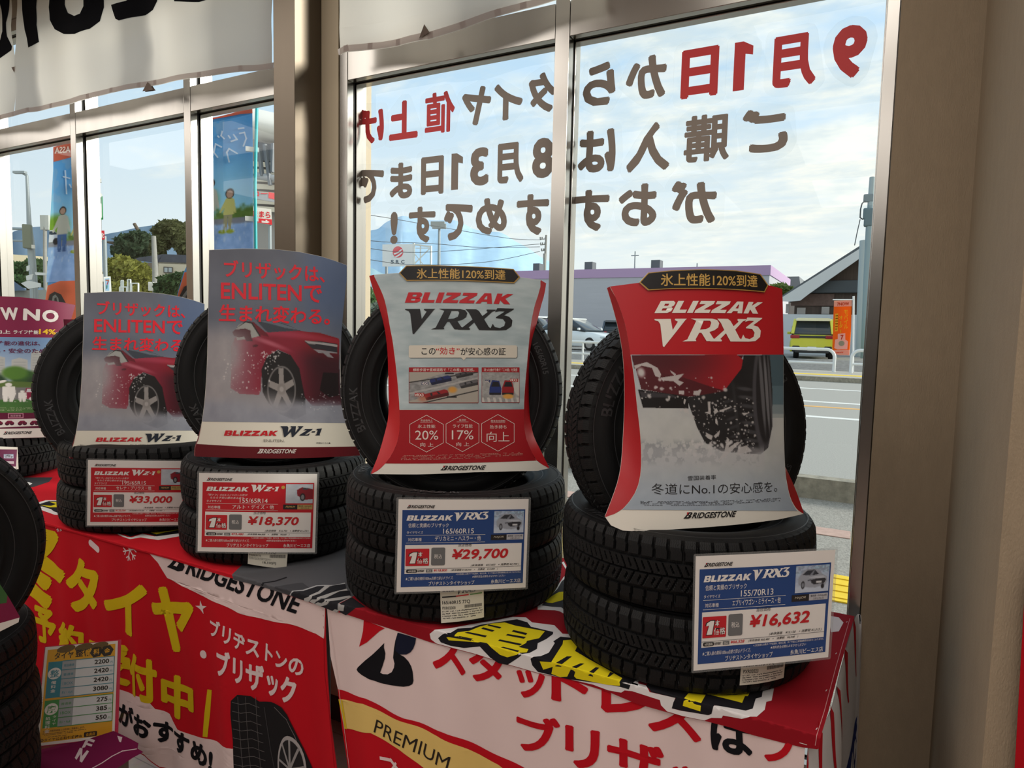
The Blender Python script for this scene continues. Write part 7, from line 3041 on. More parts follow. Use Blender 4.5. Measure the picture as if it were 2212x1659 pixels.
tree('dark green pine with a bare snag behind the house', 62, [(280, 528, 24, 20), (305, 540, 28, 18), (265, 545, 18, 16), (300, 516, 22, 14), (330, 545, 18, 16)], (66, 86, 62), [(296, 640), (296, 560), (296, 530), (303, 506), (290, 483)], 2600, .45, 2,
 [[(262, 528), (232, 523)], [(262, 535), (238, 532)]])
tree('tall olive tree with bare forked trunk beside the second mullion', 58, [(372, 492, 26, 15), (345, 500, 14, 8), (352, 520, 18, 18), (386, 508, 22, 18), (340, 540, 14, 16), (400, 530, 20, 20)], (98, 104, 66), [(392, 640), (390, 560), (384, 530), (376, 500)], 2400, .4, 4,
 [[(388, 540), (366, 505)], [(390, 545), (402, 510)]])
tree('low yellowish green tree before the beige house', 44, [(262, 572, 24, 18), (290, 590, 34, 24), (250, 604, 22, 24), (310, 610, 22, 26), (275, 625, 40, 20)], (136, 138, 62), [(282, 660), (282, 610)], 3200, .3, 6)
tree('round dark green shrub in front of the beige house', 40, [(372, 612, 24, 18), (392, 604, 18, 16), (360, 626, 22, 16)], (58, 84, 46), [(376, 660), (376, 620)], 1600, .25, 8)
tree('bushy green tree behind the traffic signal post', 46, [(48, 588, 26, 20), (80, 584, 24, 22), (24, 598, 18, 14), (104, 596, 20, 18), (60, 606, 40, 14)], (72, 104, 62), [(62, 660), (62, 600)], 3000, .32, 10)
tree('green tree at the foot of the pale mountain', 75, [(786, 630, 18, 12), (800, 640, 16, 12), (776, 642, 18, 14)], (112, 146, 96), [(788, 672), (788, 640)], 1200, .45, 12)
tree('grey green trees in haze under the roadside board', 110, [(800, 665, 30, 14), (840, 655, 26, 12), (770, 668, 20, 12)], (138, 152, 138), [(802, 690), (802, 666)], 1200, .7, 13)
tree('small green tree top between the long building and the tall gable', 40, [(1684, 622, 14, 7), (1698, 628, 12, 8), (1672, 630, 10, 8)], (112, 130, 66), [(1686, 680), (1686, 630)], 900, .3, 14)


# ------------------------------------------------------------------ poles, lamps and wires
M_GALV = pbr('galvanised_steel', (152, 162, 166), rough=.5, metal=.3)
M_CPOLE = pbr('concrete_pole', (150, 150, 146), rough=.9, noise=.08, nscale=4)
M_WIRE = pbr('black_wire', (70, 76, 82), rough=.7)


def pole(name, label, cat, depth, pts, r, mat, extra=None):
 P = [atDepth(*q, depth) for q in pts]
 gz = .56 if P[0][1] > 29 else (.2 if P[0][1] > 24 else GZ)
 P[0][2] = gz
 o = empty(name, P[0])
 tag(o, label, cat)
 m = MB()
 m.tube(P, r, 10)
 m.build('post', mat, o)
 if extra:
  extra(o, depth)
 return o


def lamp_extra(o, d):
 m = MB()
 m.tube([atDepth(58, 379, d), atDepth(48, 374, d), atDepth(40, 371.5, d)], .05, 8)
 m.build('arm', M_GALV, o)
 m = MB()
 m.box(atDepth(43, 372.5, d), (.55, .18, .10), rz=.4)
 m.build('lamp_head', M_GALV, o)
 for y, rr in ((495, .06), (521, .05)):
  m = MB()
  m.tube([atDepth(62, y, d), atDepth(8, y - 2, d + .6), atDepth(-60, y - 6, d + 1.4)], rr, 8)
  m.build('signal_arm', M_GALV, o)
 m = MB()
 m.box(atDepth(59.5, 511, d - .25), (.34, .30, 1.05), rz=.9, bevel=.04)
 m.build('signal_box', pbr('signal_grey_green', (120, 128, 112), rough=.6), o)
 m = MB()
 m.box(atDepth(72, 533, d - .2), (.12, .12, .16), rz=.9)
 m.build('sensor', pbr('white_box', (214, 214, 208), rough=.5), o)


pole('street_lamp', 'tall street lamp post that also carries traffic signal arms', 'street lamp', 30, [(76, 690), (72, 600), (66, 520), (63, 486), (60, 420), (58, 379)], [.17, .16, .15, .10, .07, .06], M_GALV, lamp_extra)


def sig2(o, d):
 m = MB()
 for x in (93, 98, 103):
  m.box(atDepth(x, 481, d), (.22, .25, .9), rz=.6)
 m.build('signal_head', pbr('pale_signal', (190, 194, 190), rough=.6), o)


pole('signal_pole', 'thin pole topped with pale signal heads before the dark hill', 'signal pole', 42, [(98, 660), (97, 560), (97, 480)], .11, M_CPOLE, sig2)


def signs_left(o, d):
 m = MB()
 for P in ([(57, 596), (72, 592), (70, 604), (58, 606)], [(46, 612), (62, 606), (88, 612), (88, 620), (62, 624)], [(76, 588), (106, 590), (104, 595), (78, 594)], [(58, 575), (64, 573), (64, 584), (58, 586)]):
  q = [atDepth(*p, d) for p in P]
  n = np.cross(q[1] - q[0], q[2] - q[0])
  n = n / np.linalg.norm(n) * .03
  k = len(q)
  m.add([a - n for a in q] + [a + n for a in q], [tuple(range(k)), tuple(range(2 * k - 1, k - 1, -1))] + [(i, k + i, k + (i + 1) % k, (i + 1) % k) for i in range(k)])
 m.build('sign_plate', pbr('white_sign_plate', (206, 210, 210), rough=.5), o)


pole('sign_post', 'post with white direction plates beside the street lamp', 'sign post', 29, [(70, 690), (70, 580)], .04, M_GALV, signs_left)


def meter_extra(o, d):
 for x in (327, 345):
  m = MB()
  m.box(atDepth(x, 619, d - .3), (.30, .3, .55), rz=.7, bevel=.03)
  m.build('meter_box', pbr('white_box', (214, 214, 208), rough=.5), o)


pole('utility_pole', 'concrete pole standing before the beige house', 'utility pole', 42, [(336, 660), (335, 580), (332, 510)], [.19, .17, .13], M_CPOLE, meter_extra)


def stadium(o, d):
 m = MB()
 for k in range(8):
  x = 936 + k * 3.2
  m.box(atDepth(x, 484 + (k % 2) * 5, d - .2), (.5, .3, .5), rz=.4)
 m.build('lamp_cluster', pbr('lamp_grey', (140, 150, 150), rough=.6), o)
 m = MB()
 m.tube([atDepth(934, 487, d), atDepth(962, 487, d)], .08, 6)
 m.build('crossbar', M_GALV, o)


pole('floodlight_pole', 'tall floodlight pole in front of the pale mountain', 'floodlight', 70, [(947, 720), (948, 600), (949, 482)], [.22, .18, .12], M_GALV, stadium)


def upole(o, d):
 for y, w in ((516, 9), (528, 8), (541, 6)):
  m = MB()
  m.tube([atDepth(1175 - w, y + 1, d), atDepth(1175 + w - 4, y, d)], .05, 6)
  for k in (-w + 1, -w + 5, w - 6):
   m.tube([atDepth(1175 + k, y, d), atDepth(1175 + k, y - 4, d)], .07, 6)
  m.build('crossarm', M_CPOLE, o)


pole('utility_pole', 'utility pole with three crossarms beside the middle mullion', 'utility pole', 75, [(1174, 700), (1176, 600), (1180, 508)], [.18, .16, .12], M_CPOLE, upole)
pole('utility_pole', 'plain pole on the roof line next to the crossarm pole', 'utility pole', 72, [(1176, 700), (1176, 600), (1176, 548)], .14, M_CPOLE)


def big_pole(o, d):
 m = MB()
 m.box(atDepth(1876, 470, d), (.35, .35, .8), bevel=.06)
 m.box(atDepth(1872, 462, d), (.28, .28, .5), bevel=.06)
 m.build('transformer', pbr('pole_gear', (96, 116, 124), rough=.6), o)
 m = MB()
 m.box(atDepth(1876, 428, d), (.4, .2, .35), bevel=.05)
 m.tube([atDepth(1868, 428, d), atDepth(1884, 424, d)], .05, 6)
 m.build('insulator_group', pbr('pole_gear', (96, 116, 124), rough=.6), o)
 m = MB()
 m.tube([atDepth(1870, 432, d), atDepth(1862, 440, d), atDepth(1859, 452, d), atDepth(1858, 470, d), atDepth(1864, 474, d)], .03, 6)
 m.tube([atDepth(1858, 474, d), atDepth(1852, 500, d), atDepth(1846, 530, d)], .02, 6)
 m.build('cable', M_WIRE, o)


pole('utility_pole', 'big utility pole with transformer rising beside the window jamb', 'utility pole', 30, [(1866, 800), (1872, 640), (1877, 500), (1884, 383)], [.17, .16, .14, .11], pbr('blue_grey_pole', (140, 158, 164), rough=.8), big_pole)
pole('utility_pole', 'thick pale pole in front of the gable wall', 'utility pole', 31.5, [(1858, 790), (1863, 640), (1868, 520)], .22, pbr('pale_pole', (176, 186, 188), rough=.8))


def wire(label, pts, depth0, depth1, r=.03):
 C_ = catmull(pts, 4)
 P = [atDepth(x, y, depth0 + (depth1 - depth0) * i / (len(C_) - 1)) for i, (x, y) in enumerate(C_)]
 m = MB()
 m.tube(P, r, 5)
 tag(m.build('power_line', M_WIRE, loc=tuple(P[0])), label, 'wire')


wire('power line dipping across the pale mountain to the crossarm pole', [(560, 480), (780, 518), (930, 526), (1050, 535), (1166, 533)], 60, 75)
wire('power line meeting the top crossarm from above the steel frame', [(560, 440), (780, 462), (960, 492), (1100, 515), (1168, 518)], 60, 75)
wire('lower power line crossing the red disc billboard', [(560, 520), (780, 558), (900, 572), (1050, 566), (1166, 543)], 60, 75)
wire('power line sagging in front of the mountain shoulder', [(560, 500), (780, 534), (880, 545), (1000, 540), (1166, 527)], 62, 76)

# ------------------------------------------------------------------ nobori flags close to the shop
M_NOB = print_mat('nobori_cloth', rough=.85, spec=.1, trans=.65)


def pic_nobori(X, Y):
 n = fbm(X, Y * 2, 5, 71)
 p = Pic(X, Y, (70, 150, 206))
 p.C = np.stack([112 + 50 * sst(.9, .45, Y) + 14 * n, 190 + 30 * sst(.9, .45, Y) + 10 * n, 236 + 10 * n], -1)
 p.put((fbm(X, Y * 2, 4, 73) > .58) * (X > .55) * (Y > .6) * .35, (190, 214, 228))
 tr = fbm(X, Y * 2, 12, 75)
 p.put(sst(.42, .36, Y + .10 * (tr - .5)) * 1.0, np.stack([92 + 40 * tr, 120 + 40 * tr, 58 + 20 * tr], -1))
 p.put(ell(X, Y, .88, .46, .26, .09, .4), np.stack([104 + 50 * tr, 150 + 40 * tr, 50 + 10 * tr], -1))
 p.put(sst(.335, .325, Y), (150, 150, 156))
 p.put(sst(.30, .28, Y), np.stack([136 + 50 * tr, 172 + 40 * tr, 214 + 30 * tr], -1))
 # white car at the far side
 p.poly([(.74, .33), (1, .33), (1, .43), (.92, .43), (.80, .385)], (226, 228, 230))
 p.poly([(.82, .39), (1, .395), (1, .425), (.92, .425)], (60, 72, 84))
 p.put(ell(X, Y, .86, .335, .06, .028, .1), (52, 54, 58))
 # two figures in rainwear
 def fig(cx, b, h, coat, leg, lean=0.0):
  T = lambda P: [(cx + (x + lean * y) * h * 2.2, b + y * h) for x, y in P]
  p.poly(T([(-.10, 0), (-.02, 0), (0, .42), (-.12, .42)]), leg)
  p.poly(T([(.02, 0), (.10, 0), (.12, .42), (0, .42)]), leg)
  p.poly(T([(-.15, .40), (.14, .40), (.12, .80), (.05, .84), (-.06, .84), (-.14, .78)]), coat)
  p.poly(T([(-.14, .78), (-.22, .45), (-.17, .44), (-.09, .70)]), coat)
  p.poly(T([(.12, .78), (.26, .48), (.22, .45), (.08, .66)]), coat)
  q = T([(0, .92)])[0]
  p.put(ell(X, Y, q[0], q[1] + .004, .075, .034, .1), (52, 40, 36))
  p.put(ell(X, Y, q[0], q[1], .058, .026, .1), (206, 168, 144))
 fig(.74, .245, .36, (212, 206, 186), (84, 120, 170))
 fig(.43, .245, .27, (220, 210, 130), (176, 168, 130), -.05)
 p.put(ell(X, Y, .38, .24, .07, .014, .2), (170, 180, 60))
 p.put(ell(X, Y, .50, .24, .07, .014, .2), (170, 180, 60))
 p.dots(60, 77, (.1, .17, 1, .29), (214, 226, 236), .004, .02, .6)
 return p.C


def nobori(label, depth, pole_pts, outline, pic_box, top_edge, bot_edge, strokes, tabs, tyre=None, toptext=None):
 """outline etc. in photograph pixels on a sheet at the given depth"""
 c = outline[0]
 O = atDepth(*pole_pts[-1], depth)
 az = az_view(pole_pts[-1][0], 500)
 U = np.array([math.cos(az), math.sin(az), 0])
 S = Surf(O, U, (0, 0, 1), lambda u, v: .03 * math.sin(u * 6 + v * 1.3) - .02)
 S.ink_step = 5
 o = empty('nobori_flag', (O[0], O[1], GZ))
 tag(o, label, 'flag', 'blue nobori flags outside the shop')
 mb = MB()
 A = Art(S, mb, .08)
 uv = [S.px(*q) for q in outline]
 A.poly(ccw(uv), (96, 160, 210), layer=0)
 # picture
 A.layer = 2
 a, b, d, e = pic_box      # bl, br, tl, tr
 BL, BR, TL, TR = [S.px(*q) for q in (a, b, d, e)]
 A.raster(lambda x, y: (BL * (1 - x) + BR * x) * (1 - y) + (TL * (1 - x) + TR * x) * y, lambda X, Y: pic_nobori(1 - X, Y), 60, 130)
 A.layer = 5
 A.pp(top_edge, (240, 120, 92))
 A.pp(bot_edge, (246, 122, 84))
 A.layer = 7
 for st in strokes:
  A.line(st, .012, (236, 240, 242))
 if toptext:
  A.text(toptext[0], *toptext[1:], (240, 226, 220), .03)
 if tyre:
  A.layer = 7
  for P, col in tyre:
   A.pp(P, col)
   A.up()
 k = len(mb.f)
 A.poly(ccw(uv), (150, 170, 190), layer=-4)
 mb.build('cloth', M_NOB, o)
 pm = MB()
 pts = [atDepth(*q, depth - .03) for q in pole_pts]
 pts[0][2] = GZ
 pm.tube(pts, .0125, 10)
 pm.build('flag_pole', pbr('teal_plastic_pole', (46, 182, 190), rough=.4), o)
 for x, y, w, h in tabs:
  t = MB()
  t.box(atDepth(x, y, depth - .02), (w, .03, h), rz=az)
  t.build('tab', pbr('white_tab', (220, 222, 220), rough=.6), o)
 bs = MB()
 bs.lathe([(.0, .16), (.03, .16), (.05, .13), (.19, .11), (.22, .08), (.22, 0), (0, 0)], 20, (pts[0][0], pts[0][1], GZ))
 bs.build('water_base', pbr('white_plastic_base', (214, 214, 210), rough=.5), o)
 return o




def nobori_pair():
 t1 = [([(378, 668), (388, 640), (398, 620), (412, 612), (430, 622), (440, 668)], (60, 60, 64)), ([(388, 668), (394, 640), (406, 624), (410, 668)], (150, 150, 150)), ([(398, 668), (402, 640), (412, 626), (418, 668)], (60, 60, 64))]
 nobori('blue flag of two figures in rainwear on a teal pole next to the bronze column', 5.4, [(562, 860), (553, 560), (551, 400), (555, 226)],
  [(430, 262), (445, 258), (545, 232), (547, 400), (546, 560), (552, 665), (470, 672), (378, 668), (384, 632), (396, 590), (420, 540), (432, 420)],
  ((405, 582), (548, 572), (434, 268), (545, 246)), [(430, 262), (545, 232), (545.5, 245), (520, 247), (464, 254), (452, 274), (431, 278)],
  [(378, 668), (386, 630), (399, 588), (460, 590), (549, 584), (552, 665)],
  [[(514, 279), (528, 277)], [(518, 289), (528, 287), (532, 300), (526, 316)], [(505, 292), (512, 302), (500, 306)], [(493, 293), (498, 300)], [(480, 285), (478, 294), (484, 300)], [(470, 294), (474, 298)],
   [(512, 332), (495, 322), (490, 330), (495, 350)], [(478, 318), (466, 312), (462, 330), (470, 340)], [(448, 300), (450, 322), (444, 318)]],
  [(545, 323, .10, .035), (544, 473, .10, .035)], t1)
 t2 = [([(104, 652), (108, 636), (118, 630), (132, 636), (142, 654), (142, 668), (102, 668)], (70, 72, 74)), ([(112, 652), (114, 640), (120, 636), (126, 644), (130, 668), (112, 668)], (160, 164, 162)), ([(119, 668), (118, 644), (122, 642), (126, 668)], (70, 72, 74))]
 nobori('blue flag of two figures in rainwear on a leaning teal pole before the farther panes', 6.5, [(222, 860), (217, 640), (212, 500), (205, 400), (199, 290)],
  [(115, 318), (150, 306), (201, 294), (205, 400), (211, 500), (218, 640), (219, 690), (150, 700), (88, 696), (98, 656), (104, 610), (116, 560), (115, 440)],
  ((100, 610), (216, 606), (116, 350), (203, 322)), [(115, 318), (201, 294), (203, 322), (160, 338), (116, 350)], [(86, 698), (96, 660), (103, 617), (130, 607), (216, 605), (219, 690), (150, 700)],
  [[(141, 368), (144, 420)], [(136, 382), (152, 386)], [(150, 398), (154, 406)]], [(206, 389, .10, .035), (207, 516, .10, .035), (217, 600, .05, .07)], t2, ('ASSA', (152, 330), (118, 333), (152, 316)))


nobori_pair()
# ------------------------------------------------------------------ buildings across the road
def wall_px(x0, y, Y):
 return onY(x0, y, Y)


def box_building(name, label, xa, xb, ya, yb, z0, z1, mat, extra=None, cat='building'):
 o = empty(name, ((xa + xb) / 2, (ya + yb) / 2, z0))
 tag(o, label, cat)
 m = MB()
 m.box(((xa + xb) / 2, (ya + yb) / 2, (z0 + z1) / 2), (xb - xa, yb - ya, z1 - z0))
 m.build('wall', mat, o)
 if extra:
  extra(o)
 return o


# long store with the mauve band
Yb = 46.0
xa, xb = onY(1090, 600, Yb)[0], onY(1662, 600, Yb)[0]
zt = onY(1240, 583, Yb)[2]


def store(o):
 m = MB()
 m.box(((xa + xb) / 2, Yb + 6, zt - .30), (xb - xa + .12, 12.12, .62))
 m.build('mauve_band', pbr('mauve_paint', (186, 158, 196), rough=.7), o)
 for px0, px1 in ((1155, 1166), (1266, 1280), (1409, 1425)):
  c0, c1 = onY(px0, 583, Yb + 1), onY(px1, 583, Yb + 1)
  m = MB()
  m.box(((c0[0] + c1[0]) / 2, Yb + 1.2, zt + .3), (c1[0] - c0[0] + .1, .8, .68))
  m.build('roof_vent', pbr('dark_roof_vent', (92, 100, 104), rough=.7), o)
 m = MB()
 q = onY(1366, 582, Yb)
 m.tube([(q[0], Yb + .5, zt), (q[0], Yb + .5, zt + 1.25)], .05, 6)
 m.tube([(q[0] - .28, Yb + .5, zt + .95), (q[0] + .28, Yb + .5, zt + .95)], .03, 6)
 m.build('aerial', M_GALV, o)
 m = MB()
 q = onY(1502, 580, Yb)
 m.tube([(q[0], Yb + .5, zt), (q[0], Yb + .5, zt + .3)], .05, 6)
 m.build('roof_spout', M_GALV, o)


box_building('long_store', 'long pale grey store with a mauve band and dark roof vents', xa, xb, Yb, Yb + 12, .5, zt, pbr('grey_panel_wall', (188, 190, 198), rough=.8, noise=.04, nscale=1.5, stretch=(.2, 1, 6)), store)
q0, q1 = onY(1588, 581, 60), onY(1653, 583, 60)
box_building('brown_block', 'small brownish block rising behind the long store', q0[0], q1[0], 60, 64, .5, q0[2], pbr('brown_pink_wall', (168, 146, 140), rough=.8))


# fence with white and mauve rails in front of the store
def fence():
 Yf = 44.8
 a, b = onY(1232, 690, Yf), onY(1345, 690, Yf)
 o = empty('rail_fence', ((a[0] + b[0]) / 2, Yf, .56))
 tag(o, 'low white and mauve rail fence before the long store', 'fence')
 n = 6
 for i in range(n):
  x = a[0] + (b[0] - a[0]) * i / (n - 1)
  m = MB()
  m.box((x, Yf, 1.15), (.08, .08, 1.2))
  m.build('post', pbr('white_rail', (224, 226, 230), rough=.5), o)
 for z, nm in ((1.72, 'white_rail'), (1.45, 'mauve_paint'), (1.2, 'white_rail'), (.95, 'mauve_paint')):
  m = MB()
  m.box(((a[0] + b[0]) / 2, Yf - .05, z), (b[0] - a[0], .05, .13))
  m.build('rail', pbr(nm, (224, 226, 230)), o)


fence()


# dark wooden house with the long white bargeboard
def gable_house():
 Yh = 38.0
 P = lambda x, y: onY(x, y, Yh)
 o = empty('gable_house', (P(1790, 700)[0], Yh, .56))
 tag(o, 'dark brown wooden house with a long white bargeboard and white plinth wall', 'house')
 e0, pk = P(1690, 646), P(1900, 512)
 slope = (pk[2] - e0[2]) / (pk[0] - e0[0])
 xr = pk[0] + (pk[0] - e0[0])          # mirror slope beyond the window jamb
 dp = 11.0
 xz = lambda a, b, d: (a, d, b)
 m = MB()
 wl = P(1712, 700)[0]
 m.prism([(wl, .56), (xr - (wl - e0[0]), .56), (xr - (wl - e0[0]), e0[2] + slope * (wl - e0[0]) - .1), (pk[0], pk[2] - .1), (wl, e0[2] + slope * (wl - e0[0]) - .1)], xz, Yh + .5, Yh + dp)
 m.build('wall', pbr('dark_brown_boards', (84, 72, 66), rough=.85, noise=.2, nscale=3, stretch=(4, 1, .3)), o)
 m = MB()
 t = .16
 m.prism([(e0[0], e0[2]), (pk[0], pk[2]), (xr, e0[2]), (xr, e0[2] + t), (pk[0], pk[2] + t), (e0[0], e0[2] + t)], xz, Yh - .3, Yh + dp + .3)
 m.build('roof', pbr('dark_tile_roof', (92, 98, 104), rough=.8, noise=.15, nscale=4), o)
 m = MB()
 w = .42
 m.prism([(e0[0], e0[2] - .12), (e0[0] + .35, e0[2] - .05 - .1), (e0[0] + .9, e0[2] - .10), (e0[0] + 1.3, e0[2] - .05 + .3), (pk[0], pk[2] - w), (xr - .3, e0[2] - w + .25), (xr, e0[2]), (pk[0], pk[2]), (e0[0], e0[2] + .06)], xz, Yh - .35, Yh - .22)
 m.build('bargeboard', pbr('white_bargeboard', (206, 210, 214), rough=.6), o)
 # dark slab standing for the shaded recess under the gable
 a, b = P(1735, 606), P(1868, 632)
 m = MB()
 m.box(((a[0] + b[0]) / 2 + .6, Yh + .35, (a[2] + b[2]) / 2), (b[0] - a[0] + 1.2, .4, a[2] - b[2]), bevel=.05)
 m.build('recess_shade', pbr('recess_shade_dark', (74, 80, 86), rough=.8), o)
 a, b = P(1690, 680), P(1900, 752)
 m = MB()
 m.box(((a[0] + b[0]) / 2, Yh - .8, (a[2] + .4) / 2), (b[0] - a[0] + 3, .25, a[2] - .4 + .02))
 m.build('plinth_wall', pbr('white_plinth_wall', (196, 204, 212), rough=.7), o)
 for x0, x1, y0, y1 in ((1720, 1738, 664, 678), (1774, 1790, 662, 678), (1696, 1702, 656, 676)):
  a, b = P(x0, y0), P(x1, y1)
  m = MB()
  m.box(((a[0] + b[0]) / 2, Yh + .47, (a[2] + b[2]) / 2), (b[0] - a[0], .1, a[2] - b[2]))
  m.build('window', pbr('pale_window', (170, 166, 164), rough=.4), o)
 a, b = P(1708, 634), P(1800, 660)
 m = MB()
 m.box(((a[0] + b[0]) / 2, Yh + .44, (a[2] + b[2]) / 2), (b[0] - a[0], .1, a[2] - b[2]))
 m.build('board_panel', pbr('reddish_boards', (104, 84, 78), rough=.8, noise=.2, nscale=6), o)


gable_house()


def small_roof_house():
 Yq = 66.0
 P = lambda x, y: onY(x, y, Yq)
 a, b = P(1662, 625), P(1722, 598)
 o = empty('far_house', ((a[0] + b[0]) / 2, Yq, .56))
 tag(o, 'far grey roofed house between the long store and the gable', 'house')
 m = MB()
 m.box(((a[0] + b[0]) / 2, Yq + 3, (a[2] + .56) / 2), (b[0] - a[0], 6, a[2] - .56))
 m.build('wall', pbr('grey_house_wall', (150, 146, 142), rough=.8), o)
 m = MB()
 m.prism([(a[0] - .4, a[2]), (b[0] + .4, a[2]), (b[0] + .2, b[2]), (a[0] + .9, b[2])], lambda x, z, d: (x, d, z), Yq - .4, Yq + 6.4)
 m.build('roof', pbr('grey_tile_roof', (120, 126, 132), rough=.8), o)


small_roof_house()


# beige house among the trees on the far side
def beige_house():
 d = 48.0
 P = lambda x, y, k=0.0: atDepth(x, y, d + k)
 o = empty('beige_house', P(372, 640))
 o.location.z = .3
 tag(o, 'beige house with a dark tiled roof among the trees', 'house')

 def quadbox(pts, k, name, mat):
  """outline in pixels given real depth k behind it"""
  m = MB()
  f = [P(*q) for q in pts]
  b = [P(*q, k) for q in pts]
  n = len(pts)
  m.add(f + b, [tuple(range(n)), tuple(range(2 * n - 1, n - 1, -1))] + [(i, n + i, n + (i + 1) % n, (i + 1) % n) for i in range(n)])
  return m.build(name, mat, o)
 quadbox([(342, 566), (440, 568), (440, 660), (342, 660)], 7, 'wall', pbr('beige_render', (206, 198, 178), rough=.8))
 quadbox([(338, 566), (352, 549), (440, 552), (446, 569)], 8, 'roof', pbr('dark_blue_tile', (76, 80, 92), rough=.7, noise=.15, nscale=3))
 quadbox([(284, 562), (300, 556), (352, 549), (342, 568)], 7, 'roof', pbr('dark_blue_tile', (76, 80, 92)))
 quadbox([(336, 566), (446, 569), (446, 573), (337, 569)], 7.5, 'eaves', pbr('dark_eaves', (70, 70, 72), rough=.7))
 w = MB()
 f = [P(*q, -.08) for q in ((353, 576), (373, 577), (373, 590), (353, 589))]
 g = [P(*q, .05) for q in ((353, 576), (373, 577), (373, 590), (353, 589))]
 w.add(f + g, [(0, 1, 2, 3), (7, 6, 5, 4)] + [(i, 4 + i, 4 + (i + 1) % 4, (i + 1) % 4) for i in range(4)])
 fr = w.build('window_frame', pbr('window_bronze', (88, 84, 78), rough=.5), o)
 for x0, x1 in ((355, 362), (364, 371)):
  w = MB()
  f = [P(*q, -.1) for q in ((x0, 578), (x1, 578.4), (x1, 588), (x0, 587.6))]
  w.add(f, [(0, 1, 2, 3)])
  w.build('pane', pbr('sky_lit_pane', (170, 182, 188), rough=.15), fr)
 quadbox([(284, 566), (342, 568), (342, 640), (284, 640)], 6, 'wall', pbr('brown_wing_wall', (120, 108, 96), rough=.8))


beige_house()


def quad_slab(pts, depth, k, name, mat, parent):
 m = MB()
 f = [atDepth(*q, depth) for q in pts]
 b = [atDepth(*q, depth + k) for q in pts]
 n = len(pts)
 m.add(f + b, [tuple(range(n)), tuple(range(2 * n - 1, n - 1, -1))] + [(i, n + i, n + (i + 1) % n, (i + 1) % n) for i in range(n)])
 return m.build(name, mat, parent)


def low_roof():
 o = empty('blue_roof_shed', atDepth(36, 650, 40))
 tag(o, 'low shed with a slate blue roof under the green tree', 'shed')
 quad_slab([(14, 608), (28, 606), (56, 626), (14, 630)], 40, 5, 'roof', pbr('slate_blue_roof', (84, 104, 132), rough=.7), o)
 quad_slab([(14, 628), (100, 626), (104, 660), (14, 660)], 41, 4, 'wall', pbr('shed_wall', (150, 154, 150), rough=.8), o)


low_roof()
m = MB()
m.grid([[atDepth(-80, 548, 330), atDepth(-80, 572, 300)], [atDepth(20, 549, 330), atDepth(20, 574, 300)], [atDepth(120, 556, 330), atDepth(120, 575, 300)], [atDepth(140, 560, 330), atDepth(140, 578, 300)]])
structure(m.build('field', pbr('straw_field', (206, 188, 150), rough=.9)), 'pale straw coloured bank below the wooded ridge')
o = empty('white_shed', atDepth(20, 600, 120))
tag(o, 'white shed wall behind the green tree', 'shed')
quad_slab([(8, 562), (30, 563), (34, 590), (8, 592)], 120, 6, 'wall', pbr('white_shed_wall', (214, 212, 206), rough=.8), o)

# large pale building beside the bronze column with its signs
M_LOUV = pbr('cream_louvre', (206, 200, 184), rough=.7)


def market():
 d = 26.0
 o = empty('market_building', atDepth(600, 660, d + 1))
 o.location.z = GZ
 tag(o, 'pale building with a rounded white fascia and cream louvres beside the column', 'building')
 quad_slab([(543, 262), (640, 280), (640, 790), (543, 780)], d + 1, 6, 'wall', pbr('market_wall', (150, 148, 146), rough=.8), o)
 # rounded fascia
 rows = []
 for k in range(9):
  t = k / 8
  y0, y1 = 232 + (300 - 232) * t, 258 + (322 - 258) * t
  dd = d + .2 + 1.1 * (1 - math.sin(math.pi * (.15 + .75 * t)))
  rows.append([atDepth(543, y0, dd), atDepth(590, (y0 + y1) / 2 - 2, dd), atDepth(650, y1 + 4, dd)])
 m = MB()
 m.grid(rows, smooth=True)
 m.build('fascia', pbr('white_fascia', (226, 226, 222), rough=.5), o)
 quad_slab([(556, 306), (640, 322), (640, 352), (560, 346)], d + .6, .3, 'dark_glazing', pbr('dark_glazing', (70, 78, 88), rough=.2), o)
 for i in range(7):
  y = 348 + i * 16
  quad_slab([(543, y), (650, y + 8), (650, y + 18), (543, y + 11)], d + .5 - i * .02, .35, 'louvre', M_LOUV, o)
 m = MB()
 m.tube([atDepth(556, 380, d), atDepth(650, 394, d)], .14, 10)
 m.build('duct', pbr('grey_duct', (150, 158, 166), rough=.5), o)
 for a, b in (((572, 312), (584, 400)), ((560, 320), (566, 380)), ((590, 310), (588, 372))):
  m = MB()
  m.bar(atDepth(*a, d - .1), atDepth(*b, d - .1), .12, .12)
  m.build('strut', pbr('grey_strut', (104, 112, 120), rough=.5), o)


market()


def sign_board(name, label, pts, depth, ink, texts, posts, back=(200, 200, 200), marks=None):
 c = np.mean(pts, axis=0)
 S = plane_at(c[0], c[1], depth, az_view(c[0], c[1]), 0.0)
 o = empty(name, S.O)
 o.location.z = GZ if S.O[1] < 24 else .56
 tag(o, label, 'sign')
 mb = MB()
 A = Art(S, mb, .6)
 k = STEP
 sheet_body(mb, A, pts, ink, .08, back)
 for P, col in (marks or []):
  A.pp(P, col, layer=20)
 for t, a, b, cc, col in texts:
  A.text(t, a, b, cc, col, .03, layer=40)
 mb.build('sign_face', print_mat('outdoor_sign_face', rough=.5), o)
 for a, b, r_ in posts:
  m = MB()
  A_, B_ = atD(*a, depth + .12), atD(*b, depth + .12)
  B_[2] = o.location.z
  m.tube([A_, B_], r_, 8)
  m.build('post', M_GALV, o)
 return o


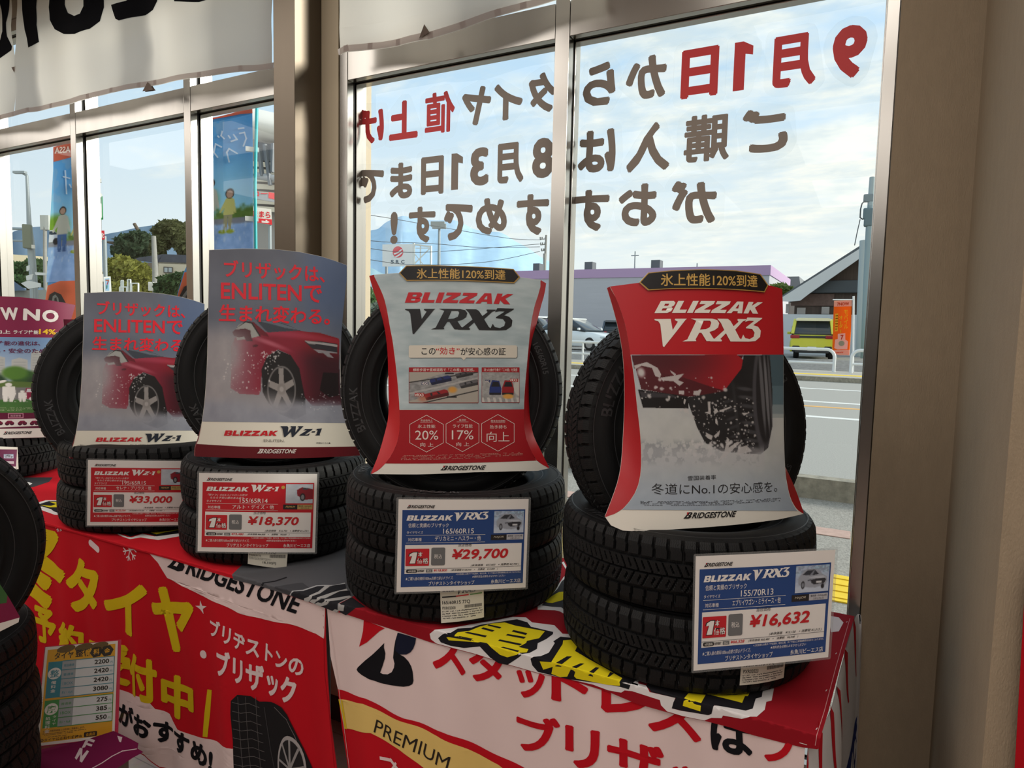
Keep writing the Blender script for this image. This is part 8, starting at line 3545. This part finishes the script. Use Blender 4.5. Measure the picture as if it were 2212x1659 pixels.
sign_board('shop_sign', 'grey sign with red strokes and a red end block beside the column', [(543, 412), (640, 428), (640, 444), (543, 428)], 24, (150, 156, 164), [('ロー', (546, 424), (578, 424), (546, 414), (206, 40, 54))], [((600, 440), (600, 700), .06)],
  marks=[([(580, 415), (640, 424), (640, 442), (580, 428)], (226, 74, 78))])
sign_board('shop_sign', 'white sign with red kana over a red arrow strip beside the column', [(541, 446), (586, 452), (588, 486), (541, 478)], 23, (226, 222, 214), [('ままら', (546, 468), (584, 472), (546, 454), (206, 30, 44)), ('⇒', (565, 483), (583, 485), (565, 474), (240, 230, 226))],
  [((550, 480), (550, 700), .05), ((583, 480), (584, 700), .05)], marks=[([(541, 470), (587, 474), (588, 486), (541, 478)], (216, 40, 50))])
sign_board('convenience_sign', 'tall white convenience store sign with green rim behind the teal pole', [(202, 418), (214, 413), (221, 420), (223, 474), (207, 477), (203, 470)], 60, (228, 232, 228), [], [((215, 470), (215, 690), .15)],
  marks=[([(203, 426), (212, 422), (213, 436), (203, 434)], (206, 46, 50)), ([(212, 428), (219, 426), (219, 440), (213, 438)], (40, 120, 84)), ([(206, 438), (217, 440), (217, 445), (206, 443)], (40, 120, 84)), ([(210, 448), (218, 446), (214, 458), (209, 462)], (40, 120, 84)),
    ([(219.5, 424), (221.5, 424), (223, 474), (220.5, 474)], (60, 150, 90)), ([(206, 472), (223, 470), (223, 474), (207, 477)], (60, 150, 90))])
sign_board('red_sign', 'small red sign with white characters on a grey post behind the teal pole', [(216, 498), (225.5, 498), (226.5, 517), (217, 518)], 40, (196, 36, 52), [('化', (218, 514), (225, 514), (218, 503), (230, 224, 222))], [((225.5, 510), (229, 640), .10)])
sign_board('convenience_sign', 'small white sign with a striped numeral seven above the car board', [(224, 598), (239, 597), (241, 632), (225, 632)], 30, (224, 228, 228), [], [((234, 630), (234, 690), .06)],
  marks=[([(227, 602), (236, 601), (236, 628), (228, 628)], (150, 190, 220)), ([(228, 604), (235.5, 604), (235.5, 607), (228, 607)], (226, 120, 50)), ([(232.5, 607), (235.5, 607), (232.5, 615), (229.8, 615)], (206, 40, 48)), ([(229.8, 616), (232.5, 616), (231.6, 624), (229, 624)], (40, 120, 84))])


def billboard():
 d = 95.0
 o = sign_board('roadside_billboard', 'white billboard with a red disc and the letters SRC before the mountain', [(826, 528), (892, 527), (892, 575), (826, 576)], d, (214, 222, 228), [('S', (844, 569.5), (851, 569.5), (844, 561.5), (74, 92, 110)), ('R', (855, 569.5), (862, 569.5), (855, 561.5), (74, 92, 110)), ('C', (866.5, 569.5), (874, 569.5), (866.5, 561.5), (74, 92, 110))],
    [((835, 576), (835, 690), .2), ((884, 576), (884, 690), .2)],
    marks=[([(859.7 + 11.4 * math.cos(t), 544.4 + 12.4 * math.sin(t)) for t in np.linspace(0, 2 * math.pi, 25)[:-1]], (216, 92, 104))])
 S = plane_at(859, 545, d - .06, az_view(859, 545), 0)
 m = MB()
 A = Art(S, m, 2)
 A.pp([(850, 547), (858, 545), (866, 538.5), (870, 538.5), (862, 546), (852, 550.5)], (216, 222, 228), layer=40)
 A.pp([(852, 555), (862, 549), (868, 544), (870, 546), (862, 553), (855, 556.5)], (216, 222, 228), layer=40)
 m.build('emblem_stroke', print_mat('outdoor_sign_face'), o)


billboard()


def steel_frame():
 d = 90.0
 o = empty('lattice_tower', atDepth(912, 690, d))
 o.location.z = .56
 tag(o, 'open white steel lattice frame next to the red disc billboard', 'tower')
 P = lambda x, y, k=0: atDepth(x, y, d + k)
 W_ = pbr('white_steel', (222, 228, 226), rough=.5)
 for x in (894, 931):
  m = MB()
  q = P(x, 700)
  m.bar((*q[:2], .56), P(x, 525 if x == 894 else 531), .22, .22)
  m.build('post', W_, o)
 for a, b, w in (((894, 528), (931, 533), .2), ((894, 572), (931, 572), .16), ((894, 571), (931, 534), .14), ((908, 530), (908, 590), .12), ((898, 536), (931, 536), .1), ((894, 546), (916, 574), .1)):
  m = MB()
  m.bar(P(*a), P(*b), w, w)
  m.build('brace', W_, o)


steel_frame()


def gate_frames():
 o = empty('bicycle_rack', atDepth(280, 640, 24))
 o.location.z = GZ
 tag(o, 'low white metal bicycle racks before the yellowish tree', 'rack')
 W_ = pbr('white_steel', (222, 228, 226))
 for x0, x1, y0 in ((259, 274, 620), (262, 266, 606), (284, 299, 612), (276, 282, 604)):
  m = MB()
  pts = [atDepth(x0, 796, 24), atDepth(x0, y0, 24), atDepth(x1, y0, 24), atDepth(x1, 796, 24)]
  for a, b in zip(pts[:-1], pts[1:]):
   m.bar(a, b, .04, .04)
  m.build('frame', W_, o)


gate_frames()


# ------------------------------------------------------------------ guard rails and the orange flag
def guard_rail(label, px0, px1):
 Yr = 27.1
 a, b = onY(px0, 800, Yr)[0], onY(px1, 800, Yr)[0]
 o = empty('guard_rail', ((a + b) / 2, Yr, .2))
 tag(o, label, 'guard rail', 'white pipe guard rails across the road')
 W_ = pbr('white_pipe', (222, 226, 228), rough=.4)
 r = .06
 top = 1.02
 m = MB()
 pts = [(a, Yr, .2), (a, Yr, top - .28)] + [(a + .28 * (1 - math.cos(t)), Yr, top - .28 + .28 * math.sin(t)) for t in np.linspace(.2, math.pi / 2, 6)] + \
  [(b - .28 * (1 - math.cos(t)), Yr, top - .28 + .28 * math.sin(t)) for t in np.linspace(math.pi / 2, .2, 6)] + [(b, Yr, top - .28), (b, Yr, .2)]
 m.tube(pts, r, 10)
 m.build('hoop', W_, o)
 m = MB()
 m.tube([(a, Yr, .52), (b, Yr, .52)], r * .75, 8)
 m.build('lower_rail', W_, o)
 n = max(1, int((b - a) / 2.2))
 for i in range(1, n):
  m = MB()
  x = a + (b - a) * i / n
  m.tube([(x, Yr, .2), (x, Yr, top)], r * .8, 8)
  m.build('post', W_, o)


guard_rail('white pipe guard rail in front of the yellow car', 1560, 1801)
guard_rail('white pipe guard rail running past the big utility pole', 1838, 2050)
guard_rail('white pipe guard rail in front of the white car', 1150, 1500)


def orange_flag():
 Yr = 27.6
 O = onY(1842, 790, Yr)
 S = Surf(O, (1, 0, 0), (0, 0, 1), lambda u, v: .04 * math.sin(u * 7 + v))
 S.ink_step = 8
 o = empty('nobori_flag', (O[0], Yr, .2))
 tag(o, 'orange advertising flag with yellow katakana beside the yellow car', 'flag')
 mb = MB()
 A = Art(S, mb, .15)
 k = lambda x, y: (1640 + x * .36745, 480 + y * .36765)
 out = [k(440, 462), k(545, 458), k(540, 640), k(530, 782), k(470, 782), k(436, 770), k(430, 740), k(434, 600)]
 A.poly(ccw([S.px(*q) for q in out]), (236, 126, 44), layer=0)
 A.pp([k(440, 462), k(545, 458), k(545, 494), k(440, 496)], (238, 216, 200), layer=2)
 A.text('7NOW', k(458, 490), k(528, 488), k(458, 472), (226, 92, 40), .03, 4)
 for i, ch in enumerate('モバイル'):
  A.text(ch, k(498, 542 + i * 28), k(522, 542 + i * 28), k(498, 516 + i * 28), (240, 226, 60), .02, 4)
 for i, ch in enumerate('オーダー'):
  if ch == 'ー':
   A.pp([k(478, 556 + i * 25), k(482, 556 + i * 25), k(482, 576 + i * 25), k(478, 576 + i * 25)], (240, 226, 60), layer=4)
  else:
   A.text(ch, k(468, 572 + i * 25), k(492, 572 + i * 25), k(468, 550 + i * 25), (240, 226, 60), .02, 4)
 A.pp([k(446, 538), k(464, 536), k(462, 640), k(444, 642)], (240, 222, 70), layer=3)
 A.micro(k(447, 636), k(462, 635), k(449, 542), (90, 60, 20), rows=6, seed=3, layer=5)
 A.pp([k(462, 656), k(506, 652), k(506, 690), k(522, 700), k(518, 746), k(460, 748), k(442, 740), k(446, 690), k(462, 686)], (242, 232, 226), layer=3)
 A.text('7', k(478, 690), k(496, 690), k(478, 662), (226, 92, 60), .03, 5)
 A.disc(k(484, 712), .10, (170, 190, 170), 14, 5)
 A.pp([k(436, 752), k(532, 750), k(530, 782), k(470, 782), k(436, 770)], (240, 214, 196), layer=2)
 A.micro(k(452, 774), k(518, 772), k(452, 758), (226, 92, 60), rows=1, seed=4, layer=4)
 A.poly(ccw([S.px(*q) for q in out]), (226, 130, 60), layer=-6)
 mb.build('cloth', M_NOB, o)
 m = MB()
 q = S.px(*k(553, 458))
 top = S.p(q[0], q[1], 0)
 m.tube([(O[0] + .02, Yr, .2), (top[0], Yr, top[2] + .15)], .035, 8)
 m.build('flag_pole', pbr('white_pipe', (222, 226, 228)), o)
 m = MB()
 z = top[2] + .02
 m.tube([(top[0] + .02, Yr, z), (S.px(*k(432, 460))[0] + O[0], Yr, z)], .02, 8)
 m.build('cross_rod', pbr('white_pipe', (222, 226, 228)), o)


orange_flag()


# ------------------------------------------------------------------ parked cars
M_CGLASS = pbr('car_glass', (44, 52, 58), rough=.08, spec=.6)
M_TYREB = pbr('car_tyre', (30, 30, 32), rough=.8)
M_RIM = pbr('car_rim', (150, 152, 156), rough=.35, metal=.8)


def car(name, label, loc, heading, L, Wd, Ht, rgb, kind='suv', roof=None):
 """built along +y (nose), on its wheels"""
 o = empty(name, loc, heading)
 tag(o, label, 'car')
 paint = pbr('paint_%d_%d_%d' % rgb, rgb, rough=.28, spec=.5, coat=.6)
 dark = pbr('car_trim', (40, 42, 44), rough=.6)

 def shell(stations, name, mat, parent=o, cap=True):
  """stations: (y, z_low, z_high, half width low, half width high)"""
  rows = []
  for y, zl, zh, wl, wh in stations:
   zm = zl + (zh - zl) * .55
   wm = max(wl, wh)
   rows.append([(-wl * .96, y, zl), (-wm, y, zl + (zh - zl) * .18), (-wm, y, zm), (-wh * .97, y, zh - .02), (-wh * .86, y, zh), (wh * .86, y, zh), (wh * .97, y, zh - .02), (wm, y, zm), (wm, y, zl + (zh - zl) * .18), (wl * .96, y, zl)])
  m = MB()
  m.grid(rows, smooth=True)
  if cap:
   n = len(rows[0])
   m.add(rows[0], [tuple(range(n))])
   m.add(rows[-1], [tuple(reversed(range(n)))])
  m.add([rows[i][j] for i in range(len(rows)) for j in (0, 9)], [(2 * i, 2 * i + 1, 2 * i + 3, 2 * i + 2) for i in range(len(rows) - 1)])
  return m.build(name, mat, parent, local=True)
 w, h = Wd / 2, L / 2
 belt = Ht * .60
 if kind == 'sedan':
  belt = Ht * .62
  shell([(-h, .42, belt * .92, w * .88, w * .84), (-h + .15, .24, belt * .98, w * .97, w * .93), (-h * .55, .2, belt, w, w * .95), (h * .25, .2, belt * .98, w, w * .95), (h * .70, .22, belt * .88, w, w * .90), (h - .18, .25, belt * .76, w * .96, w * .84), (h, .36, belt * .66, w * .80, w * .74)], 'body', paint)
  shell([(-h * .82, belt - .05, belt + .02, w * .9, w * .86), (-h * .45, belt - .05, Ht, w * .93, w * .70), (h * .02, belt - .05, Ht * .995, w * .93, w * .70), (h * .48, belt - .06, belt + .01, w * .92, w * .84)], 'greenhouse', M_CGLASS)
  shell([(-h * .52, Ht - .06, Ht + .005, w * .72, w * .70), (h * .06, Ht - .06, Ht + .005, w * .72, w * .70)], 'roof', paint)
 else:
  shell([(-h, .45, belt * .97, w * .92, w * .88), (-h + .10, .28, belt, w * .98, w * .93), (-h * .5, .25, belt, w, w * .95), (h * .35, .25, belt, w, w * .95), (h * .72, .25, belt * .96, w, w * .92), (h - .12, .28, belt * .90, w * .97, w * .88), (h, .42, belt * .78, w * .86, w * .80)], 'body', paint)
  shell([(-h + .06, belt - .04, belt + .03, w * .92, w * .88), (-h + .32, belt - .04, Ht - .05, w * .93, w * .76), (h * .05, belt - .04, Ht, w * .93, w * .76), (h * .30, belt - .04, Ht * .97, w * .93, w * .75), (h * .58, belt - .06, belt + .01, w * .92, w * .84)], 'greenhouse', M_CGLASS)
  rc = pbr('paint_%d_%d_%d' % (roof or rgb), roof or rgb, rough=.28, coat=.6)
  shell([(-h + .10, Ht - .11, Ht + .0, w * .76, w * .74), (-h + .35, Ht - .10, Ht + .02, w * .80, w * .77), (h * .05, Ht - .08, Ht + .025, w * .80, w * .77), (h * .32, Ht - .09, Ht * .99, w * .78, w * .75)], 'roof', rc)
  for sx in (-1, 1):                                  # rear pillars
   m = MB()
   m.bar((sx * w * .86, -h + .10, belt), (sx * w * .76, -h + .36, Ht - .06), .12, .16)
   m.build('rear_pillar', paint, o, local=True)
   m = MB()
   m.bar((sx * w * .93, h * .02, belt), (sx * w * .78, h * .0, Ht - .05), .07, .10)
   m.build('door_pillar', dark, o, local=True)
  # tail
  m = MB()
  m.box((0, -h - .01, belt * .90), (Wd * .62, .05, .09), bevel=.01)
  m.build('tail_garnish', dark, o, local=True)
  m = MB()
  m.box((0, -h - .01, .36), (Wd * .74, .08, .24), bevel=.03)
  m.build('rear_bumper', dark, o, local=True)
  m = MB()
  m.box((-.0, -h - .055, .42), (.33, .02, .165))
  m.build('number_plate', pbr('number_plate', (224, 226, 224), rough=.4), o, local=True)
  for sx in (-1, 1):
   m = MB()
   m.box((sx * w * .70, -h + .02, .40), (.30, .12, .26), bevel=.05)
   m.build('bumper_corner', dark, o, local=True)
 for sx in (-1, 1):
  m = MB()
  if kind == 'sedan':
   m.box((sx * w * .72, h - .16, belt * .66), (.36, .30, .13), bevel=.04)
   m.build('head_lamp', pbr('lamp_lens', (196, 206, 212), rough=.1), o, local=True)
  else:
   m.box((sx * w * .76, -h + .02, belt * .90), (.36, .12, .14), bevel=.03)
   m.build('tail_lamp', pbr('tail_lens', (150, 40, 50), rough=.2), o, local=True)
 R_ = .32 if kind == 'sedan' else .34
 for sx in (-1, 1):
  for sy in (-.60, .62):
   m = MB()
   rows = []
   for k in range(20):
    a = 2 * math.pi * k / 20
    rows.append([(sx * (w - .19) + dx, sy * h + r_ * math.cos(a), R_ + r_ * math.sin(a)) for dx, r_ in ((-.02, R_ * .6), (-.02, R_ * .96), (0, R_), (.16, R_), (.20, R_ * .94), (.20, R_ * .62))])
   m.grid(rows if sx > 0 else rows, smooth=True, close_u=True)
   t = m.build('wheel', M_TYREB, o, local=True)
   m = MB()
   rows = []
   for k in range(20):
    a = 2 * math.pi * k / 20
    rows.append([(sx * (w - .0) + (.01 if sx > 0 else -.01) - sx * .0, sy * h + r_ * math.cos(a), R_ + r_ * math.sin(a)) for r_ in (.02, R_ * .62)])
   m.grid(rows, close_u=True)
   m.build('rim', M_RIM, t, local=True)
 m = MB()
 for sx in (-1, 1):
  m.box((sx * (w + .06), h * .36, belt + .06), (.16, .10, .12), bevel=.03)
 m.build('mirrors', paint, o, local=True)
 return o


q = onY(1742, 773, 30.2)
car('compact_suv', 'yellow compact car with a pale roof seen from behind across the road', (q[0] + .02, 32.0, .56), math.radians(5), 3.98, 1.72, 1.66, (206, 208, 62), 'suv', (228, 226, 190))
q = onY(1300, 765, 30)
car('white_sedan', 'white car with its nose towards the red board, parked across the road', (q[0] - 1.8, 31.2, .56), math.radians(-104), 4.5, 1.76, 1.55, (222, 230, 234), 'sedan')
q = onY(1250, 715, 37)
car('white_car', 'white car parked behind the nearer white car', (q[0] - 1.6, 37.6, .56), math.radians(-82), 4.2, 1.72, 1.75, (226, 226, 222), 'suv')
q = onY(1308, 715, 39)
car('dark_van', 'dark grey van parked before the mauve rail fence', (q[0], 41.4, .56), math.radians(12), 3.9, 1.70, 1.62, (72, 80, 92), 'suv')
q = onY(1172, 720, 33)
car('white_van', 'white car half hidden by the pale snow patterned board', (q[0] - 1.2, 34.0, .56), math.radians(-90), 4.3, 1.7, 1.7, (220, 226, 230), 'suv')
q = atDepth(782, 688, 52)
car('white_car', 'white car at the foot of the green tree', (q[0], q[1], .56), math.radians(-60), 4.4, 1.75, 1.6, (222, 224, 224), 'sedan')
q = atDepth(775, 705, 40)
car('silver_car', 'silver car on the road below the green tree', (q[0], q[1], .56 if q[1] > 29 else .05), math.radians(-90), 4.4, 1.72, 1.5, (196, 204, 210), 'sedan')
